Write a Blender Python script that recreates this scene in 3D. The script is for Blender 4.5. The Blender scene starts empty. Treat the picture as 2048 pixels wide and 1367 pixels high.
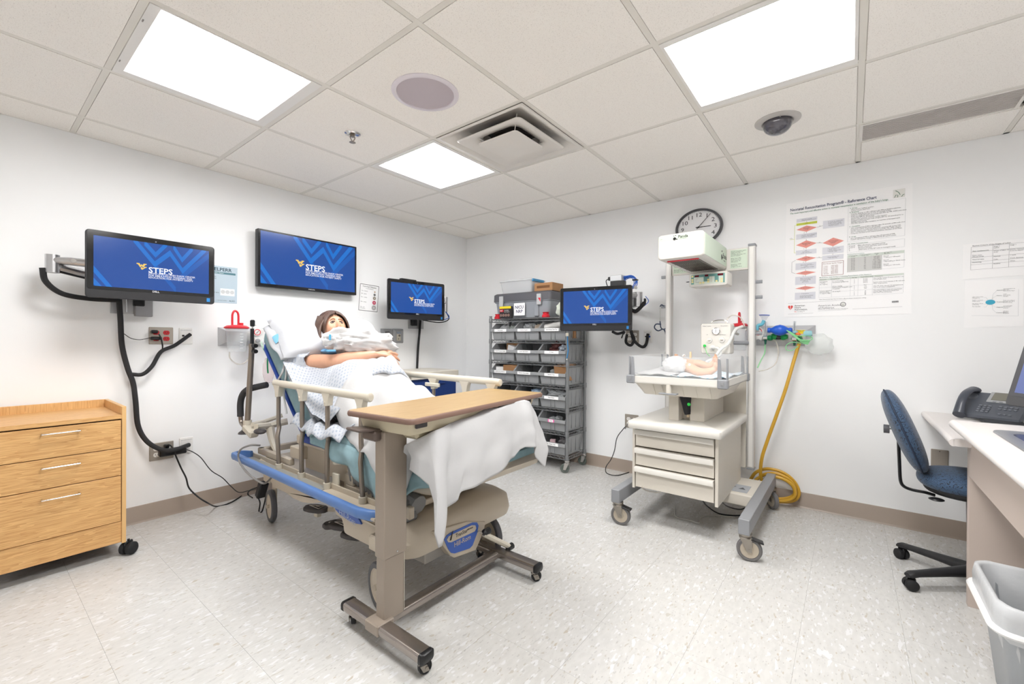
import bpy, math, random
from mathutils import Vector, Matrix, noise
S = bpy.context.scene
COL = S.collection
random.seed(7)
V = Vector
# ------------------------------------------------------------------ camera
F_PX = 864.675
YAW, PITCH, ROLL = math.radians(-38.0716), math.radians(-0.2171), math.radians(0.2708)
CAM = V((3.6819, -3.7965, 1.2106))
_fw = V((math.sin(YAW) * math.cos(PITCH), math.cos(YAW) * math.cos(PITCH), math.sin(PITCH)))
_r = V((math.cos(YAW), -math.sin(YAW), 0)); _u = _r.cross(_fw)
CR = _r * math.cos(ROLL) + _u * math.sin(ROLL)
CU = -_r * math.sin(ROLL) + _u * math.cos(ROLL)
cd = bpy.data.cameras.new('camera'); cam = bpy.data.objects.new('camera', cd); COL.objects.link(cam)
cd.sensor_width = 36; cd.lens = F_PX * 36 / 2048; cd.clip_start = 0.02
cam.matrix_world = Matrix(((CR.x, CU.x, -_fw.x, CAM.x), (CR.y, CU.y, -_fw.y, CAM.y), (CR.z, CU.z, -_fw.z, CAM.z), (0, 0, 0, 1)))
S.camera = cam
# ------------------------------------------------------------------ light and exposure
S.view_settings.view_transform = 'Standard'
try: S.view_settings.look = 'None'
except Exception: pass
S.view_settings.gamma = 1; S.view_settings.use_curve_mapping = False
S.view_settings.exposure = 0.0
PANEL_EMIT = 30.5          # the ceiling troffers are the room's only light
world = bpy.data.worlds.new('world'); S.world = world; world.use_nodes = True
world.node_tree.nodes['Background'].inputs[0].default_value = (0.8, 0.85, 0.9, 1)
world.node_tree.nodes['Background'].inputs[1].default_value = 0.3
S.cycles.max_bounces = 10; S.cycles.diffuse_bounces = 6; S.cycles.transparent_max_bounces = 12
S.cycles.sample_clamp_indirect = 6
S.cycles.caustics_reflective = False; S.cycles.caustics_refractive = False

def hit(px, py, ax, val):
    """the point where the photograph's pixel meets the plane axis=val"""
    d = CR * ((px - 1024) / F_PX) + CU * ((683.5 - py) / F_PX) + _fw
    return CAM + d * ((val - CAM[ax]) / d[ax])
def PX(px, py, x): return hit(px, py, 0, x)
def PY(px, py, y): return hit(px, py, 1, y)
def PZ(px, py, z): return hit(px, py, 2, z)

# ------------------------------------------------------------------ materials
def lin(c):
    c = c / 255.0
    return c / 12.92 if c <= 0.04045 else ((c + 0.055) / 1.055) ** 2.4
def rgb(r, g, b): return (lin(r), lin(g), lin(b), 1)
_mats = {}
def mat(name, col, rough=0.5, metal=0.0, bump=0.0, bscale=200, var=0.0, vscale=8, trans=0.0, alpha=1.0, emit=0.0, ior=1.45, coat=0.0, sheen=0.0, stretch=None, sss=0.0):
    if name in _mats: return _mats[name]
    m = bpy.data.materials.new(name); m.use_nodes = True
    nt = m.node_tree; b = nt.nodes['Principled BSDF']; I = b.inputs
    c = rgb(*col); I['Base Color'].default_value = c
    I['Roughness'].default_value = rough; I['Metallic'].default_value = metal; I['IOR'].default_value = ior
    I['Alpha'].default_value = alpha
    if trans: I['Transmission Weight'].default_value = trans
    if coat: I['Coat Weight'].default_value = coat
    if sheen: I['Sheen Weight'].default_value = sheen
    if sss:
        I['Subsurface Weight'].default_value = sss; I['Subsurface Radius'].default_value = (0.02, 0.008, 0.004); I['Subsurface Scale'].default_value = 0.3
    if emit:
        I['Emission Color'].default_value = c; I['Emission Strength'].default_value = emit
    if bump or var:
        tc = nt.nodes.new('ShaderNodeTexCoord'); src = tc.outputs['Object']
        if stretch:
            mp = nt.nodes.new('ShaderNodeMapping'); mp.inputs['Scale'].default_value = stretch
            nt.links.new(src, mp.inputs['Vector']); src = mp.outputs[0]
    if bump:
        n = nt.nodes.new('ShaderNodeTexNoise'); n.inputs['Scale'].default_value = bscale; n.inputs['Detail'].default_value = 3
        bp = nt.nodes.new('ShaderNodeBump'); bp.inputs['Strength'].default_value = bump; bp.inputs['Distance'].default_value = 0.002
        nt.links.new(src, n.inputs['Vector']); nt.links.new(n.outputs[0], bp.inputs['Height']); nt.links.new(bp.outputs[0], I['Normal'])
    if var:
        n = nt.nodes.new('ShaderNodeTexNoise'); n.inputs['Scale'].default_value = vscale; n.inputs['Detail'].default_value = 4
        r = nt.nodes.new('ShaderNodeValToRGB')
        e = r.color_ramp.elements; e[0].position = 0.3; e[1].position = 0.7
        e[0].color = (c[0] * (1 - var), c[1] * (1 - var), c[2] * (1 - var), 1)
        e[1].color = (min(1, c[0] * (1 + var * .6)), min(1, c[1] * (1 + var * .6)), min(1, c[2] * (1 + var * .6)), 1)
        nt.links.new(src, n.inputs['Vector']); nt.links.new(n.outputs[0], r.inputs[0]); nt.links.new(r.outputs[0], I['Base Color'])
    _mats[name] = m
    return m

def clear(name, col, alpha=0.25, rough=0.08):
    """thin clear plastic: mostly see-through with a glossy skin"""
    return mat(name, col, rough=rough, alpha=alpha, ior=1.45)

def wood(name, c1, c2, axis='Y', scale=1.0, rough=0.42):
    if name in _mats: return _mats[name]
    m = bpy.data.materials.new(name); m.use_nodes = True; nt = m.node_tree; b = nt.nodes['Principled BSDF']
    tc = nt.nodes.new('ShaderNodeTexCoord'); mp = nt.nodes.new('ShaderNodeMapping')
    s = {'X': (.9, 16, 16), 'Y': (16, .9, 16), 'Z': (16, 16, .9)}[axis]
    mp.inputs['Scale'].default_value = tuple(v * scale for v in s)
    n1 = nt.nodes.new('ShaderNodeTexNoise'); n1.inputs['Scale'].default_value = 1.6; n1.inputs['Detail'].default_value = 3; n1.inputs['Distortion'].default_value = 0.3
    w = nt.nodes.new('ShaderNodeMath'); w.operation = 'MULTIPLY'; w.inputs[1].default_value = 9
    fr = nt.nodes.new('ShaderNodeMath'); fr.operation = 'FRACT'
    n2 = nt.nodes.new('ShaderNodeTexNoise'); n2.inputs['Scale'].default_value = 12; n2.inputs['Detail'].default_value = 5
    mx = nt.nodes.new('ShaderNodeMath'); mx.operation = 'MULTIPLY_ADD'; mx.inputs[1].default_value = 0.55
    sc = nt.nodes.new('ShaderNodeMath'); sc.operation = 'MULTIPLY'; sc.inputs[1].default_value = 0.5
    r = nt.nodes.new('ShaderNodeValToRGB'); e = r.color_ramp.elements
    e[0].position = 0.1; e[1].position = 0.85; e[0].color = rgb(*c1); e[1].color = rgb(*c2)
    L = nt.links.new
    L(tc.outputs['Object'], mp.inputs[0]); L(mp.outputs[0], n1.inputs['Vector']); L(mp.outputs[0], n2.inputs['Vector'])
    L(n1.outputs[0], w.inputs[0]); L(w.outputs[0], fr.inputs[0]); L(n2.outputs[0], sc.inputs[0])
    L(fr.outputs[0], mx.inputs[0]); L(sc.outputs[0], mx.inputs[2]); L(mx.outputs[0], r.inputs[0]); L(r.outputs[0], b.inputs['Base Color'])
    b.inputs['Roughness'].default_value = rough
    _mats[name] = m
    return m

# ------------------------------------------------------------------ mesh builder (all points are world points)
class MB:
    def __init__(s, M=None): s.v = []; s.f = []; s.M = M
    def add(s, vs, fs):
        o = len(s.v)
        s.v += [(s.M @ V(p)) if s.M else V(p) for p in vs]
        s.f += [tuple(i + o for i in f) for f in fs]
        return s
    def box(s, x0, x1, y0, y1, z0, z1, c=0.0):
        if c <= 0:
            return s.add([(x0, y0, z0), (x1, y0, z0), (x1, y1, z0), (x0, y1, z0), (x0, y0, z1), (x1, y0, z1), (x1, y1, z1), (x0, y1, z1)],
                  [(3, 2, 1, 0), (4, 5, 6, 7), (0, 1, 5, 4), (1, 2, 6, 5), (2, 3, 7, 6), (3, 0, 4, 7)])
        return s.rbox(((x0 + x1) / 2, (y0 + y1) / 2, (z0 + z1) / 2), (abs(x1 - x0), abs(y1 - y0), abs(z1 - z0)), c)
    def rbox(s, c, d, r, R=None):
        """chamfer-rounded box"""
        r = min(r, d[0] / 2.01, d[1] / 2.01, d[2] / 2.01)
        vs = []; idx = {}
        hx, hy, hz = d[0] / 2, d[1] / 2, d[2] / 2
        k = 0.293 * r
        def put(p):
            p = V(p)
            if R is not None: p = R @ p
            vs.append(V(c) + p); return len(vs) - 1
        for sx in (-1, 1):
            for sy in (-1, 1):
                for sz in (-1, 1):
                    idx[(sx, sy, sz, 0)] = put((sx * hx, sy * (hy - r), sz * (hz - r)))
                    idx[(sx, sy, sz, 1)] = put((sx * (hx - r), sy * hy, sz * (hz - r)))
                    idx[(sx, sy, sz, 2)] = put((sx * (hx - r), sy * (hy - r), sz * hz))
        fs = []
        for sx in (-1, 1): q = [idx[(sx, a, b, 0)] for a, b in ((-1, -1), (1, -1), (1, 1), (-1, 1))]; fs.append(q if sx > 0 else q[::-1])
        for sy in (-1, 1): q = [idx[(a, sy, b, 1)] for a, b in ((-1, -1), (-1, 1), (1, 1), (1, -1))]; fs.append(q if sy > 0 else q[::-1])
        for sz in (-1, 1): q = [idx[(a, b, sz, 2)] for a, b in ((-1, -1), (1, -1), (1, 1), (-1, 1))]; fs.append(q if sz > 0 else q[::-1])
        for a in (-1, 1):
            for b in (-1, 1):
                for ax in range(3):
                    if ax == 0: q = [idx[(-1, a, b, 1)], idx[(1, a, b, 1)], idx[(1, a, b, 2)], idx[(-1, a, b, 2)]]
                    elif ax == 1: q = [idx[(a, -1, b, 0)], idx[(a, 1, b, 0)], idx[(a, 1, b, 2)], idx[(a, -1, b, 2)]]
                    else: q = [idx[(a, b, -1, 0)], idx[(a, b, 1, 0)], idx[(a, b, 1, 1)], idx[(a, b, -1, 1)]]
                    n = (vs[q[1]] - vs[q[0]]).cross(vs[q[2]] - vs[q[0]])
                    ctr = sum((vs[i] for i in q), V((0, 0, 0))) / 4 - V(c)
                    fs.append(q if n.dot(ctr) > 0 else q[::-1])
        for sx in (-1, 1):
            for sy in (-1, 1):
                for sz in (-1, 1):
                    q = [idx[(sx, sy, sz, i)] for i in range(3)]
                    fs.append(q if sx * sy * sz > 0 else q[::-1])
        return s.add(vs, fs)
    def tube(s, pts, r, n=8, cap=True, sq=None):
        pts = [V(p) for p in pts]; m = len(pts)
        rs = r if isinstance(r, (list, tuple)) else [r] * m
        T = [(pts[min(i + 1, m - 1)] - pts[max(i - 1, 0)]).normalized() for i in range(m)]
        a = V((0, 0, 1)) if abs(T[0].z) < 0.9 else V((1, 0, 0))
        N = (a - T[0] * a.dot(T[0])).normalized()
        vs = []
        for i in range(m):
            N = (N - T[i] * N.dot(T[i])).normalized(); B = T[i].cross(N)
            for k in range(n):
                t = 2 * math.pi * k / n
                vs.append(pts[i] + (N * math.cos(t) * (sq or 1) + B * math.sin(t)) * rs[i])
        fs = []
        for i in range(m - 1):
            for k in range(n):
                k2 = (k + 1) % n
                fs.append((i * n + k, i * n + k2, (i + 1) * n + k2, (i + 1) * n + k))
        if cap:
            fs.append(tuple(range(n - 1, -1, -1))); fs.append(tuple((m - 1) * n + k for k in range(n)))
        return s.add(vs, fs)
    def cyl(s, p0, p1, r0, r1=None, n=20):
        return s.tube([p0, p1], [r0, r0 if r1 is None else r1], n)
    def lathe(s, prof, o, ax=(0, 0, 1), n=24, sx=1.0, sy=1.0, ref=None):
        o = V(o); ax = V(ax).normalized()
        a = V(ref) if ref else (V((1, 0, 0)) if abs(ax.x) < 0.9 else V((0, 1, 0)))
        U = (a - ax * a.dot(ax)).normalized(); W = ax.cross(U)
        vs = []; m = len(prof)
        for (r, h) in prof:
            for k in range(n):
                t = 2 * math.pi * k / n
                vs.append(o + ax * h + (U * math.cos(t) * sx + W * math.sin(t) * sy) * r)
        fs = [(i * n + k, i * n + (k + 1) % n, (i + 1) * n + (k + 1) % n, (i + 1) * n + k) for i in range(m - 1) for k in range(n)]
        shut = prof[0] == prof[-1]
        if not shut and prof[0][0] > 1e-5: fs.append(tuple(range(n - 1, -1, -1)))
        if not shut and prof[-1][0] > 1e-5: fs.append(tuple((m - 1) * n + k for k in range(n)))
        return s.add(vs, fs)
    def prism(s, poly, o, U, W, N, d):
        """polygon (u, v) at origin o in the axes U, W, pushed d along N"""
        o, U, W, N = V(o), V(U), V(W), V(N); n = len(poly)
        vs = [o + U * a + W * b for a, b in poly] + [o + U * a + W * b + N * d for a, b in poly]
        fs = [tuple(range(n - 1, -1, -1)), tuple(range(n, 2 * n))] + [(i, (i + 1) % n, n + (i + 1) % n, n + i) for i in range(n)]
        return s.add(vs, fs)
    def grid(s, fn, nu, nv, closed=False):
        vs = [fn(i / nu, j / nv) for i in range(nu + 1) for j in range(nv + 1)]
        fs = [(i * (nv + 1) + j, (i + 1) * (nv + 1) + j, (i + 1) * (nv + 1) + j + 1, i * (nv + 1) + j + 1) for i in range(nu) for j in range(nv)]
        return s.add(vs, fs)
    def loft(s, rings, cap=True):
        n = len(rings[0]); m = len(rings)
        vs = [p for r in rings for p in r]
        fs = [(i * n + k, i * n + (k + 1) % n, (i + 1) * n + (k + 1) % n, (i + 1) * n + k) for i in range(m - 1) for k in range(n)]
        if cap: fs.append(tuple(range(n - 1, -1, -1))); fs.append(tuple((m - 1) * n + k for k in range(n)))
        return s.add(vs, fs)
    def ell(s, c, rx, ry, rz, nu=16, nv=10, R=None, fn=None):
        vs = []; c = V(c)
        for j in range(nv + 1):
            t = math.pi * j / nv
            for i in range(nu):
                p = 2 * math.pi * i / nu
                d = V((math.sin(t) * math.cos(p), math.sin(t) * math.sin(p), math.cos(t)))
                q = V((d.x * rx, d.y * ry, d.z * rz))
                if fn: q = fn(d, q)
                if R is not None: q = R @ q
                vs.append(c + q)
        fs = [(j * nu + i, j * nu + (i + 1) % nu, (j + 1) * nu + (i + 1) % nu, (j + 1) * nu + i) for j in range(nv) for i in range(nu)]
        return s.add(vs, [f[::-1] for f in fs])
    def build(s, name, m, parent=None, bevel=0.0, smooth=35, sub=0, solid=0.0, seg=2, fix=True):
        me = bpy.data.meshes.new(name)
        inv = wm(parent).inverted() if parent else Matrix.Identity(4)
        me.from_pydata([inv @ p for p in s.v], [], s.f); me.validate(); me.update()
        if fix:
            import bmesh
            bm = bmesh.new(); bm.from_mesh(me)
            bmesh.ops.remove_doubles(bm, verts=bm.verts, dist=1e-6)
            bmesh.ops.recalc_face_normals(bm, faces=bm.faces); bm.to_mesh(me); bm.free()
        me.materials.append(m)
        if smooth:
            me.polygons.foreach_set('use_smooth', [True] * len(me.polygons))
            me.set_sharp_from_angle(angle=math.radians(smooth))
        o = bpy.data.objects.new(name, me); COL.objects.link(o)
        if parent: o.parent = parent
        if solid:
            md = o.modifiers.new('solid', 'SOLIDIFY'); md.thickness = solid; md.offset = 0
        if bevel:
            md = o.modifiers.new('bevel', 'BEVEL'); md.width = bevel; md.segments = seg; md.limit_method = 'ANGLE'; md.angle_limit = math.radians(40)
            md.harden_normals = True
        if sub:
            md = o.modifiers.new('sub', 'SUBSURF'); md.levels = sub; md.render_levels = sub
        return o

def wm(o):
    M = o.matrix_basis.copy(); p = o.parent
    while p: M = p.matrix_basis @ M; p = p.parent
    return M
def tag(o, label, cat, group=None, kind=None):
    if label: o['label'] = label
    if cat: o['category'] = cat
    if group: o['group'] = group
    if kind: o['kind'] = kind
    return o
def thing(name, loc, label, cat, group=None, rz=0.0):
    o = bpy.data.objects.new(name, None); COL.objects.link(o)
    o.location = loc; o.rotation_euler = (0, 0, rz); o.empty_display_size = 0.1
    o.matrix_basis = Matrix.Translation(V(loc)) @ Matrix.Rotation(rz, 4, 'Z')
    return tag(o, label, cat, group)
def thingM(name, M, label, cat, group=None):
    o = bpy.data.objects.new(name, None); COL.objects.link(o); o.matrix_basis = M
    return tag(o, label, cat, group)
def dup(root, M, label=None, group=None):
    """a copy of a thing at matrix M with copies of its parts and sub-parts"""
    r = root.copy(); COL.objects.link(r); r.matrix_basis = M
    if label: r['label'] = label
    if group: r['group'] = group
    for c in list(root.children):
        c2 = c.copy(); COL.objects.link(c2); c2.parent = r
        for g in list(c.children):
            g2 = g.copy(); COL.objects.link(g2); g2.parent = c2
    return r
def struct(o): o['kind'] = 'structure'; return o
def frame(o, U, W):
    """matrix with x along U, y along W"""
    U = V(U).normalized(); W = V(W).normalized(); N = U.cross(W)
    return Matrix(((U.x, W.x, N.x, o[0]), (U.y, W.y, N.y, o[1]), (U.z, W.z, N.z, o[2]), (0, 0, 0, 1)))
def text(s, o, U, W, size, m, parent, name='lettering', align='LEFT', bold=0.0, sx=1.0, ext=0.0003, ls=1.0):
    cu = bpy.data.curves.new(name, 'FONT'); cu.body = s; cu.size = size; cu.align_x = align; cu.align_y = 'TOP'
    cu.offset = bold * size; cu.extrude = ext; cu.resolution_u = 2; cu.space_line = ls
    cu.materials.append(m)
    ob = bpy.data.objects.new(name, cu); COL.objects.link(ob); TEXTS.append(ob)
    M = frame(o, U, W) @ Matrix.Diagonal((sx, 1, 1, 1))
    if parent:
        ob.parent = parent; ob.matrix_basis = wm(parent).inverted() @ M
    else: ob.matrix_basis = M
    return ob
TEXTS = []
def curve_pts(pts, n=8):
    """Catmull-Rom through the points"""
    P = [V(p) for p in pts]; P = [P[0] * 2 - P[1]] + P + [P[-1] * 2 - P[-2]]; out = []
    for i in range(1, len(P) - 2):
        for k in range(n):
            t = k / n
            out.append(0.5 * ((2 * P[i]) + (P[i + 1] - P[i - 1]) * t + (2 * P[i - 1] - 5 * P[i] + 4 * P[i + 1] - P[i + 2]) * t * t + (3 * P[i] - P[i - 1] - 3 * P[i + 1] + P[i + 2]) * t ** 3))
    out.append(P[-2]); return out
XA, YA, ZA = V((1, 0, 0)), V((0, 1, 0)), V((0, 0, 1))

# shared materials
M_black = mat('black plastic', (24, 24, 26), .35)
M_bmatte = mat('black rubber', (30, 30, 32), .7)
M_rub = mat('grey rubber', (92, 90, 90), .65)
M_chrome = mat('chrome', (205, 203, 200), .18, 1)
M_steel = mat('brushed steel', (160, 154, 146), .35, 1, bump=.1, bscale=300)
M_alu = mat('cast aluminium', (200, 200, 202), .3, .9)
M_cream = mat('cream plastic', (206, 199, 184), .45)
M_beige = mat('beige moulded plastic', (190, 179, 162), .42)
M_white = mat('white plastic', (222, 221, 218), .4)
M_paper = mat('white paper', (250, 250, 251), .7)
M_ink = mat('dark printed ink', (62, 62, 66), .8)
M_inkl = mat('grey printed ink', (140, 140, 142), .8)
M_lblue = mat('printed navy ink', (50, 58, 96), .8)
M_grey = mat('grey plastic', (140, 141, 143), .5)
M_dgrey = mat('dark grey plastic', (84, 84, 88), .5)
M_red = mat('red plastic', (206, 40, 52), .35)
M_green = mat('green plastic', (20, 120, 70), .4)
M_blue = mat('blue plastic', (30, 86, 190), .35)
M_clear = clear('clear plastic', (225, 232, 236), .3, .12)
M_frost = clear('frosted plastic', (232, 234, 236), .62, .45)
# ================================================================== ROOM
H = 2.44; X1, Y1 = 5.25, -5.25; T = 0.68042; LX = 0.31146; MY = -0.66033
M_wall = mat('painted wall', (245, 246, 247), .6, bump=.12, bscale=420)
M_tile = None
def floor_mat():
    m = bpy.data.materials.new('vinyl composition tile'); m.use_nodes = True; nt = m.node_tree; b = nt.nodes['Principled BSDF']; L = nt.links.new
    tc = nt.nodes.new('ShaderNodeTexCoord'); oi = nt.nodes.new('ShaderNodeObjectInfo')
    vm = nt.nodes.new('ShaderNodeVectorMath'); vm.operation = 'ADD'
    ml = nt.nodes.new('ShaderNodeMath'); ml.operation = 'MULTIPLY'; ml.inputs[1].default_value = 37
    L(oi.outputs['Random'], ml.inputs[0]); L(tc.outputs['Object'], vm.inputs[0]); L(ml.outputs[0], vm.inputs[1])
    mp = nt.nodes.new('ShaderNodeMapping'); mp.inputs['Scale'].default_value = (1.0, 0.36, 1); mp.inputs['Rotation'].default_value = (0, 0, 0.1)
    L(vm.outputs[0], mp.inputs[0])
    prev = None
    base = nt.nodes.new('ShaderNodeTexNoise'); base.inputs['Scale'].default_value = 60; base.inputs['Detail'].default_value = 1
    L(mp.outputs[0], base.inputs['Vector'])
    cr = nt.nodes.new('ShaderNodeValToRGB'); cr.color_ramp.elements[0].position = .35; cr.color_ramp.elements[1].position = .65
    cr.color_ramp.elements[0].color = rgb(201, 200, 197); cr.color_ramp.elements[1].color = rgb(207, 206, 203)
    L(base.outputs[0], cr.inputs[0]); prev = cr.outputs[0]
    for sc, lo, col, off in ((70, .66, (190, 186, 178), 3.1), (60, .62, (216, 216, 216), 9.7), (90, .67, (191, 190, 188), 17.3), (62, .70, (188, 180, 168), 29.1), (120, .69, (182, 180, 177), 41.3)):
        ad = nt.nodes.new('ShaderNodeVectorMath'); ad.operation = 'ADD'; ad.inputs[1].default_value = (off, off * .7, 0)
        n = nt.nodes.new('ShaderNodeTexNoise'); n.inputs['Scale'].default_value = sc; n.inputs['Detail'].default_value = 1.5
        r = nt.nodes.new('ShaderNodeValToRGB'); r.color_ramp.elements[0].position = lo; r.color_ramp.elements[1].position = lo + .03
        mx = nt.nodes.new('ShaderNodeMix'); mx.data_type = 'RGBA'
        L(mp.outputs[0], ad.inputs[0]); L(ad.outputs[0], n.inputs['Vector']); L(n.outputs[0], r.inputs[0]); L(r.outputs[0], mx.inputs[0])
        L(prev, mx.inputs[6]); mx.inputs[7].default_value = rgb(*col); prev = mx.outputs[2]
    L(prev, b.inputs['Base Color'])
    b.inputs['Roughness'].default_value = .27
    return m
M_floor = floor_mat()
M_slab = mat('floor adhesive', (206, 202, 196), .9)
fl = struct(MB().box(0, X1, Y1, 0, -.06, -.0035).build('floor', M_slab))
ft = T / 2; proto = None
nx, ny = int(X1 / ft) + 1, int(-Y1 / ft) + 1
g = .0003
for i in range(nx):
    for j in range(ny):
        x0 = .12 - ft + ft * i; x1 = min(x0 + ft, X1); y0 = max(-.05 - ft * (j), Y1) ; y1 = min(y0 + ft, 0) if j == 0 else -.05 - ft * (j - 1)
        x0 = max(x0, 0)
        if j == 0: y0, y1 = -.05, 0
        if x1 - x0 < .01 or y1 - y0 < .01: continue
        full = abs(x1 - x0 - ft) < 1e-5 and abs(y1 - y0 - ft) < 1e-5
        if full and proto:
            o = proto.copy(); COL.objects.link(o)
        else:
            o = MB().box(-(x1 - x0) / 2 + g, (x1 - x0) / 2 - g, -(y1 - y0) / 2 + g, (y1 - y0) / 2 - g, -.0035, 0).build('floor_tile', M_floor, smooth=0, fix=False)
            if full: proto = o
        o.parent = fl; o.location = ((x0 + x1) / 2, (y0 + y1) / 2, 0)
struct(MB().box(-.12, 0, Y1 - .12, .12, -.06, H + .15).build('wall_left', M_wall))
struct(MB().box(0, X1, 0, .12, -.06, H + .15).build('wall_back', M_wall))
struct(MB().box(X1, X1 + .12, Y1 - .12, .12, -.06, H + .15).build('wall_right', M_wall))
struct(MB().box(0, X1, Y1 - .12, Y1, -.06, H + .15).build('wall_front', M_wall))
M_base = mat('taupe vinyl baseboard', (158, 144, 132), .38)
def baseboard(name, p0, U, N, L):
    poly = [(0, 0), (.014, 0), (.010, .006), (.0045, .012), (.0035, .108), (0, .112)]
    struct(MB().prism([(a, b) for a, b in poly], p0, N, ZA, U, L).build(name, M_base, smooth=50))
baseboard('baseboard_left', (0, Y1, 0), YA, XA, -Y1)
baseboard('baseboard_back', (0, 0, 0), XA, -YA, X1)
baseboard('baseboard_right', (X1, Y1, 0), YA, -XA, -Y1)
baseboard('baseboard_front', (0, Y1, 0), XA, YA, X1)
# ---- ceiling: slab, grid bars, lay-in tiles
def ceil_mat():
    m = bpy.data.materials.new('mineral fibre ceiling tile'); m.use_nodes = True; nt = m.node_tree; b = nt.nodes['Principled BSDF']; L = nt.links.new
    tc = nt.nodes.new('ShaderNodeTexCoord'); n = nt.nodes.new('ShaderNodeTexNoise'); n.inputs['Scale'].default_value = 260; n.inputs['Detail'].default_value = 2
    r = nt.nodes.new('ShaderNodeValToRGB'); r.color_ramp.elements[0].position = .30; r.color_ramp.elements[1].position = .42
    r.color_ramp.elements[0].color = rgb(222, 217, 210); r.color_ramp.elements[1].color = rgb(246, 242, 236)
    L(tc.outputs['Object'], n.inputs['Vector']); L(n.outputs[0], r.inputs[0]); L(r.outputs[0], b.inputs['Base Color'])
    bp = nt.nodes.new('ShaderNodeBump'); bp.inputs['Strength'].default_value = .3; bp.inputs['Distance'].default_value = .002
    L(n.outputs[0], bp.inputs['Height']); L(bp.outputs[0], b.inputs['Normal']); b.inputs['Roughness'].default_value = .9
    return m
M_ceil = ceil_mat()
M_grid = mat('white painted grid steel', (226, 222, 214), .4)
cl = struct(MB().box(0, X1, Y1, 0, H + .09, H + .15).build('ceiling', mat('plenum deck', (150, 148, 145), .9)))
xs = [0] + [LX + T * k for k in range(8) if LX + T * k < X1 - .02] + [X1]
ys = [0] + [MY - T * k for k in range(8) if MY - T * k > Y1 + .02] + [Y1]
bw = .0125
for k, x in enumerate(xs[1:-1]):
    MB().box(x - bw, x + bw, Y1, 0, H, H + .004).box(x - .002, x + .002, Y1, 0, H + .004, H + .04).build('grid_bar', M_grid, cl, smooth=0)
for j, y in enumerate(ys[1:-1]):
    for i in range(len(xs) - 1):
        MB().box(xs[i] + (bw if i else 0), xs[i + 1] - bw, y - bw, y + bw, H + .0005, H + .004).build('grid_bar', M_grid, cl, smooth=0)
MB().box(0, .02, Y1, 0, H, H + .004).box(.02, X1, -.02, 0, H, H + .004).box(X1 - .02, X1, Y1, -.02, H, H + .004).box(.02, X1 - .02, Y1, Y1 + .02, H, H + .004).build('wall_angle', M_grid, cl, smooth=0)
cells = {}
LIGHTS = [(1, 1), (1, 3), (4, 1), (4, 3)]
proto = None
for i in range(len(xs) - 1):
    for j in range(len(ys) - 1):
        x0, x1, y0, y1 = xs[i], xs[i + 1], ys[j + 1], ys[j]
        cells[(i - 1, j - 1)] = (x0, x1, y0, y1)
        if (i - 1, j - 1) in LIGHTS or (i - 1, j - 1) == (2, 1): continue
        if (i - 1, j - 1) == (5, -1): y1 = -.395
        w, d = (x1 - x0) / 2 - .006, (y1 - y0) / 2 - .006
        full = abs(x1 - x0 - T) < 1e-4 and abs(y1 - y0 - T) < 1e-4
        if (i - 1, j - 1) == (5, -1):
            y0, y1 = -.375, 0; d = (y1 - y0) / 2 - .003
            full = False
        if full and proto: o = proto.copy(); COL.objects.link(o)
        else:
            o = MB().box(-w, w, -d, d, .005, .022).box(-w + .0085, w - .0085, -d + .0085, d - .0085, -.001, .005).build('ceiling_tile', M_ceil, smooth=0)
            if full: proto = o
        o.parent = cl; o.location = ((x0 + x1) / 2, (y0 + y1) / 2, H)
# ---- troffers
M_lamp = mat('lit acrylic diffuser', (253, 252, 251), .6, emit=PANEL_EMIT)
M_fix = mat('troffer white enamel', (232, 230, 226), .4)
def troffer(c, label, marg):
    x0, x1, y0, y1 = cells[c]; x0 += .014; x1 -= .014; y0 += .014; y1 -= .014
    t = thing('ceiling_light', ((x0 + x1) / 2, (y0 + y1) / 2, H), label, 'light')
    a, b, c_, d = marg
    lx0, lx1, ly0, ly1 = x0 + a, x1 - b, y0 + c_, y1 - d
    f = MB()
    f.box(x0, lx0, y0, y1, H - .003, H + .01).box(lx1, x1, y0, y1, H - .003, H + .01).box(lx0, lx1, y0, ly0, H - .003, H + .01).box(lx0, lx1, ly1, y1, H - .003, H + .01)
    f.build('frame', M_fix, t, smooth=0)
    s = .018
    f = MB().grid(lambda u, v: V((lx0 + (lx1 - lx0) * (0, 0, 1, 1, 0)[round(u * 4)] + (s * (1, 1, -1, -1, 1)[round(u * 4)] if v > .5 else 0),
                                  ly0 + (ly1 - ly0) * (0, 1, 1, 0, 0)[round(u * 4)] + (s * (1, -1, -1, 1, 1)[round(u * 4)] if v > .5 else 0), H + (.022 if v > .5 else -.002))), 4, 1)
    f.build('bezel', M_fix, t, smooth=0)
    MB().box(lx0 + s - .002, lx1 - s + .002, ly0 + s - .002, ly1 - s + .002, H + .020, H + .026).build('diffuser', M_lamp, t, smooth=0)
    MB().box(x0, x1, y0, y1, H + .03, H + .085).build('housing', M_fix, t, smooth=0)
    if c == (1, 3):
        [MB().box(q, q + .015, y0 + .004, y0 + .008, H - .006, H - .002).build('latch', M_steel, t) for q in (x0 + .12, x1 - .14)]
troffer((1, 3), 'large square troffer light at the left end of the ceiling, nearest the left wall monitor', (.045, .008, .034, .05))
troffer((1, 1), 'square troffer light next to the square air diffuser', (.05, .028, .03, .038))
troffer((4, 1), 'large square troffer light above the wall clock side, at the upper right of the ceiling', (.012, .012, .03, .05))
troffer((4, 3), 'square troffer light above the camera, behind the upper right one', (.03, .03, .03, .03))
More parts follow.
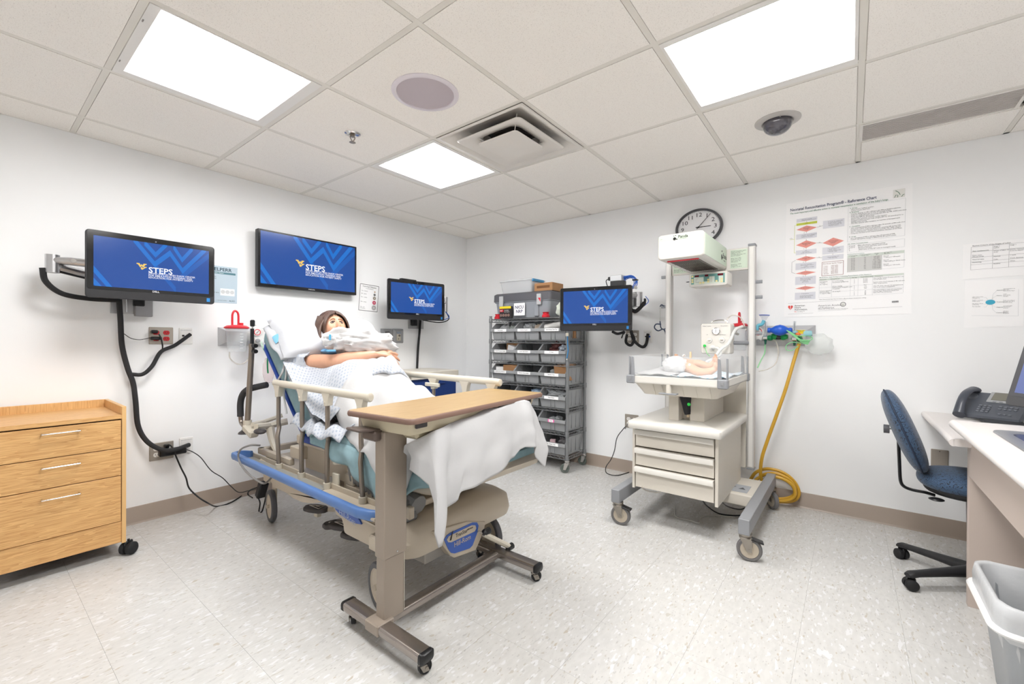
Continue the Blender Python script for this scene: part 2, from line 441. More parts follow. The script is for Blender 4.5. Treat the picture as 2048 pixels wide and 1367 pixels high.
# ---- air diffuser with nested louvre cones
x0, x1, y0, y1 = cells[(2, 1)]; cx, cy = (x0 + x1) / 2, (y0 + y1) / 2; hw = (x1 - x0) / 2 - .013
t = thing('air_diffuser', (cx, cy, H), 'square white supply air diffuser with nested cones', 'air diffuser')
M_diff = mat('diffuser white enamel', (224, 220, 214), .45)
def rsq(h, z, r=.03, n=4):
    out = []
    for q in range(4):
        ccx = (h - r) * (1, -1, -1, 1)[q]; ccy = (h - r) * (1, 1, -1, -1)[q]
        for k in range(n + 1):
            a = math.pi / 2 * q + math.pi / 2 * k / n
            out.append(V((cx + ccx + r * math.cos(a), cy + ccy + r * math.sin(a), H + z)))
    return out
MB().loft([rsq(hw, -.004, .004), rsq(hw - .022, -.004, .01), rsq(hw - .10, .05, .02), rsq(.14, .06, .05)], cap=False).build('pan', M_diff, t, smooth=50, solid=.002)
MB().loft([rsq(.245, -.012, .03), rsq(.235, -.018, .03), rsq(.17, .012, .05), rsq(.14, .016, .05)], cap=False).build('outer_cone', M_diff, t, smooth=50, solid=.003)
MB().loft([rsq(.15, -.02, .025), rsq(.146, -.027, .025), rsq(.10, -.022, .03), rsq(.06, -.028, .04)], cap=True).build('inner_cone', M_diff, t, smooth=50)
MB().cyl((cx, cy, H + .012), (cx, cy, H + .085), .13, n=28).build('duct_collar', mat('dark duct interior', (38, 32, 28), .8), t)
for a in range(4):
    mb = MB(); q = math.pi / 4 + a * math.pi / 2; mb.tube([(cx + .14 * math.cos(q), cy + .14 * math.sin(q), H - .018), (cx + .26 * math.cos(q), cy + .26 * math.sin(q), H + .045)], .003, 6)
    mb.build('support_strap', M_diff, t)
# ---- ceiling speaker
p = PZ(851, 186, H); t = thing('ceiling_speaker', (p.x, p.y, H), 'round white ceiling speaker with lilac grey grille', 'speaker')
MB().lathe([(.165, 0), (.165, -.004), (.155, -.009), (.142, -.009), (.140, -.003)], (p.x, p.y, H), n=48).build('rim', mat('speaker rim', (222, 216, 222), .4), t)
MB().lathe([(0, -.006), (.06, -.0065), (.12, -.006), (.141, -.003)], (p.x, p.y, H), n=48).build('grille', mat('speaker mesh grille', (192, 182, 188), .6, bump=.5, bscale=900), t)
# ---- sprinkler
p = PZ(705, 267, H); t = thing('sprinkler', (p.x, p.y, H), 'chrome fire sprinkler head under the ceiling', 'sprinkler')
MB().lathe([(.045, 0), (.045, -.003), (.034, -.008), (.018, -.005), (.018, 0)], (p.x, p.y, H), n=28).build('escutcheon', M_chrome, t)
mb = MB().cyl((p.x, p.y, H), (p.x, p.y, H - .02), .012, n=12)
for s in (-1, 1): mb.tube([(p.x, p.y + s * .013, H - .012), (p.x, p.y + s * .016, H - .026), (p.x, p.y + s * .004, H - .046)], .003, 6)
mb.lathe([(.003, 0), (.004, -.008), (.017, -.009), (.019, -.011), (.004, -.012)], (p.x, p.y, H - .042), n=16)
mb.build('deflector', mat('dull chrome', (150, 140, 130), .3, 1), t)
# ---- dome camera
p = PZ(1555, 241, H); t = thing('dome_camera', (p.x, p.y, H), 'smoked dome security camera in a grey ring flange', 'camera')
MB().lathe([(.112, 0), (.112, -.004), (.105, -.008), (.078, -.012), (.070, -.008), (.070, 0)], (p.x, p.y, H), n=40).build('flange', mat('camera flange', (190, 186, 182), .4), t)
MB().lathe([(.072, -.008), (.072, -.02)] + [(.072 * math.cos(a * math.pi / 20), -.02 - .058 * math.sin(a * math.pi / 20)) for a in range(1, 11)], (p.x, p.y, H), n=40).build('dome', mat('smoked dome', (78, 76, 84), .08, .3, coat=1), t)
MB().box(p.x + .02, p.x + .024, p.y - .085, p.y - .078, H - .02, H - .006).build('screw_tab', M_chrome, t)
# ---- linear return grille
x0, x1, y0, y1 = 3.714, 4.364, -.648, -.385
t = thing('return_grille', ((x0 + x1) / 2, (y0 + y1) / 2, H), 'long white linear return air grille near the right wall', 'air grille')
m = .016
MB().box(x0, x1, y0, y0 + m, H - .003, H + .02).box(x0, x1, y1 - m, y1, H - .003, H + .02).box(x0, x0 + m, y0 + m, y1 - m, H - .003, H + .02).box(x1 - m, x1, y0 + m, y1 - m, H - .003, H + .02).build('frame', M_diff, t, smooth=0)
n = 16
for k in range(n):
    y = y0 + m + (y1 - y0 - 2 * m) * (k + .5) / n
    MB().prism([(-.003, -.001), (.0035, -.001), (.0055, .014), (-.001, .014)], (x0 + m, y, H), YA, ZA, XA, x1 - x0 - 2 * m).build('louvre', mat('louvre enamel', (206, 200, 196), .5), t, smooth=0)
MB().box(x0 + m, x1 - m, y0 + m, y1 - m, H + .018, H + .02).build('backing', mat('grille shadow gap', (150, 144, 140), .8), t, smooth=0)
# ================================================================== SCREENS
def scr(name, c, e=1.0):
    m = mat(name, c, .16, emit=e); m.node_tree.nodes['Principled BSDF'].inputs['Base Color'].default_value = (.01, .012, .02, 1)
    return m
SC = dict(bg=scr('screen navy', (8, 74, 158)), a=scr('screen blue', (0, 112, 206)), f=scr('screen mid blue', (6, 92, 182)), g=scr('screen gold', (244, 206, 96)), w=scr('screen white', (248, 250, 255)))
def clip(poly):
    for ax, lim, sg in ((0, 0, 1), (0, 1, -1), (1, 0, 1), (1, 1, -1)):
        out = []
        for i in range(len(poly)):
            a, b = poly[i - 1], poly[i]
            da, db = sg * (a[ax] - lim), sg * (b[ax] - lim)
            if (da < 0) != (db < 0):
                t = da / (da - db); out.append((a[0] + (b[0] - a[0]) * t, a[1] + (b[1] - a[1]) * t))
            if db >= 0: out.append(b)
        poly = out
        if not poly: break
    return poly
def screen_art(scrn, M, w, h, z):
    """flat picture on a w x h screen centred at local origin of M (x right, y up)"""
    o = M @ V((-w / 2, h / 2, z)); U = (M.to_3x3() @ XA).normalized(); D = (M.to_3x3() @ (-YA)).normalized(); N = (M.to_3x3() @ ZA).normalized()
    def bands(lines, th, name, m, dz):
        mb = MB()
        for ln in lines:
            for a, b in zip(ln, ln[1:]):
                p = clip([(a[0], a[1]), (b[0], b[1]), (b[0], b[1] + th), (a[0], a[1] + th)])
                if len(p) > 2: mb.add([o + U * x * w + D * y * h + N * dz for x, y in p], [tuple(range(len(p)))])
        q = mb.build(name, m, scrn, smooth=0, fix=False); q['kind'] = 'stuff'
    bands([[(.49, .40), (.68, .90)], [(.70, .66), (1.05, -.06)]], .13, 'screen_pattern', SC['f'], .0004)
    bands([[(.31, -.1), (.49, .38), (.625, .10), (.742, .46), (.97, -.1)], [(0, .60), (.15, 1.02)], [(0, .84), (.07, 1.02)]], .13, 'screen_pattern', SC['a'], .0006)
    bands([[(.40, -.05), (.497, .18), (.60, -.09)], [(.655, -.05), (.737, .22), (.84, -.07)]], .12, 'screen_pattern', SC['a'], .0008)
    mb = MB(); ex, ey, ew, eh = .335, .455, .085, .135
    for P in ([(0, 0), (.3, 0), (.40, .30), (.50, .12), (.60, .30), (.70, .02), (1, .02), (1, .17), (.88, .2), (.66, .62), (.5, .42), (.36, .66), (.14, .2), (0, .16)],
              [(.40, .74), (.5, .55), (.66, .76), (.74, .50), (1, .48), (1, .62), (.88, .66), (.58, 1.0), (.46, .95)]):
        mb.add([o + U * (ex + x * ew) * w + D * (ey + y * eh) * h + N * .0012 for x, y in P], [tuple(range(len(P)))])
    mb.build('emblem', SC['g'], scrn, smooth=0, fix=False)
    def tx(s, u, v, sz, bold): text(s, o + U * u * w + D * v * h + N * .0012, U, -D, sz * h, SC['w'], scrn, bold=bold, ext=0, ls=.86)
    tx('STEPS', .435, .50, .165, .02)
    tx('DAVID AND JO ANN SHAW CENTER\nFOR SIMULATION TRAINING AND\nEDUCATION FOR PATIENT SAFETY', .435, .625, .0505, .012)
def rrect(w, h, r, n=5):
    out = []
    for q in range(4):
        cx = (w / 2 - r) * (1, -1, -1, 1)[q]; cy = (h / 2 - r) * (1, 1, -1, -1)[q]
        for k in range(n + 1):
            a = math.pi / 2 * q + math.pi / 2 * k / n; out.append((cx + r * math.cos(a), cy + r * math.sin(a)))
    return out
M_bez = mat('glossy black bezel', (16, 16, 18), .12, coat=.3)
M_bezm = mat('matte black bezel', (34, 34, 37), .45)
def monitor(M, w, h, label, group=None, name='monitor', aio=True, art=True, greyb=False):
    t = thingM(name, M, label, 'monitor', group)
    R = M.to_3x3(); o = M @ V((0, 0, 0)); U, W, N = R @ XA, R @ YA, R @ ZA
    def ring(pts, z): return [M @ V((x, y, z)) for x, y in pts]
    mb = MB()
    if aio: mb.loft([ring(rrect(w * .8, h * .7, .03), -.055), ring(rrect(w * .96, h * .94, .03), -.03), ring(rrect(w, h, .018), -.012), ring(rrect(w, h, .018), -.002), ring(rrect(w - .004, h - .004, .016), 0)])
    else: mb.loft([ring(rrect(w * .8, h * .75, .02), -.075), ring(rrect(w * .98, h * .97, .01), -.05), ring(rrect(w, h, .004), -.045), ring(rrect(w, h, .004), -.002), ring(rrect(w - .004, h - .004, .003), 0)])
    mb.build('housing', mat('grey bezel', (84, 84, 86), .4) if greyb else M_bezm, t)
    if aio:
        sw, sh, cy = w * .893, h * .745, h * .045; chin = h * .13
        MB().prism([(x, y) for x, y in rrect(w - .014, h - chin, .012)], M @ V((0, chin / 2 - .002, 0)), U, W, N, .0015).build('front_glass', M_bez if not greyb else mat('grey glass', (90, 90, 94), .3), t, smooth=0)
    else:
        sw, sh, cy = w * .955, h * .915, h * .012
        MB().prism([(x, y) for x, y in rrect(w - .008, h - .008, .003)], M @ V((0, 0, 0)), U, W, N, .0015).build('front_bezel', M_bez, t, smooth=0)
    Ms = M @ Matrix.Translation((0, cy, .0015))
    so = MB().prism([(-sw / 2, -sh / 2), (sw / 2, -sh / 2), (sw / 2, sh / 2), (-sw / 2, sh / 2)], Ms @ V((0, 0, 0)), U, W, N, .0006).build('screen', SC['bg'] if art else scr('screen violet', (120, 132, 186), .9), t, smooth=0)
    if art:
        screen_art(so, Ms, sw, sh, .0006)
    if aio:
        text('DELL', M @ V((0, -h / 2 + chin * 1.28, .0022)), U, W, h * .04, mat('silver print', (200, 200, 204), .4), t, align='CENTER', bold=.02, name='badge')
        MB().prism([(-.009, -.012), (.009, -.012), (.009, .012), (-.009, .012)], M @ V((w / 2 - .035, -h / 2 + chin * .55, .0)), U, W, N, .001).build('sticker', mat('blue sticker', (40, 130, 200), .4), t, smooth=0)
        MB().cyl(M @ V((0, h / 2 - h * .055, .001)), M @ V((0, h / 2 - h * .055, .0025)), .004, n=12).build('webcam', mat('lens grey', (120, 122, 130), .2), t)
    else:
        text('SAMSUNG', M @ V((0, -h / 2 + .017, .002)), U, W, .012, mat('silver print', (200, 200, 204), .4), t, align='CENTER', bold=.02, name='badge')
        MB().box(-.02, .02, -.01, .0, -.03, -.01).build('sensor', M_black, t) if False else None
    return t
def at(pos, ang):
    """upright frame at pos, facing direction ang (degrees, screen normal in plan)"""
    a = math.radians(ang); N = V((math.cos(a), math.sin(a), 0)); U = ZA.cross(N)
    return Matrix(((U.x, 0, N.x, pos[0]), (U.y, 0, N.y, pos[1]), (0, 1, 0, pos[2]), (0, 0, 0, 1)))
# left wall: facing +x ; back wall: facing -y
m1 = monitor(at((.36, -3.064, 1.628), 0), .615, .378, 'wall arm monitor at far left with a thick black cable sleeve hanging under it')
p, q = PX(512, 457, .07), PX(711, 588, .07)
yc = (PX(513, 457, .07).y + PX(712, 490, .07).y) / 2
tv = monitor(at((.085, yc, (PX(513, 457, .085).z + PX(508, 569, .085).z) / 2), 0), .845, .445, 'large flat television mounted high on the left wall above the bed', name='television', aio=False)
a, b = V((.306, -1.358, 0)), V((.396, -.729, 0)); d = (b - a); ang = math.degrees(math.atan2(d.y, d.x)) - 90
m3 = monitor(at(((a.x + b.x) / 2, (a.y + b.y) / 2, 1.594), ang), .635, .376, 'small wall arm monitor right of the dilation chart, above the blue drawer cart')
a, b = V((1.658, -.528, 0)), V((2.275, -.413, 0)); d = (b - a); ang = math.degrees(math.atan2(d.y, d.x)) - 90
m4 = monitor(at(((a.x + b.x) / 2, (a.y + b.y) / 2, 1.482), ang), .628, .376, 'wall arm monitor on the back wall in front of the wire shelf')
# mounts -------------------------------------------------------------
def wall_arm(y, z, elbow, end, label, flip=1):
    t = thing('monitor_arm', (0, y, z), label, 'monitor arm')
    return t
t = m1
p0, p1 = PX(220, 628, .004), PX(297, 598, .004)
MB().box(.001, .006, p0.y, p1.y, 1.37, 1.75, .001).build('wall_plate', mat('brushed wall plate', (182, 182, 184), .35, .6), t)
MB().box(.006, .045, p1.y - .075, p1.y + .015, 1.355, 1.72, .004).build('track', mat('grey track', (150, 150, 153), .4, .3), t)
MB().box(.006, .05, -3.105, -3.05, 1.42, 1.6, .006).build('pivot_block', M_black, t)
MB().box(.006, .02, -3.14, -3.13, 1.38, 1.70, .002).build('rail', M_alu, t)
E1 = PX(105, 520, .17); zz = E1.z
MB().tube([(.07, -3.1, zz - .075), (.10, -3.3, zz - .06), (E1.x, E1.y + .02, zz - .035)], [.028, .03, .03], 10, sq=.7).build('lower_arm', M_alu, t)
MB().tube([(.05, -3.09, zz - .09), (.08, -3.3, zz - .078), (E1.x - .01, E1.y + .03, zz - .055)], .012, 8).build('cable_cover', M_black, t)
MB().cyl((E1.x, E1.y, zz - .07), (E1.x, E1.y, zz + .03), .03, n=20).build('elbow', M_alu, t)
MB().tube([(E1.x, E1.y, zz), (E1.x + .03, E1.y + .06, zz), (.26, -3.20, zz - .01), (.29, -3.12, zz - .01)], [.026, .033, .032, .028], 12, sq=.7).build('upper_arm', M_alu, t)
MB().cyl((E1.x + .03, E1.y + .08, zz), (E1.x + .07, E1.y + .075, zz), .012, n=14).build('pivot_screw', M_chrome, t)
MB().box(.27, .305, -3.15, -2.98, 1.55, 1.70, .006).build('tilt_head', M_black, t)
MB().tube(curve_pts([PX(85, 535, .17), PX(92, 563, .16), PX(125, 587, .14), PX(180, 597, .12), PX(238, 600, .08)]), .014, 8).build('cable_loop', M_bmatte, t)
t = m3
MB().box(.001, .02, PX(816, 640, 0).y, PX(845, 640, 0).y, 1.33, 1.62, .002).build('wall_plate', mat('brushed wall plate', (182, 182, 184), .35, .6), t)
MB().box(.02, .06, -.86, -.80, 1.36, 1.6, .005).build('pivot_block', M_black, t)
MB().tube([(.06, -.83, 1.57), (.14, -.6, 1.60), (.17, -.52, 1.61)], .025, 10, sq=.8).build('lower_arm', M_alu, t)
MB().cyl((.18, -.52, 1.52), (.18, -.52, 1.68), .03, n=18).build('elbow', M_alu, t)
MB().tube([(.18, -.52, 1.62), (.25, -.75, 1.61), (.28, -.95, 1.60)], .025, 10, sq=.8).build('upper_arm', M_alu, t)
MB().box(.26, .30, -1.1, -.95, 1.53, 1.68, .005).build('tilt_head', M_black, t)
MB().tube(curve_pts([(.19, -.52, 1.53), (.22, -.50, 1.44), (.18, -.6, 1.40), (.12, -.78, 1.42)]), .006, 6).build('cable', M_black, t)
MB().tube(curve_pts([(.2, -.53, 1.52), (.235, -.51, 1.46), (.2, -.58, 1.42)]), .004, 6).build('cable', mat('blue cable', (40, 96, 190), .4), t)
MB().box(.27, .31, -1.2, -1.02, 1.775, 1.80, .004).build('camera_box', M_black, t)
t = m4
MB().box(2.00, 2.09, -.012, -.001, 1.38, 1.60, .002).build('wall_plate', mat('brushed wall plate', (182, 182, 184), .35, .6), t)
MB().box(2.02, 2.08, -.06, -.012, 1.42, 1.58, .005).build('pivot_block', M_black, t)
e = PY(1275, 590, -.27)
MB().tube([(2.05, -.06, 1.52), (2.2, -.14, 1.53), (e.x, e.y, 1.52)], [.028, .03, .028], 10, sq=.8).build('lower_arm', M_alu, t)
MB().cyl((e.x, e.y, 1.50), (e.x, e.y, 1.62), .042, n=20).build('elbow', M_alu, t)
MB().tube([(e.x, e.y, 1.60), (2.24, -.34, 1.585), (2.05, -.40, 1.56)], [.03, .034, .028], 12, sq=.8).build('upper_arm', M_alu, t)
p = PY(1272, 575, -.35); MB().cyl(p, p + V((.005, -.03, 0)), .013, n=14).build('pivot_screw', M_chrome, t)
MB().box(1.92, 2.06, -.425, -.40, 1.45, 1.6, .005).build('tilt_head', M_black, t)
MB().tube(curve_pts([PY(1264, 618, -.3), PY(1272, 622, -.3), PY(1288, 606, -.28), PY(1290, 597, -.27)]), [.010] * 3 + [.016] * 15 + [.01] * 7, 8).build('cable_wrap', M_bmatte, t)
MB().tube(curve_pts([PY(1291, 592, -.26), PY(1297, 602, -.26), PY(1288, 612, -.26)]), .003, 6).build('cable', mat('blue cable', (40, 96, 190), .4), t)
t = thing('signal_extender', PY(1237, 560, -.42), 'small silver signal extender box on top of the back wall monitor', 'device')
p, q = PY(1222, 563, -.40), PY(1245, 549, -.40)
MB().box(p.x, q.x, -.42, -.33, p.z, q.z, .004).build('case', mat('silver case', (190, 192, 194), .35, .4), t)
MB().box(p.x, q.x + .02, -.415, -.37, 1.66, p.z, .002).build('bracket', M_black, t)
MB().box(p.x - .03, p.x, -.40, -.36, p.z + .012, q.z - .008, .003).build('connector', M_black, t)
MB().tube(curve_pts([(p.x - .03, -.38, p.z + .03), (p.x - .055, -.38, p.z + .01), (p.x - .035, -.38, p.z - .05)]), .004, 6).build('cable', M_black, t)
t = thing('network_cable', PY(1257, 558, -.35), 'bundle of coiled blue network cable behind the back wall monitor', 'cable')
mb = MB(); c = PY(1259, 562, -.36); c0 = PY(1245, 552, -.38)
for k in range(6):
    mb = MB(); pts = [c0 + V((0, 0, -.004 * k))]
    for i in range(14):
        a = 1.9 - i * .5 - k * .1; r = .052 + .006 * math.sin(k * 2.1) - .002 * k
        pts.append(c + V((r * math.cos(a) * 1.2, .012 * math.sin(k * 3 + i), r * 1.05 * math.sin(a) - .01)))
    mb.tube(curve_pts(pts, 3), .0032, 5)
    mb.build('cable_loop', mat('blue cable', (40, 96, 190), .4), t)
mb = MB().box(c.x + .03, c.x + .07, c.y - .02, c.y + .02, c.z + .0, c.z + .012, .003).build('strap', M_black, t)
# long sleeve on the left wall --------------------------------------
M_slv = mat('braided black sleeve', (40, 40, 42), .75, bump=.5, bscale=400)
t = thing('cable_sleeve', PX(240, 605, .03), 'long braided black cable sleeve hanging on the left wall and forking to the data plate', 'cable sleeve')
MB().tube(curve_pts([PX(238, 598, .07), PX(241, 640, .06), PX(244, 690, .05), PX(255, 735, .05), PX(266, 765, .05), PX(271, 800, .06), PX(276, 850, .06), PX(292, 880, .07), PX(318, 897, .09), PX(345, 900, .10), PX(378, 889, .03)]), .0145, 10).build('trunk', M_slv, t)
MB().tube(curve_pts([PX(262, 748, .05), PX(285, 748, .06), PX(304, 732, .06), PX(322, 703, .05), PX(350, 690, .045), PX(381, 668, .02)]), .012, 8).build('branch', M_slv, t)
t = thing('cable_sleeve', PX(838, 650, .03), 'straight black cable sleeve hanging behind the blue drawer cart', 'cable sleeve')
MB().tube(curve_pts([PX(841, 640, .04), PX(839, 665, .03), PX(836, 700, .03), PX(834, 745, .03), PX(833, 790, .03)]), .012, 8).build('trunk', M_slv, t)
t = thing('cable_sleeve', PY(1265, 680, -.05), 'wrapped black cable loops under the back wall monitor', 'cable sleeve')
MB().tube(curve_pts([PY(1262, 660, -.12), PY(1268, 680, -.10), PY(1283, 693, -.08), PY(1292, 688, -.05), PY(1296, 667, -.03)]), .0135, 8).build('loop', M_slv, t)
MB().tube(curve_pts([PY(1254, 668, -.10), PY(1252, 684, -.10), PY(1262, 690, -.10), PY(1268, 678, -.09), PY(1262, 664, -.05)]), .0125, 8).build('loop', M_slv, t)
MB().tube(curve_pts([PY(1249, 662, -.16), PY(1246, 668, -.16), PY(1243, 676, -.16)]), [.012] * 8 + [.006] * 9, 6).build('tail', M_slv, t)
MB().tube(curve_pts([PY(1225, 663, -.25), PY(1235, 667, -.2), PY(1247, 664, -.16)]), .012, 6).build('tail', M_slv, t)
# ================================================================== WALL PLATES
M_plate = mat('stainless plate', (168, 160, 150), .35, .35)
M_wpl = mat('white plate', (238, 237, 235), .4)
M_rec = mat('white receptacle', (240, 238, 234), .4)
M_slot = mat('dark slot', (30, 28, 28), .7)
def plate(c, U, N, w, h, name, label, pm, cat='outlet'):
    """c: centre on the wall, U: right direction, N: out of the wall"""
    t = thing(name, c, label, cat)
    M = frame(c, U, ZA)
    mb = MB(M); mb.rbox((0, 0, .003), (w, h, .006), .003); mb.build('cover', pm, t); return t, M
def recept(t, M, x, y, m, plug=False):
    mb = MB(M); mb.prism([(a * .018, b * .0175) for a, b in [(math.cos(q) * 1.0, max(-.82, min(.82, math.sin(q)))) for q in [k * math.pi / 10 for k in range(20)]]], (x, y, .006), XA, YA, ZA, .002)
    r = mb.build('receptacle', m, t)
    for s, hh in ((-1, .005), (1, .004)):
        MB(M).box(x + s * .0065 - .0012, x + s * .0065 + .0012, y - hh + .002, y + hh + .002, .0078, .0084).build('slot', M_slot, r, smooth=0)
    MB(M).cyl((x, y - .009, .0078), (x, y - .009, .0084), .0022, n=8).build('slot', M_slot, r, smooth=0)
def quad(c, U, N, label, m, w=.132, h=.115):
    t, M = plate(c, U, N, w, h, 'power_outlet', label, M_plate)
    for a in (-1, 1):
        for b in (-1, 1): recept(t, M, a * w * .21, b * .0205, m)
    return t, M
def dataplate(c, U, N, label, w=.08, h=.115):
    t, M = plate(c, U, N, w, h, 'data_outlet', label, M_wpl)
    MB(M).rbox((0, 0, .007), (w * .78, h * .8, .003), .002).build('insert', M_wpl, t)
    text('TELECOMMUNICATION', M @ V((0, h * .38, .009)), M.to_3x3() @ XA, ZA, .006, M_inkl, t, align='CENTER')
    mb = MB(M).box(-.024, -.01, -.004, .008, .0085, .0095); mb.build('jack', M_slot, t, smooth=0)
    MB(M).box(.008, .024, -.006, .008, .0085, .012).build('jack', mat('blue jack', (40, 80, 170), .4), t, smooth=0)
    return t, M
UL, NL = YA, XA     # left wall, seen from the room: +y is right
UB, NB = XA, -YA    # back wall: +x is right
quad(PX(322, 671, 0), UL, NL, 'steel wall outlet with four red receptacles beside the black sleeve', mat('red receptacle', (190, 30, 38), .4))
dataplate(PX(371.5, 671.5, 0), UL, NL, 'white data plate right of the red receptacles')
quad(PX(323, 901, 0), UL, NL, 'low steel wall outlet with white receptacles near the oak drawer unit', M_rec, h=.118)
dataplate(PX(372, 890, 0), UL, NL, 'low white data plate just above the black power adapter')
quad(PY(1263.5, 842, 0), UB, NB, 'steel wall outlet left of the cream warmer drawers', M_rec, w=.13, h=.125)
quad(PY(1265, 673, 0), UB, NB, 'steel wall outlet partly behind the back wall monitor', M_rec, w=.125, h=.115)
dataplate(PY(1296, 673, 0), UB, NB, 'white data plate on the back wall with a black cable going in')
t, M = plate(PY(1879, 917, 0), UB, NB, .08, .118, 'blank_plate', 'blank stainless plate on the back wall behind the blue chair', M_plate, cat='wall plate')
MB(M).cyl((0, .048, .006), (0, .048, .008), .003, n=10).build('screw', M_chrome, t)
for s, c1 in ((-1, (60, 58, 58)), (1, (150, 158, 172))):
    c = PX(783.5 + s * 11.5, 671.5, 0)
    t, M = plate(c, UL, NL, .135, .145, 'gas_control', ('left grey wall control with a dark strip, near the pillow' if s < 0 else 'right grey wall control with a pale strip, under the small monitor'), mat('grey control plate', (150, 151, 153), .45, .3), cat='wall control')
    MB(M).loft([[M.inverted() @ (M @ V((x, y, z))) for x, y in rrect(w2, h2, .002, 1)] for w2, h2, z in ((.128, .138, .006), (.128, .138, .012), (.07, .1, .018))]).build('bevel', mat('grey control bevel', (164, 165, 167), .4, .3), t, smooth=0)
    MB(M).rbox((0, -.006, .02), (.05, .085, .004), .001).build('face', M_cream, t, smooth=0)
    MB(M).rbox((0, .032, .0225), (.05, .022, .004), .001).build('label_strip', mat('strip%d' % s, c1, .4), t, smooth=0)
    MB(M).cyl((.006, .004, .02), (.006, .004, .034), .011, .009, n=16).build('socket', M_steel, t)
    MB(M).cyl((-.006, -.03, .02), (-.006, -.03, .03), .006, .005, n=12).build('knob', M_steel, t)
t = thing('call_button', PX(548, 648, 0), 'tiny beige wall sensor above the pillow', 'wall sensor')
M = frame(PX(548, 646, 0), UL, ZA); MB(M).rbox((0, 0, .005), (.03, .04, .01), .003).build('case', M_cream, t)
MB(M).rbox((0, -.006, .011), (.012, .01, .004), .001).build('button', M_grey, t)
# ================================================================== PAPERS ON THE WALLS
def sheet(name, corners, N, label, cat, m=None):
    """paper from four world corners TL TR BR BL"""
    c = sum((V(p) for p in corners), V((0, 0, 0))) / 4
    t = thing(name, c, label, cat)
    N = V(N)
    vs = [V(p) + N * .001 for p in corners] + [V(p) + N * .0022 for p in corners]
    MB().add(vs, [(0, 1, 2, 3)[::-1], (4, 5, 6, 7), (0, 1, 5, 4), (1, 2, 6, 5), (2, 3, 7, 6), (3, 0, 4, 7)]).build('paper', m or M_paper, t, smooth=0)
    TL = V(corners[0]) + N * .0026; U = (V(corners[1]) - V(corners[0])); D = (V(corners[3]) - V(corners[0]))
    return t, TL, U, D, N
def rect(t, TL, U, D, N, u0, v0, u1, v1, m, name='printed_box', dz=0.0):
    return MB().add([TL + U * u0 + D * v0 + N * dz, TL + U * u1 + D * v0 + N * dz, TL + U * u1 + D * v1 + N * dz, TL + U * u0 + D * v1 + N * dz], [(3, 2, 1, 0)]).build(name, m, t, smooth=0, fix=False)
def ptxt(t, TL, U, D, s, u, v, size, m=None, sx=1, bold=0, align='LEFT', ls=1.0, name='lettering'):
    return text(s, TL + U * u + D * v + (U.cross(-D)).normalized() * .0006, U.normalized(), -D.normalized(), size, m or M_ink, t, sx=sx, bold=bold, align=align, ext=0, ls=ls, name=name)
def lines(t, TL, U, D, N, segs, m, wd=.0008):
    mb = MB()
    for (a, b, c, d) in segs:
        p, q = TL + U * a + D * b + N * .0003, TL + U * c + D * d + N * .0003
        w = (q - p).normalized().cross(N) * wd; mb.add([p + w, q + w, q - w, p - w], [(0, 1, 2, 3)])
    o = mb.build('printed_lines', m, t, smooth=0, fix=False); o['kind'] = 'stuff'; return o
# --- pale blue chart beside the far left monitor
yL, yR = -2.78, PX(475, 537, 0).y
A = sheet('laminated_chart', [(0, yL, 1.752), (0, yR, 1.750), (0, yR - .004, 1.478), (0, yL, 1.478)], NL, 'pale blue laminated chart partly behind the far left monitor', 'chart', mat('pale blue print', (186, 204, 216), .25))
t, TL, U, D, N = A
ptxt(t, TL, U, D, 'HELPERR', .37, .035, .034, mat('dark teal ink', (40, 74, 88), .6), bold=.02, sx=1.05)
rect(t, TL, U, D, N, .05, .16, .95, .215, mat('teal band', (84, 128, 140), .5), 'title_band', .0003)
ptxt(t, TL, U, D, 'Shoulder Dystocia Mnemonic', .40, .165, .012, mat('white ink', (240, 244, 246), .6))
ptxt(t, TL, U, D, 'Help: call for assistance\nEvaluate for episiotomy\n\nLegs (maneuver)\n\nPressure, suprapubic\n\nEnter maneuvers\n\nRemove the posterior arm\n\nRoll the patient', .08, .27, .013)
rect(t, TL, U, D, N, .60, .60, .93, .79, mat('white ink', (240, 244, 246), .6), 'picture', .0004)
for k in range(3):
    c = TL + U * (.66 + .105 * k) + D * .69
    MB().lathe([(.013, 0), (.0145, .0004)], c + N * .0008, N, 20).build('drawn_circle', mat('pale grey ink', (200, 204, 206), .7), t, smooth=0)
ptxt(t, TL, U, D, 'ALSO', .80, .90, .016, mat('dark teal ink', (40, 74, 88), .6), bold=.01)
ptxt(t, TL, U, D, 'f  american academy', .52, .91, .008)
# --- dilation chart
A = sheet('dilation_chart', [PX(718, 564, 0), PX(760, 571, 0), PX(756, 628, 0), PX(714, 622, 0)], NL, 'small white cervical dilation chart with round samples and a black border', 'chart')
t, TL, U, D, N = A
lines(t, TL, U, D, N, [(.06, .04, .94, .04), (.94, .04, .94, .95), (.94, .95, .06, .95), (.06, .95, .06, .04)], M_ink, .0022)
ptxt(t, TL, U, D, 'Cervical Dilation', .5, .07, .022, align='CENTER', bold=.005)
ptxt(t, TL, U, D, 'in centimeters', .5, .15, .014, align='CENTER')
for v, s, c, r in ((.26, '1cm - cheerio', (196, 160, 130), .008), (.36, '2cm - grape', (70, 66, 66), .0115), (.48, '3cm - cookie', (150, 140, 128), .0165), (.64, '4cm - candy', (204, 84, 108), .0195), (.82, '5cm - lid\nof small jar', (190, 188, 188), .024)):
    ptxt(t, TL, U, D, s, .12, v - .02, .0125)
    c0 = TL + U * .76 + D * v
    o = MB().lathe([(r, 0), (r, .0012), (r * .6, .003), (r * .35, .0015), (0, .0012)], c0, N, 24).build('sample', mat('sample%s' % s[0], c, .4), t)
    MB().cyl(c0 + N * .002, c0 + N * .0035, r * .22, n=12).build('hole', M_paper, o)
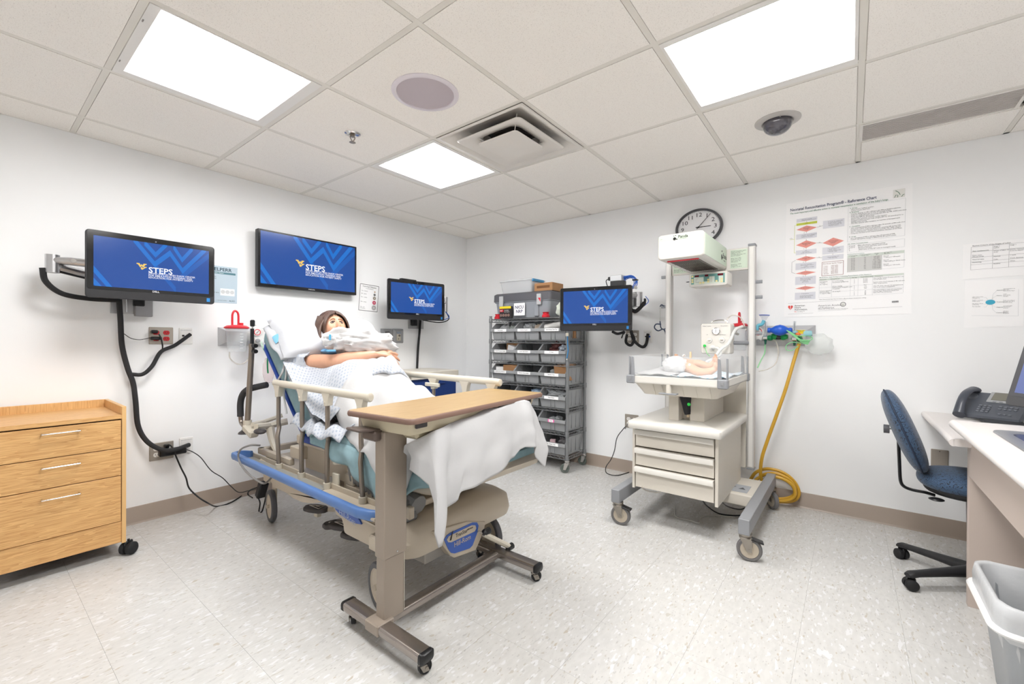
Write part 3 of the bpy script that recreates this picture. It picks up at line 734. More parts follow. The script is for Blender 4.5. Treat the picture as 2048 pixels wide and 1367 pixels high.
# --- neonatal chart
A = sheet('reference_chart', [PY(1573, 408, 0), PY(1825, 366, 0), PY(1823, 627, 0), PY(1568, 634, 0)], NB, 'large white neonatal resuscitation reference chart poster on the back wall', 'chart')
t, TL, U, D, N = A
M_teal = mat('dark green ink', (70, 124, 96), .8)
ptxt(t, TL, U, D, 'Neonatal Resuscitation Program\u00ae - Reference Chart', .035, .045, .0285, M_lblue, bold=.012, sx=.80)
ptxt(t, TL, U, D, "The most important and effective action in neonatal resuscitation is ventilation of the baby's lungs.", .035, .083, .0165, M_teal, sx=.84, bold=.006)
rect(t, TL, U, D, N, .865, .030, .95, .095, mat('pale print', (228, 228, 224), .8), 'logo_square', .0003)
mb = MB()
for P in ([(.882, .038), (.905, .055), (.915, .075)], [(.875, .09), (.885, .072), (.90, .075), (.898, .092)], [(.925, .092), (.935, .078), (.945, .075)]):
    mb.tube([TL + U * a + D * b + N * .001 for a, b in P], .0014, 4)
o = mb.build('logo_mark', M_teal, t); o['kind'] = 'stuff'
M_salm = mat('salmon print', (232, 156, 146), .8); M_bxb = mat('pale lilac print', (222, 223, 230), .8)
X0, X1_, X2, X3 = .095, .275, .325, .50
rows = [('b', .148, .178, 'Antenatal counseling\nTeam briefing and equipment check'), ('y', .186, .206, 'Birth'), ('d', .214, .268, 'Term? Tone?\nBreathing or\ncrying?'), ('b', .282, .326, 'Warm and maintain normal temperature,\nposition airway, clear secretions\nif needed, dry, stimulate'), ('d', .342, .408, 'Apnea, gasping, or\nHR below 100\nbpm?'), ('b', .422, .462, 'PPV\nSpO2 monitor\nConsider ECG monitor'), ('d', .478, .522, 'HR below 100\nbpm?'), ('b', .534, .592, 'Check chest movement\nVentilation corrective steps if\nneeded\nETT or laryngeal mask if needed'), ('d', .604, .640, 'HR below 60 bpm?'), ('b', .652, .722, 'Intubate if not already done\nChest compressions\nCoordinate with PPV\n100% O2\nECG monitor'), ('d', .736, .770, 'HR below 60 bpm?'), ('b', .790, .852, 'IV epinephrine\n\nIf HR persistently below 60 bpm\nConsider hypovolemia\nConsider pneumothorax')]
for kd, a, b, s in rows:
    if kd == 'd':
        o = MB().add([TL + U * x + D * y + N * .0003 for x, y in ((X0, (a + b) / 2), ((X0 + X1_) / 2, a), (X1_, (a + b) / 2), ((X0 + X1_) / 2, b))], [(0, 1, 2, 3)]).build('flow_diamond', M_salm, t, smooth=0, fix=False)
    else: o = rect(t, TL, U, D, N, X0, a, X1_, b, M_bxb if kd == 'b' else mat('lime print', (200, 208, 84), .8), 'flow_box', .0003)
    n = s.count('\n') + 1
    ptxt(t, TL, U, D, s, (X0 + X1_) / 2, (a + b) / 2 - n * .0048, .0075, M_ink, align='CENTER', ls=.95)
for kd, a, b, s in (('b', .196, .262, 'Stay with mother for routine care:\nWarm and maintain normal\ntemperature, position airway,\nclear secretions if needed, dry.\nOngoing evaluation'), ('d', .346, .418, 'Labored breathing\nor persistent\ncyanosis?'), ('b', .422, .480, 'Position and clear airway\nSpO2 monitor\nSupplementary O2 as needed\nConsider CPAP'), ('b', .490, .530, 'Post-resuscitation care\nTeam debriefing')):
    if kd == 'd': MB().add([TL + U * x + D * y + N * .0003 for x, y in ((X2, (a + b) / 2), ((X2 + X3) / 2, a), (X3, (a + b) / 2), ((X2 + X3) / 2, b))], [(0, 1, 2, 3)]).build('flow_diamond', M_salm, t, smooth=0, fix=False)
    else: rect(t, TL, U, D, N, X2, a, X3, b, M_bxb, 'flow_box', .0003)
    n = s.count('\n') + 1
    ptxt(t, TL, U, D, s, (X2 + X3) / 2, (a + b) / 2 - n * .0048, .0075, M_ink, align='CENTER', ls=.95)
sg = [(.185, y, .185, y + .012) for y in (.174, .268, .330, .408, .464, .522, .592, .640, .722, .770)] + [(.275, .241, .325, .235), (.275, .375, .325, .38), (.275, .50, .325, .505), (.412, .418, .412, .43), (.412, .480, .412, .49)]
lines(t, TL, U, D, N, sg, M_inkl, .0009)
lines(t, TL, U, D, N, [(.080, .20, .080, .44), (.080, .20, .095, .20), (.080, .44, .095, .44), (.04, .32, .078, .32)], mat('lime print', (200, 208, 84), .8), .0009)
lines(t, TL, U, D, N, [(.062, .52, .062, .61), (.062, .52, .095, .505), (.062, .61, .095, .622)], M_inkl, .0008)
ptxt(t, TL, U, D, '1\nminute', .05, .30, .007, M_ink, align='CENTER')
for q, (u, v) in enumerate(((.30, .230), (.30, .37), (.30, .495), (.165, .272), (.165, .41), (.165, .525), (.165, .645))): ptxt(t, TL, U, D, 'YES' if q > 2 else 'NO', u, v, .006, M_ink, align='CENTER')
lines(t, TL, U, D, N, [(X2, .545, X3, .545), (X3, .545, X3, .66), (X3, .66, X2, .66), (X2, .66, X2, .545)], mat('maroon ink', (150, 96, 92), .8), .0012)
ptxt(t, TL, U, D, 'Pre-ductal SpO2 Target', (X2 + X3) / 2, .553, .0115, mat('brown ink', (140, 104, 98), .8), align='CENTER')
ptxt(t, TL, U, D, '1 min\n2 min\n3 min\n4 min\n5 min\n10 min', .338, .575, .0108, mat('brown ink', (140, 104, 98), .8), ls=.97)
ptxt(t, TL, U, D, '60%-65%\n65%-70%\n70%-75%\n75%-80%\n80%-85%\n85%-95%', .40, .575, .0108, mat('brown ink', (140, 104, 98), .8), ls=.97)
body = [('A  Airway', .118), ('B  Breathing', .152), ('C  Circulation', .268), ('D  Drugs', .352)]
for s, v in body: ptxt(t, TL, U, D, s, .54, v, .010, M_teal, bold=.01)
ptxt(t, TL, U, D, '-  Place head in "sniffing" position.\n-  Suction mouth, then nose.', .54, .130, .0095, M_ink)
ptxt(t, TL, U, D, '-  If apneic, gasping, or HR <100 bpm, give PPV at 40-60 breaths/min.\n-  Listen for rising heart rate for first 15 seconds of PPV.\n-  If HR not rising and chest not moving with PPV, do MR. SOPA until chest\n   moves with PPV for 30 seconds.\n-  Attach pulse oximeter; consider cardiac monitor.\n-  Intubate or place laryngeal mask and give PPV for 30 seconds prior to\n   starting compressions.\n-  Use CO2 detector after intubation or insertion of laryngeal mask.', .54, .166, .0095, M_ink, ls=1.0)
ptxt(t, TL, U, D, '-  Start compressions if HR is <60 bpm after 30 seconds of PPV with chest\n   movement. Check HR every 60 seconds.\n-  Cardiac monitor is preferred method for assessing HR during CPR.\n-  Give 3 compressions: 1 breath every 2 seconds. Use 100% oxygen.\n-  Compress one-third of the anterior-posterior diameter of the chest.', .54, .281, .0095, M_ink)
ptxt(t, TL, U, D, '-  Give epinephrine if HR is <60 bpm after 60 seconds of CPR.\n-  Caution: epinephrine dosage is different for ET and IV routes.', .54, .365, .0095, M_ink)
lines(t, TL, U, D, N, [(.53, .112, .955, .106), (.955, .106, .955, .395), (.955, .395, .53, .398), (.53, .398, .53, .112)], mat('pale grey ink', (200, 204, 206), .7), .0006)
ptxt(t, TL, U, D, 'MR. SOPA Corrective Steps', .53, .410, .0095, M_teal)
ptxt(t, TL, U, D, 'M and R     Mask adjustment, reposition airway\nS and O      Suction mouth and nose, open mouth\nP                 Pressure increase\nA                 Alternative airway (ET tube or laryngeal mask)', .54, .428, .0100, M_ink)
lines(t, TL, U, D, N, [(.53, .424, .955, .42), (.955, .42, .955, .482), (.955, .482, .53, .486), (.53, .486, .53, .424), (.62, .423, .62, .485)], mat('pale grey ink', (200, 204, 206), .7), .0006)
ptxt(t, TL, U, D, 'Endotracheal Intubation', .53, .494, .0095, M_teal)
rect(t, TL, U, D, N, .53, .508, .955, .53, mat('pale green print', (214, 222, 214), .8), 'table_header', .0002)
rect(t, TL, U, D, N, .53, .53, .795, .645, mat('grey print', (208, 208, 206), .8), 'table_shade', .0002)
lines(t, TL, U, D, N, [(.53, .645, .955, .64), (.955, .508, .955, .64), (.62, .508, .62, .645), (.715, .508, .715, .645), (.795, .508, .795, .645)], mat('pale grey ink', (200, 204, 206), .7), .0006)
ptxt(t, TL, U, D, 'Gestational Age\n(weeks)', .575, .509, .0075, align='CENTER', ls=.9); ptxt(t, TL, U, D, 'Depth of Insertion\nat Lips (cm)', .668, .509, .0075, align='CENTER', ls=.9); ptxt(t, TL, U, D, 'Weight\n(g)', .755, .509, .0075, align='CENTER', ls=.9); ptxt(t, TL, U, D, 'ET Tube Size\n(ID, mm)', .81, .509, .0075, ls=.9)
ptxt(t, TL, U, D, '23-24\n25-26\n27-29\n30-32\n33-34\n35-37\n38-40\n41-43', .575, .533, .0092, align='CENTER', ls=1.16)
ptxt(t, TL, U, D, '5.5\n6.0\n6.5\n7.0\n7.5\n8.0\n8.5\n9.0', .668, .533, .0092, align='CENTER', ls=1.16)
ptxt(t, TL, U, D, '500-600\n700-800\n900-1,000\n1,100-1,400\n1,500-1,800\n1,900-2,400\n2,500-3,100\n3,200-4,200', .755, .533, .0092, align='CENTER', ls=1.16)
ptxt(t, TL, U, D, 'Size 2.5\n<1,000 g or <28 weeks\n\nSize 3.0\n1,000-2,000 g or 28-34 weeks\n\nSize 3.5\n>2,000 g or >34 weeks', .805, .535, .0090)
ptxt(t, TL, U, D, 'Medications Used During or Following Resuscitation of the Newborn', .305, .668, .0102, M_teal, bold=.004)
rect(t, TL, U, D, N, .305, .685, .955, .700, mat('pale green print', (214, 222, 214), .8), 'table_header', .0002)
ptxt(t, TL, U, D, 'Medication          Dosage/Route*                            Wt (kg)        Total Volume (mL)    Precautions', .31, .687, .0085)
lines(t, TL, U, D, N, [(.305, .685, .305, .845), (.41, .685, .41, .845), (.56, .685, .56, .845), (.62, .685, .62, .845), (.73, .685, .73, .845), (.955, .685, .955, .835), (.305, .845, .955, .84), (.305, .76, .73, .757), (.305, .80, .955, .795)], mat('pale grey ink', (200, 204, 206), .7), .0006)
ptxt(t, TL, U, D, 'Epinephrine\n1:10,000\n(0.1 mg/mL)\n\n\n\n\nVolume expanders\nNormal saline\nO negative PRBC', .31, .705, .0092)
ptxt(t, TL, U, D, '0.1 to 0.3 mL/kg\nIntravenous (preferred)\n\n\n0.5 to 1 mL/kg\nEndotracheal acceptable until\nIV available\n\n10 mL/kg IV', .415, .705, .0092)
ptxt(t, TL, U, D, '1\n2\n3\n4\n\n1\n2\n3\n4\n\n1\n2\n3\n4', .59, .704, .0082, align='CENTER'); ptxt(t, TL, U, D, '0.1-0.3\n0.2-0.6\n0.3-0.9\n0.4-1.2\n\n0.5-1\n1-2\n1.5-3\n2-4\n\n10\n20\n30\n40', .675, .704, .0082, align='CENTER')
ptxt(t, TL, U, D, 'Give rapidly. Follow IV dose with 0.5-1 mL\nnormal saline flush.\n\nRepeat every 3 to 5 minutes if HR <60 with\nchest compressions.\n\nAfter ET dose, may give IV epinephrine as\nsoon as IV route is established.\n\nNot responding to steps of resuscitation\nand has signs of shock or blood loss.\nGive over 5 to 10 minutes.', .735, .705, .0088)
ptxt(t, TL, U, D, '*Note: Endotracheal dose may not result in effective plasma concentration of drug.', .305, .855, .0078)
lines(t, TL, U, D, N, [(.035, .880, .53, .872), (.035, .975, .26, .972), (.30, .955, .53, .952), (.58, .95, .95, .945)], M_inkl, .0005)
heart = [(.5 + .5 * (16 * math.sin(a) ** 3) / 16, .5 - .5 * (13 * math.cos(a) - 5 * math.cos(2 * a) - 2 * math.cos(3 * a) - math.cos(4 * a)) / 16) for a in [k * 2 * math.pi / 24 for k in range(24)]]
MB().add([TL + U * (.035 + x * .045) + D * (.893 + y * .046) + N * .0005 for x, y in heart], [tuple(range(24))]).build('heart_emblem', mat('coral red print', (224, 84, 78), .8), t, smooth=0, fix=False)
MB().add([TL + U * (.035 + x * .045) + D * (.893 + y * .046) + N * .0008 for x, y in ((.46, .2), (.54, .2), (.54, .85), (.5, .95), (.46, .85))], [(0, 1, 2, 3, 4)]).build('torch_mark', M_paper, t, smooth=0, fix=False)
ptxt(t, TL, U, D, 'American\nHeart\nAssociation.', .093, .893, .0165, M_ink, ls=.88, bold=.004)
ptxt(t, TL, U, D, 'life', .093, .948, .0125, mat('coral red print', (224, 84, 78), .8)); ptxt(t, TL, U, D, 'is why\u2122', .122, .948, .0125, M_inkl)
ptxt(t, TL, U, D, 'American Academy\nof Pediatrics', .30, .900, .0185, M_inkl, ls=.9)
ptxt(t, TL, U, D, 'DEDICATED TO THE HEALTH OF ALL CHILDREN\u00ae', .30, .938, .0075, M_inkl)
MB().lathe([(.0165, 0), (.0165, .0005), (.012, .0007)], TL + U * .505 + D * .908, N, 24).build('round_seal', M_inkl, t, smooth=0)
MB().lathe([(.0125, 0), (.0125, .0008)], TL + U * .505 + D * .908, N, 20).build('seal_centre', mat('pale print', (228, 228, 224), .8), t, smooth=0)
mb = MB()
for k in range(22): mb.add([TL + U * (.875 + k * .0022) + D * .898 + N * .0004, TL + U * (.875 + k * .0022 + .0006 + .0007 * (k % 3)) + D * .898 + N * .0004, TL + U * (.875 + k * .0022 + .0006 + .0007 * (k % 3)) + D * .912 + N * .0004, TL + U * (.875 + k * .0022) + D * .912 + N * .0004], [(0, 1, 2, 3)])
o = mb.build('barcode', M_ink, t, smooth=0, fix=False); o['kind'] = 'stuff'
for u in (.25, .5, .75): pass
# --- two sheets above the phone
xr = PY(2090, 480, 0).x
tl, bl = PY(1926, 489, 0), PY(1924, 559, 0)
A = sheet('table_sheet', [tl, (xr, 0, tl.z + .003), (xr, 0, bl.z + .008), bl], NB, 'upper white paper sheet with a printed comparison table above the phone', 'paper')
t, TL, U, D, N = A; UW = U.length
def uu(x): return x / UW
ptxt(t, TL, U, D, 'Review Criteria of the Stages of Labor', uu(.04), .045, .010, M_ink)
sg = [(uu(.035), v, 1.0, v - .0) for v in (.10, .24, .40, .52, .60, .74)] + [(u, .10, u, .74) for u in (uu(.035), uu(.125), uu(.19), uu(.255), uu(.32), uu(.385))]
lines(t, TL, U, D, N, sg, M_inkl, .0005)
for c_, s in ((uu(.04), '\n\nMain manifestations\n\n\nPelvic exam\nEffaced cervix\n\nMaternal state\n\nMonitoring'), (uu(.128), 'Stage 1\nLatent\n\nOnset of labor to\n4 cm\n\n\nNormal\n\nCalm\n\n\nRoutine'), (uu(.193), 'Stage 1\n\n\nActive contractions\n4 cm to dilated\n\n\n1 cm/h\n\nVocal, Anxious\n\nOften'), (uu(.258), 'Stage 2\n\n\nFull dilation\nto birth of baby\n\n\nPush\n\nIntense urge\nto bear down\n\nEvery 5 min'), (uu(.323), 'Stage 3\n\n\nPlacenta\ndelivered\n\n\nNone\n\nRelief')):
    ptxt(t, TL, U, D, s, c_, .12, .0085, M_ink)
tl, bl = PY(1929, 561, 0), PY(1928, 655, 0); tr = PY(2047, 558, 0); br = PY(2046, 652, 0)
A = sheet('mind_map_sheet', [tl, tr, br, bl], NB, 'lower white paper sheet with a mind map around a small blue oval', 'paper')
t, TL, U, D, N = A
MB().lathe([(.02, 0), (.02, .0004)], TL + U * .455 + D * .46, N, 24, sx=1.0, sy=.75).build('blue_oval', mat('cyan print', (70, 170, 200), .8), t, smooth=0)
sg = []
for k, (v, s) in enumerate(((.22, 'Assessment'), (.33, 'History'), (.46, 'Treatment'), (.57, 'Diagnosis'), (.68, 'Complications'))):
    mb = [(.495 if k == 2 else .47, .46), (.50, .46 + (v - .46) * .7), (.56, v)]
    sg += [(a[0], a[1], b[0], b[1]) for a, b in zip(mb, mb[1:])] + [(.56, v, .66, v)]
    ptxt(t, TL, U, D, s, .56, v - .018, .0068); ptxt(t, TL, U, D, ('risk of preterm birth\nvital signs\nfetal monitoring every hour', 'onset\nprior births\nallergies', 'fluids and antibiotics\ntocolysis for 48 hours\nsteroid course', 'cervical length\nultrasound\ncultures', 'infection\nbleeding\nabruption')[k], .67, v - .045, .0062)
for k, v in enumerate((.36, .43, .50, .56)):
    sg += [(.44, .46, .38, v), (.38, v, .34, v)]
    ptxt(t, TL, U, D, ('Labor before thirty seven weeks\nof pregnancy', 'Regular contractions with change\nof the cervix', 'May follow infection, stretch\nor bleeding', 'Warning signs')[k], .14, v - .02, .0062)
sg += [(.13, .20, .92, .20), (.92, .20, .92, .74), (.92, .74, .13, .74), (.13, .74, .13, .20)][1:3]
lines(t, TL, U, D, N, sg, mat('pale grey ink', (200, 204, 206), .7), .0005)
# ================================================================== CLOCK
c = V((2.683, 0, 2.155)); RX, RZ = .185, .152
t = thing('clock', c, 'large round wall clock with a dark grey rim behind the warmer head', 'clock')
def el(r): return [(r * RX * math.cos(a), r * RZ * math.sin(a)) for a in [k * 2 * math.pi / 48 for k in range(48)]]
def ringz(r, d): return [V((c.x + x, -d, c.z + y)) for x, y in el(r)]
MB().loft([ringz(1, .001), ringz(1, .03), ringz(.97, .042), ringz(.92, .040), ringz(.89, .018)], cap=False).build('rim', mat('charcoal rim', (70, 70, 74), .35), t)
MB().loft([ringz(.9, .002), ringz(.9, .016)]).build('dial', mat('clock face', (236, 236, 238), .5), t)
for k in range(12):
    a = math.pi / 2 - (k + 1) * math.pi / 6
    text(str(k + 1), (c.x + RX * .70 * math.cos(a), -.0175, c.z + RZ * .70 * math.sin(a) + .0175), UB, ZA, .046, M_ink, t, align='CENTER', sx=1.2, name='numeral')
mb = MB()
for k in range(60):
    a = k * math.pi / 30; w = .0007 if k % 5 else .0014
    p, q = V((c.x + RX * .84 * math.cos(a), -.0172, c.z + RZ * .84 * math.sin(a))), V((c.x + RX * .88 * math.cos(a), -.0172, c.z + RZ * .88 * math.sin(a)))
    n = (q - p).normalized().cross(YA) * w; mb.add([p + n, q + n, q - n, p - n], [(0, 1, 2, 3)])
o = mb.build('minute_ticks', M_inkl, t, smooth=0, fix=False); o['kind'] = 'stuff'
def hand(a, L, w, d, nm):
    a = math.radians(90 - a); u = V((math.cos(a) * RX, 0, math.sin(a) * RZ)); p = V((c.x, -d, c.z)); n = u.normalized().cross(YA) * w
    MB().add([p - u * .12 + n, p + u * L + n * .6, p + u * L - n * .6, p - u * .12 - n] + [q + V((0, -.001, 0)) for q in (p - u * .12 + n, p + u * L + n * .6, p + u * L - n * .6, p - u * .12 - n)], [(0, 1, 2, 3), (4, 5, 6, 7), (0, 1, 5, 4), (1, 2, 6, 5), (2, 3, 7, 6), (3, 0, 4, 7)]).build(nm, M_black, t, smooth=0)
hand(91, .52, .0035, .020, 'hour_hand'); hand(38, .82, .0025, .023, 'minute_hand')
MB().cyl((c.x, -.016, c.z), (c.x, -.026, c.z), .006, n=14).build('hub', M_black, t)
# ================================================================== FURNITURE HELPERS
def caster(t, x, y, r=.05, w=.022, ang=0.0, top=.14, wm_=None, hub=None, fork=None, brake=False, off=.02, twin=False, name='caster'):
    """swivel caster touching the floor under (x, y); ang = rolling direction"""
    wm_ = wm_ or M_rub; hub = hub or M_beige; fork = fork or M_steel
    a = math.radians(ang); F = V((math.cos(a), math.sin(a), 0)); A = V((-F.y, F.x, 0))
    P = V((x, y, 0)); W = P + F * off + V((0, 0, r))
    mb = MB()
    mb.cyl((x, y, top), (x, y, top - .012), r * .55, r * .55, 16).cyl((x, y, top - .012), (x, y, top - .025), r * .4, r * .5, 16)
    for s in (-1, 1):
        o = A * s * (w / 2 + .004)
        q = [P + o + V((0, 0, top - .02)) - F * r * .5, P + o + V((0, 0, top - .02)) + F * r * .5, W + o + F * .012 - V((0, 0, .012)), W + o - F * .012 - V((0, 0, .012))]
        mb.add(q + [p + A * s * .003 for p in q], [(0, 1, 2, 3), (7, 6, 5, 4), (0, 4, 5, 1), (1, 5, 6, 2), (2, 6, 7, 3), (3, 7, 4, 0)])
    mb.cyl(W - A * (w / 2 + .009), W + A * (w / 2 + .009), .007, n=10)
    c = mb.build(name, fork, t)
    wh = MB().lathe([(r * .74, -w / 2), (r * .92, -w / 2), (r, -w * .3), (r, w * .3), (r * .92, w / 2), (r * .74, w / 2), (r * .74, -w / 2)], W, A, 28).build('wheel', wm_, c)
    MB().lathe([(.004, -w * .44), (r * .3, -w * .5), (r * .32, -w * .3), (r * .72, -w * .42), (r * .76, -w * .3), (r * .76, w * .3), (r * .72, w * .42), (r * .32, w * .3), (r * .3, w * .5), (.004, w * .44)], W, A, 24).build('wheel_hub', hub, c)
    if brake:
        b = P + F * r * .9 + V((0, 0, top - .035))
        R = Matrix.Rotation(a, 3, 'Z') @ Matrix.Rotation(.25, 3, 'Y')
        MB().rbox(b, (r * 1.0, r * .75, .008), .003, R).build('brake_pedal', M_black, c)
    return c
def twin_caster(t, x, y, r=.03, ang=0.0, top=.075):
    a = math.radians(ang); A = V((math.cos(a), math.sin(a), 0)); c0 = V((x, y, r))
    mb = MB().cyl((x, y, r), (x, y, top), .006, n=10)
    mb.rbox(c0 + V((0, 0, r * .5)), (r * 1.5, .014, r * 1.4), .005, Matrix.Rotation(a + math.pi / 2, 3, 'Z'))
    c = mb.build('caster', M_black, t)
    for s in (-1, 1):
        MB().lathe([(r * .3, 0), (r * .95, 0), (r, r * .15), (r, r * .6), (r * .8, r * .8), (r * .4, r * .9), (0, r * .92)], c0 + A * s * .006, A * s, 22).build('wheel', M_bmatte, c)
# ================================================================== OAK DRAWER UNIT
t = thing('drawer_unit', (.26, -3.48, 0), 'oak veneer drawer unit on black casters at the left edge', 'drawer unit')
WY = wood('oak grain across', (186, 134, 78), (226, 182, 122), 'Y', 1.5); WZ = wood('oak grain upright', (202, 154, 98), (228, 188, 130), 'Z', 1.4); WE = mat('oak edge band', (222, 180, 122), .4)
xa, xb, ya, yb = .022, .505, -3.735, -3.225
MB().box(xa, xb - .004, yb - .018, yb, .075, .833, .0012).build('side_panel', WZ, t)
MB().box(xa, xb - .004, ya, ya + .018, .075, .833, .0012).build('side_panel', WZ, t)
MB().box(xb - .004, xb, yb - .018, yb, .075, .833, .0008).box(xb - .004, xb, ya, ya + .018, .075, .833, .0008).build('edge_band', WE, t)
MB().box(xa, xa + .018, ya + .018, yb - .018, .76, .833, .001).build('back_rail', WZ, t)
MB().box(xa + .018, xb - .001, ya + .018, yb - .018, .766, .788, .001).build('top', WY, t)
MB().box(xa, xb - .03, ya + .018, yb - .018, .09, .766).build('carcass', mat('dark gap', (60, 42, 26), .8), t, smooth=0)
MB().box(xb - .03, xb - .008, ya + .018, yb - .018, .080, .196, .001).build('plinth', WY, t)
for z0, z1 in ((.606, .759), (.454, .602), (.200, .450)):
    d = MB().box(xb - .022, xb - .002, ya + .021, yb - .021, z0, z1, .0012).build('drawer', WY, t)
    zh = z1 - .028 if z1 < .46 else z1 - .026
    zh = {.759: .731, .602: .561, .450: .403}[z1]
    MB().tube(curve_pts([(xb - .002, -3.545, zh), (xb + .022, -3.545, zh), (xb + .027, -3.538, zh), (xb + .027, -3.42, zh), (xb + .022, -3.413, zh), (xb - .002, -3.413, zh)], 4), .0036, 8).build('handle', M_chrome, d)
for x, y, a in ((.49, -3.212, 38), (.49, -3.72, 15), (.06, -3.25, 70), (.06, -3.72, 50)): twin_caster(t, x, y, .034, a, .085)
# ================================================================== WIRE SHELF
M_wire = mat('grey epoxy wire', (136, 138, 140), .4, .4)
t = thing('wire_shelf', (1.18, -.2, 0), 'grey wire shelving unit on casters full of grey bins, in the room corner', 'shelf')
SX0, SX1, SY0, SY1 = .715, 1.645, -.372, -.045
for x in (SX0, SX1):
    for y in (SY0, SY1):
        MB().cyl((x, y, .105), (x, y, 1.455), .0135, n=14).cyl((x, y, 1.455), (x, y, 1.462), .0155, n=14).build('post', M_wire, t)
TZ = [.142, .36, .575, .79, 1.0, 1.212, 1.425]
proto = None
for k, z in enumerate(TZ):
    if proto is None:
        mb = MB(); zz = 0
        for q in (0, -.026):
            mb.tube([(SX0, SY0, z + q), (SX1, SY0, z + q)], .0032, 6).tube([(SX0, SY1, z + q), (SX1, SY1, z + q)], .0032, 6)
            mb.tube([(SX0, SY0, z + q), (SX0, SY1, z + q)], .0032, 6).tube([(SX1, SY0, z + q), (SX1, SY1, z + q)], .0032, 6)
        proto = mb.build('shelf', M_wire, t); proto['kind'] = 'thing'
        mb = MB()
        for x in (SX0, SX1):
            for y in (SY0, SY1): mb.lathe([(.0155, -.035), (.0185, -.03), (.0175, .008), (.0165, .012)], (x, y, z), n=14)
        mb.build('collar', M_wire, proto)['kind'] = 'stuff'
        mb = MB(); n = 38
        for i in range(1, n): x = SX0 + (SX1 - SX0) * i / n; mb.tube([(x, SY0, z + .0045), (x, SY1, z + .0045)], .0017, 4, cap=False)
        mb.build('wire_deck', M_wire, proto)['kind'] = 'stuff'
        mb = MB()
        for y in (SY0, SY1): mb.tube([(SX0 + .02 + (SX1 - SX0 - .04) * i / 36, y, z - (.003 if i % 2 else .023)) for i in range(37)], .002, 4)
        for x in (SX0, SX1): mb.tube([(x, SY0 + .02 + (SY1 - SY0 - .04) * i / 12, z - (.003 if i % 2 else .023)) for i in range(13)], .002, 4)
        mb.build('truss_wire', M_wire, proto)['kind'] = 'stuff'
    else:
        c = proto.copy(); COL.objects.link(c); c.parent = t; c.location = proto.location + V((0, 0, z - TZ[0]))
        for g_ in list(proto.children): g2 = g_.copy(); COL.objects.link(g2); g2.parent = c
M_cwh = mat('grey green wheel', (96, 104, 98), .5)
for x, y, a in ((SX1, SY0, 200), (SX1, SY1, 190), (SX0, SY0, 30), (SX0, SY1, 10)): caster(t, x, y, .042, .024, a, .115, M_cwh, M_cwh, M_chrome)
# bins ---------------------------------------------------------------
M_bin = mat('grey storage bin', (150, 152, 154), .45)
BW, BD, BH, BF = .292, .318, .166, .108
def make_bin():
    t = thing('storage_bin', (0, 0, 0), 'bin', 'bin', 'grey bins on the wire shelf')
    w, k = BW / 2, .004
    mb = MB()
    side = [(.022, 0), (.004, BF), (.012, BF + .004), (.072, BH), (BD, BH), (BD - .012, 0)]
    for s in (-1, 1):
        pts = [(s * (w - .012), y, z) if z < .01 else (s * w, y, z) for y, z in side]
        q = [V(p) for p in pts] + [V(p) - V((s * k, 0, 0)) for p in pts]; n = len(pts)
        mb.add(q, [tuple(range(n)), tuple(range(2 * n - 1, n - 1, -1))] + [(i, (i + 1) % n, n + (i + 1) % n, n + i) for i in range(n)])
        mb.tube([(s * w, .0, BF), (s * w, .072, BH), (s * w, BD, BH)], .0055, 6)
        for yy in (.12, .2, .28): mb.box(s * (w - .004) - .004, s * (w - .004) + .004, yy, yy + .008, .02, BH - .01)
    mb.box(-w + .01, w - .01, .022, BD - .012, 0, .004)
    mb.add([(-w + .012, .022, 0), (w - .012, .022, 0), (w, .004, BF), (-w, .004, BF), (-w + .012, .026, 0), (w - .012, .026, 0), (w, .008, BF), (-w, .008, BF)], [(3, 2, 1, 0), (4, 5, 6, 7), (2, 3, 7, 6)])
    mb.add([(-w + .012, BD - .012, 0), (w - .012, BD - .012, 0), (w, BD, BH), (-w, BD, BH), (-w + .012, BD - .016, 0), (w - .012, BD - .016, 0), (w, BD - .004, BH), (-w, BD - .004, BH)], [(3, 2, 1, 0), (4, 5, 6, 7), (2, 3, 7, 6)])
    mb.tube([(-w, BD, BH), (w, BD, BH)], .005, 6)
    for xx in (-.022, .022): mb.box(xx - .002, xx + .002, .006, .022, .006, BF - .03)
    mb.build('body', M_bin, t)
    MB().box(-w - .006, w + .006, -.012, .004, BF - .030, BF + .001, .003).build('front_lip', M_bin, t)
    return t
bin0 = make_bin()
rown = ['bottom', 'fifth', 'fourth', 'third', 'second', 'top']; coln = ['left', 'middle', 'right']
labs = {(5, 0): 'Foley Supplies', (5, 1): 'Amnihook Supplies', (5, 2): 'Quick Release Cath Tray', (4, 0): 'Umbilical Newborn Supply', (4, 1): 'Emesis / Bag Supplies', (4, 2): 'O2 Masks', (3, 0): 'Newborn Set / Warmer', (3, 1): 'Blankets / Cover Supply', (3, 2): 'Blankets / Pads', (2, 0): 'Gloves', (2, 1): 'Tubing', (2, 2): 'Chux / Briefs', (1, 2): 'sharp', (0, 2): 'Hats / Diaper / Bulb', (1, 1): 'Gauze', (1, 0): 'Tape', (0, 0): 'Pads', (0, 1): 'Towels'}
first = True
extra = {(5, 0): 'with clear plastic packets', (5, 1): 'with crumpled clear packets', (5, 2): 'with a white cloth roll', (4, 0): 'with a small brown carton', (4, 1): 'with nothing showing', (4, 2): 'with dark red and grey packets', (3, 0): 'with a brown carton and white card', (3, 1): 'with a bare grey divider', (3, 2): 'with a tall brown carton', (2, 0): 'mostly hidden by the tabletop', (2, 1): 'with a pale blue packet', (2, 2): 'with crumpled clear wrap', (1, 2): 'with a pink edged card', (0, 2): 'with a small pink and white pack', (1, 1): 'behind the white sheet', (1, 0): 'behind the bed', (0, 0): 'hidden by the bed', (0, 1): 'hidden by the white sheet'}
bins = {}
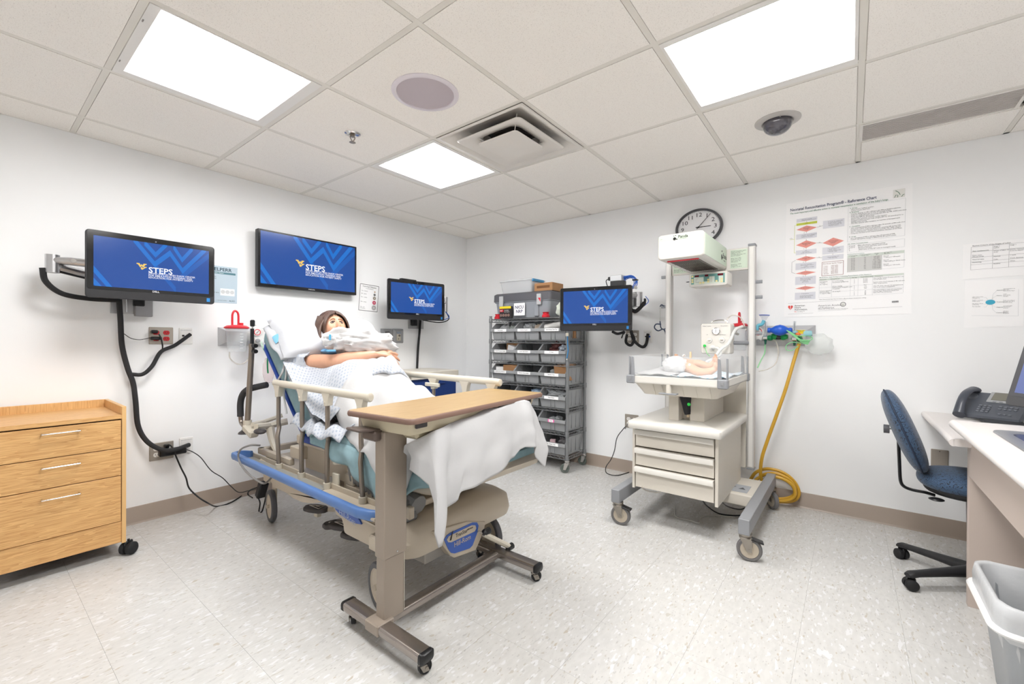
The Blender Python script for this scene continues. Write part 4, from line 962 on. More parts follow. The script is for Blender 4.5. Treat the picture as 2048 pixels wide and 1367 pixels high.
for r in range(5, -1, -1):
    for c in range(3):
        x = SX0 + .018 + BW / 2 + c * .3005; y = SY0 - .004; z = TZ[r] + .0065
        lab = '%s shelf bin of the %s row, %s' % (coln[c], rown[r], extra[(r, c)])
        
        M = Matrix.Translation((x, y, z))
        if first: b = bin0; b.matrix_basis = M; b['label'] = lab; first = False
        else: b = dup(bin0, M, lab)
        bins[(r, c)] = (b, V((x, y, z)))
for (r, c), (b, p) in bins.items():
    pk = (r, c) == (1, 2)
    wd = .034 if pk else .078
    xo = -.02 if c < 2 else .0
    card = MB().box(p.x + xo - wd, p.x + xo + wd, p.y - .0132, p.y - .012, p.z + BF - .028, p.z + BF - .001).build('label_card', M_paper if not pk else mat('pink card', (238, 110, 180), .6), b, smooth=0)
    if pk: MB().box(p.x + xo - .022, p.x + xo + .022, p.y - .0136, p.y - .0132, p.z + BF - .026, p.z + BF - .003).build('inner_card', M_paper, card, smooth=0)
    text(labs[(r, c)], (p.x + xo, p.y - .0139, p.z + BF - .007), UB, ZA, .0125, M_ink, card, align='CENTER')
def crumple(name, c, d, m, label, cat, seed=0, amp=.35, group=None, sub=0):
    rnd = random.Random(seed); o = V((rnd.random() * 50, rnd.random() * 50, 0))
    t = MB().ell(c, d[0] / 2, d[1] / 2, d[2] / 2, 18, 12, fn=lambda q, p: p * (1 + amp * (abs(noise.noise(q * 2.2 + o)) * 2 - .6) + amp * .5 * noise.noise(q * 5 + o))).build(name, m, smooth=25)
    return tag(t, label, cat, group)
M_film = clear('clear film', (220, 224, 226), .38, .15); M_card = mat('brown cardboard', (176, 132, 92), .8)
def inb(r, c, dx, dy, dz): p = bins[(r, c)][1]; return (p.x + dx, p.y + dy, p.z + dz)
def carton(name, c, d, rz, m, label, cat='carton', tilt=0):
    return tag(MB().rbox(c, d, .002, Matrix.Rotation(rz, 3, 'Z') @ Matrix.Rotation(tilt, 3, 'Y')).build(name, m, smooth=0), label, cat)
crumple('plastic_packet', inb(5, 0, -.04, .12, .10), (.13, .18, .11), M_film, 'clear plastic packets in the top left bin of the shelf', 'packet', 1)
crumple('plastic_packet', inb(5, 0, .07, .12, .10), (.12, .18, .10), mat('grey film', (150, 156, 152), .3, alpha=.8), 'greyish plastic packet in the top left bin, right half', 'packet', 2)
crumple('plastic_packet', inb(5, 1, -.03, .12, .11), (.14, .18, .12), M_film, 'crumpled clear packet in the top middle bin of the shelf', 'packet', 3)
crumple('plastic_packet', inb(5, 1, .08, .14, .10), (.12, .18, .11), mat('tan film', (190, 176, 160), .35, alpha=.85), 'tan packet in the top middle bin of the shelf', 'packet', 4)
t = tag(MB().lathe([(.02, -.09), (.03, -.08), (.034, 0), (.03, .08), (.02, .09)], inb(5, 2, -.05, .10, .13), (.9, .3, .15), 16).build('cloth_roll', M_white), 'white cloth roll in the top right bin of the shelf', 'cloth roll')
carton('brown_carton', inb(5, 2, .08, .2, .10), (.12, .15, .17), .2, M_card, 'brown carton in the top right bin, behind the cloth roll')
carton('brown_carton', inb(4, 0, .02, .2, .10), (.15, .14, .16), .2, M_card, 'small brown carton in the second row left bin')
carton('white_box', inb(4, 0, .07, .11, .12), (.12, .09, .05), -.3, M_paper, 'white box in front of the brown carton, second row left bin', 'box', .25)
crumple('dark_packet', inb(4, 2, -.03, .14, .12), (.16, .18, .13), mat('dark red film', (104, 66, 64), .25), 'dark red plastic packet in the second row right bin', 'packet', 6, .5)
crumple('grey_packet', inb(4, 2, .08, .10, .12), (.11, .14, .09), mat('grey blue film', (150, 158, 168), .3), 'grey blue packet in the second row right bin', 'packet', 7, .4)
carton('brown_carton', inb(3, 0, .04, .14, .10), (.16, .16, .12), .1, M_card, 'brown carton in the third row left bin')
carton('white_card', inb(3, 0, -.08, .06, .10), (.08, .03, .08), .3, M_paper, 'white card standing in the third row left bin', 'card')
carton('brown_carton', inb(3, 2, .05, .17, .11), (.15, .20, .16), .15, M_card, 'tall brown carton in the third row right bin', tilt=-.15)
crumple('plastic_packet', inb(3, 2, -.04, .12, .10), (.1, .14, .09), M_film, 'clear packet left of the tall carton, third row right bin', 'packet', 9)
crumple('blue_packet', inb(2, 1, .05, .12, .11), (.15, .16, .08), mat('pale blue film', (160, 184, 210), .4), 'pale blue packet in the fourth row middle bin', 'packet', 10)
crumple('plastic_packet', inb(2, 2, -.01, .12, .10), (.22, .18, .12), M_film, 'crumpled clear wrap in the fourth row right bin', 'packet', 11, .5)
for k, (dx, dz) in enumerate(((-.06, .09), (.0, .1))): crumple('plastic_packet', inb(1, 2, dx, .12, dz), (.08, .1, .05), M_film, ('small clear packet at the left of the fifth row right bin', 'small clear packet in the middle of the fifth row right bin')[k], 'packet', 12 + k)
carton('pink_pack', inb(0, 2, -.03, .07, .095), (.05, .05, .05), .4, mat('pink pack', (222, 190, 196), .5), 'small pink and white pack in the lowest right bin', 'pack')
crumple('dark_packet', inb(0, 2, .06, .14, .10), (.13, .14, .10), mat('dark film', (112, 110, 112), .3), 'dark crumpled packet in the lowest right bin', 'packet', 15)
# tote and boxes on the top shelf --------------------------------------
t = thing('storage_tote', (1.08, -.2, 1.43), 'large grey storage tote with dark lid and latches on the wire shelf', 'tote')
M_tote = mat('grey tote plastic', (146, 150, 156), .42)
z0 = 1.437; xa, xb = .735, 1.44; ya, yb = -.345, -.07; zt = z0 + .205
def rr3(x0, x1, y0, y1, z, r=.03, n=4): return [V(((x0 + x1) / 2 + a, (y0 + y1) / 2 + b, z)) for a, b in rrect(x1 - x0, y1 - y0, r, n)]
MB().loft([rr3(xa + .03, xb - .03, ya + .02, yb - .02, z0), rr3(xa + .012, xb - .012, ya + .008, yb - .008, zt - .05), rr3(xa, xb, ya, yb, zt - .045), rr3(xa, xb, ya, yb, zt)]).build('body', M_tote, t)
for x in (xa + .16, xb - .19): MB().box(x, x + .05, ya - .002, ya + .02, z0 + .01, zt - .06, .004).build('rib', M_tote, t)
MB().loft([rr3(xa - .008, xb + .008, ya - .008, yb + .008, zt - .035), rr3(xa - .006, xb + .006, ya - .006, yb + .006, zt + .035), rr3(xa + .01, xb - .01, ya + .01, yb - .01, zt + .048)]).build('lid', mat('dark grey lid', (92, 92, 97), .45), t)
for x in (xa + .085, xb - .15): MB().box(x, x + .05, ya - .02, ya - .006, zt - .085, zt + .02, .003).build('latch', mat('pale grey latch', (186, 188, 190), .4), t)
x = xb - .142; MB().add([(x + .01, ya - .0205, zt - .02), (x + .04, ya - .0205, zt - .02), (x + .04, ya - .0205, zt - .06)], [(0, 1, 2)]).build('latch_sticker', M_red, t, smooth=0, fix=False)
for x in (xa + .04, xb - .065):
    MB().lathe([(.038, 0), (.038, .02), (.028, .03), (.028, .042), (.035, .05)], (x, ya + .02, z0 - .004), n=20).build('foot', M_red, t)
c = MB().box(1.01, 1.145, ya - .012, ya - .006, z0 + .022, z0 + .145, .001).build('sign_card', M_paper, t, smooth=0)
text('NICU\nNRP', (1.078, ya - .0135, z0 + .125), UB, ZA, .044, M_lblue, c, align='CENTER', bold=.012, ls=.95)
MB().box(xa + .28, xa + .38, -.2, -.13, zt + .048, zt + .054, .002).build('tape_strip', M_paper, t)
t = thing('tool_box_pack', (.9, ya - .03, z0), 'small black and yellow picture pack in front of the grey tote', 'pack')
MB().box(.845, .995, ya - .04, ya - .012, z0, z0 + .118, .001).build('box', mat('black print', (44, 40, 40), .4), t, smooth=0)
MB().box(.845, .995, ya - .041, ya - .04, z0 + .095, z0 + .118).build('yellow_band', mat('yellow print', (238, 214, 40), .5), t, smooth=0)
MB().box(.85, .90, ya - .042, ya - .041, z0 + .062, z0 + .088).build('red_flash', M_red, t, smooth=0)
text('4x4', (.853, ya - .0425, z0 + .086), UB, ZA, .022, M_white, t, bold=.02)
for k in range(4): MB().lathe([(.015, 0), (.015, .001), (.007, .0012), (.007, 0)], (.865 + .033 * k, ya - .041, z0 + .028), -YA, 16).build('picture_disc', mat('picture grey', (150, 120, 110), .5), t, smooth=0)
text('Flashlight\nSet 4 pack', (.91, ya - .0425, z0 + .085), UB, ZA, .016, M_white, t)
t = thing('clear_tub', (.92, -.18, zt + .05), 'translucent tub with a blue clip lid on top of the grey tote', 'tub')
zb = zt + .049
MB().loft([rr3(.80, 1.17, -.29, -.08, zb), rr3(.78, 1.19, -.31, -.06, zb + .125)], cap=False).build('tub_wall', M_frost, t)
MB().box(.81, 1.16, -.28, -.09, zb + .001, zb + .006).build('tub_floor', M_frost, t, smooth=0)
MB().loft([rr3(.772, 1.198, -.318, -.052, zb + .122), rr3(.772, 1.198, -.318, -.052, zb + .136), rr3(.79, 1.18, -.30, -.07, zb + .141)]).build('lid', M_frost, t)
MB().box(1.188, 1.206, -.30, -.10, zb + .108, zb + .136, .004).build('clip', mat('teal blue clip', (60, 140, 190), .4), t)
t = thing('brown_carton', (1.3, -.2, zb), 'flat brown cardboard carton with print on top of the grey tote', 'carton')
MB().rbox((1.325, -.20, zb + .042), (.21, .20, .078), .002).build('box', M_card, t, smooth=0)
MB().box(1.25, 1.40, -.301, -.3005, zb + .03, zb + .055).build('print', mat('brown print', (120, 82, 52), .8), t, smooth=0)
crumple('cloth_toy', (1.55, -.30, 1.50), (.14, .12, .14), mat('pale green cloth', (214, 220, 208), .8), 'pale cloth bundle at the right end of the top shelf', 'bundle', 21, .2)
# shelf tag hanging on the front right post
t = thing('hanging_tag', (SX1, SY0 - .03, 1.25), 'blue strap hanging with a white clip on the shelf post', 'strap')
MB().rbox((SX1 + .008, SY0 - .022, 1.265), (.03, .006, .03), .002).build('clip', M_cream, t)
MB().tube(curve_pts([(SX1 + .012, SY0 - .022, 1.25), (SX1 + .016, SY0 - .026, 1.18), (SX1 + .020, SY0 - .024, 1.12), (SX1 + .008, SY0 - .024, 1.05)]), .0075, 6, sq=.3).build('strap', mat('azure strap', (30, 140, 210), .5), t)
MB().ell((SX1 + .007, SY0 - .024, 1.04), .006, .006, .006, 8, 6).build('bead', M_white, t)
# ================================================================== BLUE CART
t = thing('drawer_cart', (.26, -.93, 0), 'navy blue drawer cart with a cream top between bed and corner', 'cart')
M_navy = mat('navy blue enamel', (34, 58, 116), .35)
MB().box(.03, .47, -1.27, -.625, .11, .835, .01).build('body', M_navy, t)
MB().loft([rr3(.02, .49, -1.29, -.605, .838, .02), rr3(.02, .49, -1.29, -.605, .900, .02), rr3(.03, .48, -1.28, -.615, .905, .02)]).build('top', mat('cream top', (214, 208, 196), .4), t)
for z0, z1 in ((.66, .81), (.50, .65), (.34, .49), (.14, .33)):
    d = MB().box(.47, .482, -1.25, -.645, z0, z1, .004).build('drawer', M_navy, t)
    MB().box(.482, .496, -1.1, -.8, z1 - .03, z1 - .018, .003).build('handle', M_navy, d)
for x in (.09, .42):
    for y in (-1.2, -.69): caster(t, x, y, .045, .024, 20, .115)
# ================================================================== HOSPITAL BED
def lerp_t(tab, x):
    for (a, va), (b, vb) in zip(tab, tab[1:]):
        if x <= b:
            t = max(0, (x - a) / (b - a)); t = t * t * (3 - 2 * t); return va + (vb - va) * t
    return tab[-1][1]
bed = thing('hospital_bed', (1.4, -2.25, 0), 'cream and blue hospital bed with raised back, teal sheet and grey wheels', 'bed')
M_teal_sh = mat('teal sheet', (140, 170, 178), .9, bump=.3, bscale=60, var=.10, vscale=22)
M_bblue = mat('bed blue enamel', (88, 126, 186), .35, var=.04, vscale=30)
M_royal = mat('royal blue upholstery', (36, 72, 160), .4)
M_tube = mat('bronze grey tube', (138, 128, 118), .3, .6)
M_dk = mat('charcoal rubber pad', (70, 66, 66), .55)
YN = -2.60
# base shell: the side outline pushed through the width
out = [(540, 943), (538, 959), (546, 973), (570, 984), (585, 996), (604, 1004), (621, 1006), (636, 1004), (652, 996), (667, 1004), (673, 1028), (694, 1045), (716, 1056), (734, 1067)]
P = [PY(a, b, YN) for a, b in out]
poly = [(p.x, p.z) for p in P] + [(1.98, .235), (2.05, .225), (2.13, .235), (2.15, .30), (2.11, .34), (1.5, .36), (.9, .40), (.63, .43)]
poly = [(a, min(b, .43)) for a, b in poly]
rings = []
for y, ins in ((YN, .03), (YN + .03, .0), (-1.88, .0), (-1.85, .03)):
    cxx = sum(p[0] for p in poly) / len(poly); czz = sum(p[1] for p in poly) / len(poly)
    rings.append([V((cxx + (a - cxx) * (1 - ins), y, czz + (b - czz) * (1 - ins * 3))) for a, b in poly])
MB().loft(rings).build('base_shell', M_beige, bed, smooth=50)
# domed foot hood
def hring(x0, x1, y0, y1, z, r): return [V(((x0 + x1) / 2 + a, (y0 + y1) / 2 + b, z)) for a, b in rrect(x1 - x0, y1 - y0, r, 6)]
MB().loft([hring(1.6, 2.165, -2.60, -1.83, .235, .10), hring(1.6, 2.175, -2.604, -1.825, .27, .10), hring(1.55, 2.165, -2.60, -1.835, .335, .10), hring(1.4, 2.13, -2.58, -1.87, .362, .10), hring(1.5, 2.03, -2.5, -1.98, .375, .09), hring(1.6, 1.95, -2.42, -2.06, .385, .07)]).build('foot_hood', M_beige, bed, smooth=60)
# badge skirt on the foot face
sk = [(860, 1060), (880, 1088), (896, 1109), (904, 1113), (946, 1098), (962, 1062), (966, 1040), (930, 1040)]
P = [PX(a, b, 2.16) for a, b in sk]
MB().prism([(p.y, p.z) for p in P], (2.13, 0, 0), YA, ZA, XA, .05).build('badge_skirt', M_beige, bed, bevel=.006)
sh = [(888, 1079), (893, 1070), (902, 1064), (945, 1044), (954, 1044), (957, 1050), (954, 1066), (945, 1090), (939, 1096), (909, 1106), (902, 1105), (896, 1097)]
P = [PX(a, b, 2.182) for a, b in sh]
sp = MB().prism([(p.y, p.z) for p in P], (2.1805, 0, 0), YA, ZA, XA, .003).build('badge_plate', mat('badge blue', (62, 96, 176), .35), bed, bevel=.001)
pl = [(894, 1079), (898, 1072), (906, 1068), (944, 1050), (951, 1050), (953, 1056), (950, 1062), (903, 1084), (897, 1084)]
P = [PX(a, b, 2.186) for a, b in pl]
MB().prism([(p.y, p.z) for p in P], (2.184, 0, 0), YA, ZA, XA, .001).build('name_strip', M_beige, sp, smooth=0)
p = PX(908, 1068, 2.186); text('TranStar', (2.1856, p.y + .012, p.z), YA, ZA, .026, M_black, sp, bold=.004, sx=.9)
p = PX(934, 1057, 2.186); text('Hill-Rom', (2.1856, p.y - .0, p.z + .0), YA, ZA, .012, M_black, sp, bold=.015)
p = PX(911, 1086, 2.186); text('Hill-Rom', (2.1845, p.y - .008, p.z + .010), YA, ZA, .034, M_beige, sp, bold=.006, sx=.95)
mb = MB(); a = PX(899, 1081, 2.186); mb.add([a + V((.001, q, w)) for q, w in ((0, 0), (.018, .04), (.024, .042), (.012, 0))], [(0, 1, 2, 3)]).build('swoosh', M_black, sp, smooth=0, fix=False)
# blue lens decal on the near side
lens = [(668, 1006), (676, 1010), (690, 1016), (706, 1026), (717, 1036), (723, 1048), (712, 1046), (696, 1039), (680, 1028), (671, 1018)]
P = [PY(a, b, YN - .008) for a, b in lens]
dp = MB().prism([(p.x, p.z) for p in P], (0, YN - .001, 0), XA, ZA, -YA, .008).build('side_decal', mat('badge blue', (62, 96, 176), .35), bed, smooth=0)
p = PY(679, 1014, YN - .008); text('Hill-Rom', (p.x, YN - .0096, p.z), V((1, 0, -.12)), V((.12, 0, 1)), .046, mat('pale decal ink', (168, 180, 208), .5), dp, bold=.0, sx=.9)
# wheels
for x, y in ((.655, -2.52), (2.02, -2.63), (2.055, -1.92), (.655, -1.95)):
    c = MB().box(x - .035, x + .025, y + .018, y + .028, .09, .33, .004).cyl((x, y - .03, .105), (x, y + .03, .105), .012, n=12).rbox((x, y, .30), (.09, .07, .07), .01).build('caster', M_beige, bed)
    MB().lathe([(.078, -.016), (.098, -.016), (.104, -.009), (.104, .009), (.098, .016), (.078, .016), (.078, -.016)], (x, y, .104), (.2, .98, 0), 36).build('wheel', mat('grey wheel tyre', (84, 84, 88), .55), c)
    MB().lathe([(.01, -.014), (.07, -.009), (.078, -.014), (.078, .014), (.07, .009), (.01, .014)], (x, y, .104), (.2, .98, 0), 32).build('wheel_hub', M_beige, c)
# blue bumper rail and tray
path = [(.52, -2.59), (.475, -2.615), (.458, -2.65), (.475, -2.675), (.54, -2.68), (1.2, -2.68), (1.84, -2.68), (1.93, -2.675), (2.0, -2.655), (2.03, -2.61), (2.03, -2.56)]
pp = curve_pts([V((a, b, 0)) for a, b in path], 4)
rg = []
for i, p in enumerate(pp):
    T = (pp[min(i + 1, len(pp) - 1)] - pp[max(i - 1, 0)]).normalized(); N = V((T.y, -T.x, 0))
    zt = .462 - .012 * (p.x - .46); rg.append([V((p.x, p.y, 0)) + N * a + V((0, 0, zt + b)) for a, b in ((-.012, 0), (.006, 0), (.012, -.006), (.014, -.024), (.010, -.042), (.002, -.047), (-.012, -.047))])
MB().loft(rg).build('bumper_rail', M_bblue, bed, smooth=50)
MB().box(.5, 2.03, -2.668, -2.575, .405, .418).box(.5, 2.03, -2.578, -2.57, .405, .445).build('side_tray', M_beige, bed, bevel=.002)
MB().box(.52, 1.5, -2.655, -2.585, .418, .421).build('tray_mat', mat('tray grey', (150, 150, 145), .6), bed, smooth=0)
MB().box(.54, 1.0, -2.56, -2.53, .44, .48, .004).box(.54, .58, -2.56, -1.9, .44, .48, .004).build('head_frame', M_beige, bed)
# near side rail
yr = -2.58
MB().tube([(.835, yr, .935), (.845, yr, .938), (1.84, yr, .934), (1.865, yr, .932), (1.87, yr, .932)], [.010, .0185, .0195, .0195, .014], 14, sq=1.15).build('rail_top', M_cream, bed)
for x in (.895, 1.195, 1.475, 1.79):
    k = .06 if x < 1 else (.0 if x < 1.6 else .05)
    MB().tube(curve_pts([(x, yr, .90), (x, yr, .70), (x, yr + .004, .67), (x + .012, yr - .01, .62), (x + .018, yr - .012, .58), (x + .018 + k * .3, yr - .012, .425 if x < 1.6 else .44)], 4), .0125, 10).build('rail_post', M_tube, bed)
    MB().prism([(-.045, 0), (.045, 0), (.03, -.03), (.024, -.07), (-.012, -.075), (-.022, -.035)], (x, yr + .016, .928), XA, ZA, -YA, .032).cyl((x - .005, yr - .018, .875), (x - .005, yr + .018, .875), .008, n=12).build('rail_bracket', M_cream, bed, bevel=.003)
    MB().cyl((x + .018 + k * .3, yr - .012, .40), (x + .018 + k * .3, yr - .012, .45), .02, n=14).build('post_socket', M_cream, bed)
MB().tube(curve_pts([(1.81, yr - .012, .44), (1.80, yr - .0, .405), (1.72, yr + .02, .41), (1.60, yr + .02, .425), (1.50, yr + .02, .42)], 4), .012, 8).build('rail_linkage', M_tube, bed)
MB().box(1.50, 1.56, -2.57, -2.555, .41, .50, .004).build('rail_latch', M_cream, bed)
# far side rail
yf = -1.80
MB().tube([(1.10, yf, .962), (1.12, yf, .964), (2.0, yf, .958), (2.03, yf, .956), (2.035, yf, .956)], [.010, .0185, .0195, .0195, .014], 14, sq=1.15).build('rail_top', M_cream, bed)
for x in (1.15, 1.44, 1.74, 1.965):
    MB().tube([(x, yf, .93), (x, yf, .42)], .012, 10).build('rail_post', M_tube, bed)
    MB().prism([(-.045, 0), (.045, 0), (.03, -.03), (.024, -.07), (-.012, -.075), (-.022, -.035)], (x, yf + .016, .95), XA, ZA, -YA, .032).build('rail_bracket', M_cream, bed, bevel=.003)
MB().box(1.38, 1.52, yf - .03, yf - .012, .895, .92, .004).build('rail_handle', M_cream, bed)
# lift frame under the mattress
MB().box(1.07, 1.64, -2.50, -2.46, .43, .585, .006).box(1.02, 1.66, -2.53, -2.46, .575, .63, .006).build('side_box', M_beige, bed)
MB().box(1.50, 2.05, -2.50, -1.95, .40, .43, .004).box(1.56, 2.1, -2.53, -2.50, .385, .44, .004).build('lower_frame', M_beige, bed)
MB().box(.98, 1.10, -2.55, -2.47, .49, .56, .005).build('hinge_bracket', M_beige, bed)
MB().box(1.56, 1.64, -2.53, -2.48, .44, .50, .006).build('hinge_bracket', M_beige, bed)
MB().cyl((1.53, -2.545, .55), (1.53, -2.545, .61), .032, n=20).build('iv_socket', M_cream, bed)
MB().cyl((1.53, -2.545, .608), (1.53, -2.545, .613), .026, n=20).build('socket_plug', M_black, bed)
MB().box(1.2, 1.95, -2.40, -1.98, .36, .56, .01).build('lift_column', M_beige, bed)
MB().box(1.62, 1.72, -2.40, -2.36, .36, .44).build('inner_cover', M_royal, bed)
for k in range(15):
    x = 1.60 + k * .033; z = .575 - k * .0075
    MB().rbox((x, -2.50, z - .055), (.022, .07, .125 - k * .002), .009, Matrix.Rotation(-.35, 3, 'Y')).build('bellows_rib', mat('grey bellows', (122, 122, 122), .5), bed)
MB().tube([(1.62, -2.46, .52), (2.08, -2.46, .43)], .045, 10).build('bellows_core', mat('bellows core', (128, 128, 128), .6), bed)
# foot section plastics
P = [(1.72, .50), (1.9, .475), (2.15, .49), (2.3, .515), (2.36, .545), (2.375, .575), (2.35, .60), (1.72, .57)]
MB().loft([[V((1.72 + (a - 1.72) * s, y, .54 + (b - .54) * s2)) for a, b in P] for y, s, s2 in ((-2.50, .86, .6), (-2.46, .95, 1), (-1.86, .97, 1), (-1.80, .90, .7))]).build('foot_deck', M_beige, bed, smooth=50)
# backrest
def bp(s, h, y): return V((1.12 - .722 * s + .692 * h, y, .605 + .692 * s + .722 * h))
def slab(y0, y1, s0, s1, h0, h1, r=.03):
    mb = MB(); rg = []
    for s, ins in ((s0, .02), (s0 + .02, 0), (s0 + (s1 - s0) * .5, 0), (s1 - .06, 0), (s1 - .02, .015), (s1, .045)):
        rg.append([bp(s, h, y) for y, h in [((y0 + y1) / 2 + a, (h0 + h1) / 2 + b) for a, b in rrect(y1 - y0 - ins * 2, max(.01, h1 - h0 - ins * 1.2), min(r, (h1 - h0) / 2.2), 3)]])
    return mb.loft(rg)
slab(-2.53, -1.87, .02, .84, -.01, .012, .008).build('back_panel', M_royal, bed, smooth=40)
slab(-2.545, -1.815, .0, .86, .014, .215, .07).build('back_mattress', M_teal_sh, bed, smooth=60)
MB().box(1.10, 1.75, -2.54, -1.87, .595, .635, .008).build('seat_panel', M_royal, bed)
# seat and leg mattress: sheet sides bulge and hang
def mring(x, zt, th, w0, w1): return [V((x, (w0 + w1) / 2 + a, zt - th / 2 + b)) for a, b in rrect(w1 - w0, th, min(.05, th / 2.3), 4)]
MB().loft([mring(1.20, .70, .07, -2.53, -1.88), mring(1.24, .712, .11, -2.56, -1.85), mring(1.5, .715, .15, -2.56, -1.85), mring(1.8, .70, .18, -2.56, -1.85), mring(2.05, .67, .16, -2.55, -1.84), mring(2.25, .655, .10, -2.52, -1.82), mring(2.33, .635, .06, -2.49, -1.84)]).build('leg_mattress', M_teal_sh, bed, smooth=60)
def hang(u, v):
    x = 1.30 + 1.02 * u; n = noise.noise(V((x * 7, v * 2, 3))) * .014
    zt = .675 - .03 * u; L = lerp_t([(0, .05), (.3, .11), (.58, .20), (.75, .16), (.93, .07), (1, .05)], u)
    return V((x, -2.566 - n - .014 * math.sin(x * 30) * v - .01 * math.sin(v * 3), zt - L * v))
MB().grid(hang, 40, 8).build('hanging_sheet', M_teal_sh, bed, smooth=60, solid=.004)
# head handle, pole and bracket
hy = -2.60
MB().tube(curve_pts([PY(534, 769, -2.50), PY(515, 773, -2.54), PY(495, 779, hy), PY(485, 790, hy), PY(481, 806, hy), PY(481, 832, hy)], 5), .021, 12).build('push_handle', mat('dark foam grip', (58, 58, 60), .8), bed)
MB().tube(curve_pts([PY(481, 832, hy), PY(483, 845, hy), PY(492, 856, hy)], 5), .014, 10).build('handle_tube', M_tube, bed)
pb, pt = PY(495, 842, hy), PY(504, 690, hy)
ip = MB().cyl(pb, pt, .0175, n=16).build('iv_pole', M_tube, bed)
pc = PY(504.5, 657, hy); pd_ = PY(505, 641, hy)
MB().cyl(pt, pc, .0115, n=14).build('pole_upper', M_black, ip)
MB().cyl(pc, PY(505, 651, hy), .006, n=10).build('pole_tip_rod', M_chrome, ip)
MB().rbox(PY(505, 646, hy), (.026, .026, .045), .006).build('pole_cap', M_black, ip)
for b in (691, 702): q = PY(505, b, hy); MB().cyl(q - V((0, 0, .013)), q + V((0, 0, .013)), .022, n=16).build('clamp_collar', M_tube, ip); MB().cyl(q + V((.02, 0, 0)), q + V((.055, .0, 0)), .016, .013, 12).build('clamp_knob', M_black, ip)
q = PY(495, 850, hy); MB().cyl(q - V((0, 0, .03)), q + V((0, 0, .035)), .026, n=16).rbox(q + V((.05, 0, -.03)), (.13, .06, .05), .01, Matrix.Rotation(.3, 3, 'Y')).build('head_bracket', M_cream, bed)
q = PY(491, 862, hy); MB().lathe([(.018, .03), (.022, .01), (.042, -.005), (.045, -.014), (.01, -.016)], q, n=20).build('bumper_foot', M_dk, bed)
q = PY(520, 862, hy); MB().ell(q, .05, .035, .018, 16, 8).build('release_pedal', M_dk, bed)
MB().tube([PY(505, 848, hy), PY(530, 842, -2.5), PY(565, 830, -2.4)], .014, 8).tube([PY(512, 853, hy), PY(540, 850, -2.5), PY(575, 842, -2.4)], .022, 8).build('head_bar', M_cream, bed)
MB().tube(curve_pts([PY(540, 855, -2.5), PY(545, 880, -2.5), PY(552, 900, -2.5), PY(560, 915, -2.5)]), [.03 - .0008 * k for k in range(25)], 8).build('head_strut', M_cream, bed)
# pedals
def pedal(px, py, ang, z=.165, sym=''):
    c = PZ(px, py, z); a = math.radians(ang); U = V((math.cos(a), math.sin(a), 0)); W = V((-U.y, U.x, 0))
    pts = [(-.085, .0), (-.07, -.035), (-.02, -.045), (.05, -.04), (.085, -.015), (.085, .02), (.05, .04), (-.02, .045), (-.07, .03)]
    o = MB().prism(pts, c - V((0, 0, .022)), U, W, ZA, .028).build('foot_pedal', M_dk, bed, bevel=.010, seg=3)
    r = MB(); tri = [(-.05, .0), (.045, -.028), (.045, .024)]
    for i in range(3):
        p0, p1 = tri[i], tri[(i + 1) % 3]; r.tube([c + U * p0[0] + W * p0[1] + V((0, 0, .0075)), c + U * p1[0] + W * p1[1] + V((0, 0, .0075))], .0028, 4)
    r.tube([c + U * .0 + W * .002 + V((0, 0, .0075)), c + U * .03 + W * .0 + V((0, 0, .0075))], .003, 4)
    r.build('pedal_mark', mat('pale mark', (190, 186, 178), .5), o)['kind'] = 'stuff'
    return c
c1 = pedal(632, 1014, 20); c2 = pedal(676, 1044, 60, .16); c3 = pedal(684, 1048, 20); c4 = pedal(710, 1066, 20)
MB().tube(curve_pts([c1 + V((.02, .03, -.01)), c1 + V((.12, .06, .0)), c1 + V((.2, .12, .06)), (1.42, -2.5, .27)], 5), .014, 8).build('pedal_arm', M_beige, bed)
MB().tube([c3 + V((.02, .03, -.01)), c3 + V((.1, .2, .08))], .014, 8).tube([c4 + V((.02, .03, -.01)), c4 + V((.1, .2, .08))], .014, 8).build('pedal_arm', M_beige, bed)
MB().box(c1.x - .01, c1.x + .03, c1.y - .01, c1.y + .02, c1.z - .055, c1.z - .02, .003).build('pedal_tab', M_cream, bed)
p0, p1 = PX(968, 1067, 2.22), PX(1020, 1093, 2.24)
MB().tube([p0, p1], .014, 8).build('steer_arm', M_cream, bed)
MB().tube([PX(956, 1062, 2.2), p0], .006, 8).build('steer_rod', M_steel, bed)
for q in (p0 + V((0, .02, .005)), p1): MB().rbox(q, (.035, .06, .035), .012).build('steer_knob', M_black, bed)
MB().box(1.90, 2.08, -2.42, -2.25, .13, .22, .006).build('motor_box', mat('pale grey metal', (190, 186, 180), .4), bed)
# cable from the bed
t = tag(MB().tube(curve_pts([PY(520, 890, -2.62), PY(500, 890, -2.68), PY(480, 900, -2.70), PY(478, 920, -2.70), PY(495, 945, -2.70), PY(523, 965, -2.68), PY(536, 962, -2.64), PY(548, 948, -2.60)]), .006, 8).build('bed_cable', mat('grey cable', (140, 138, 136), .5)), 'grey cable looping over the blue bumper at the bed head', 'cable')
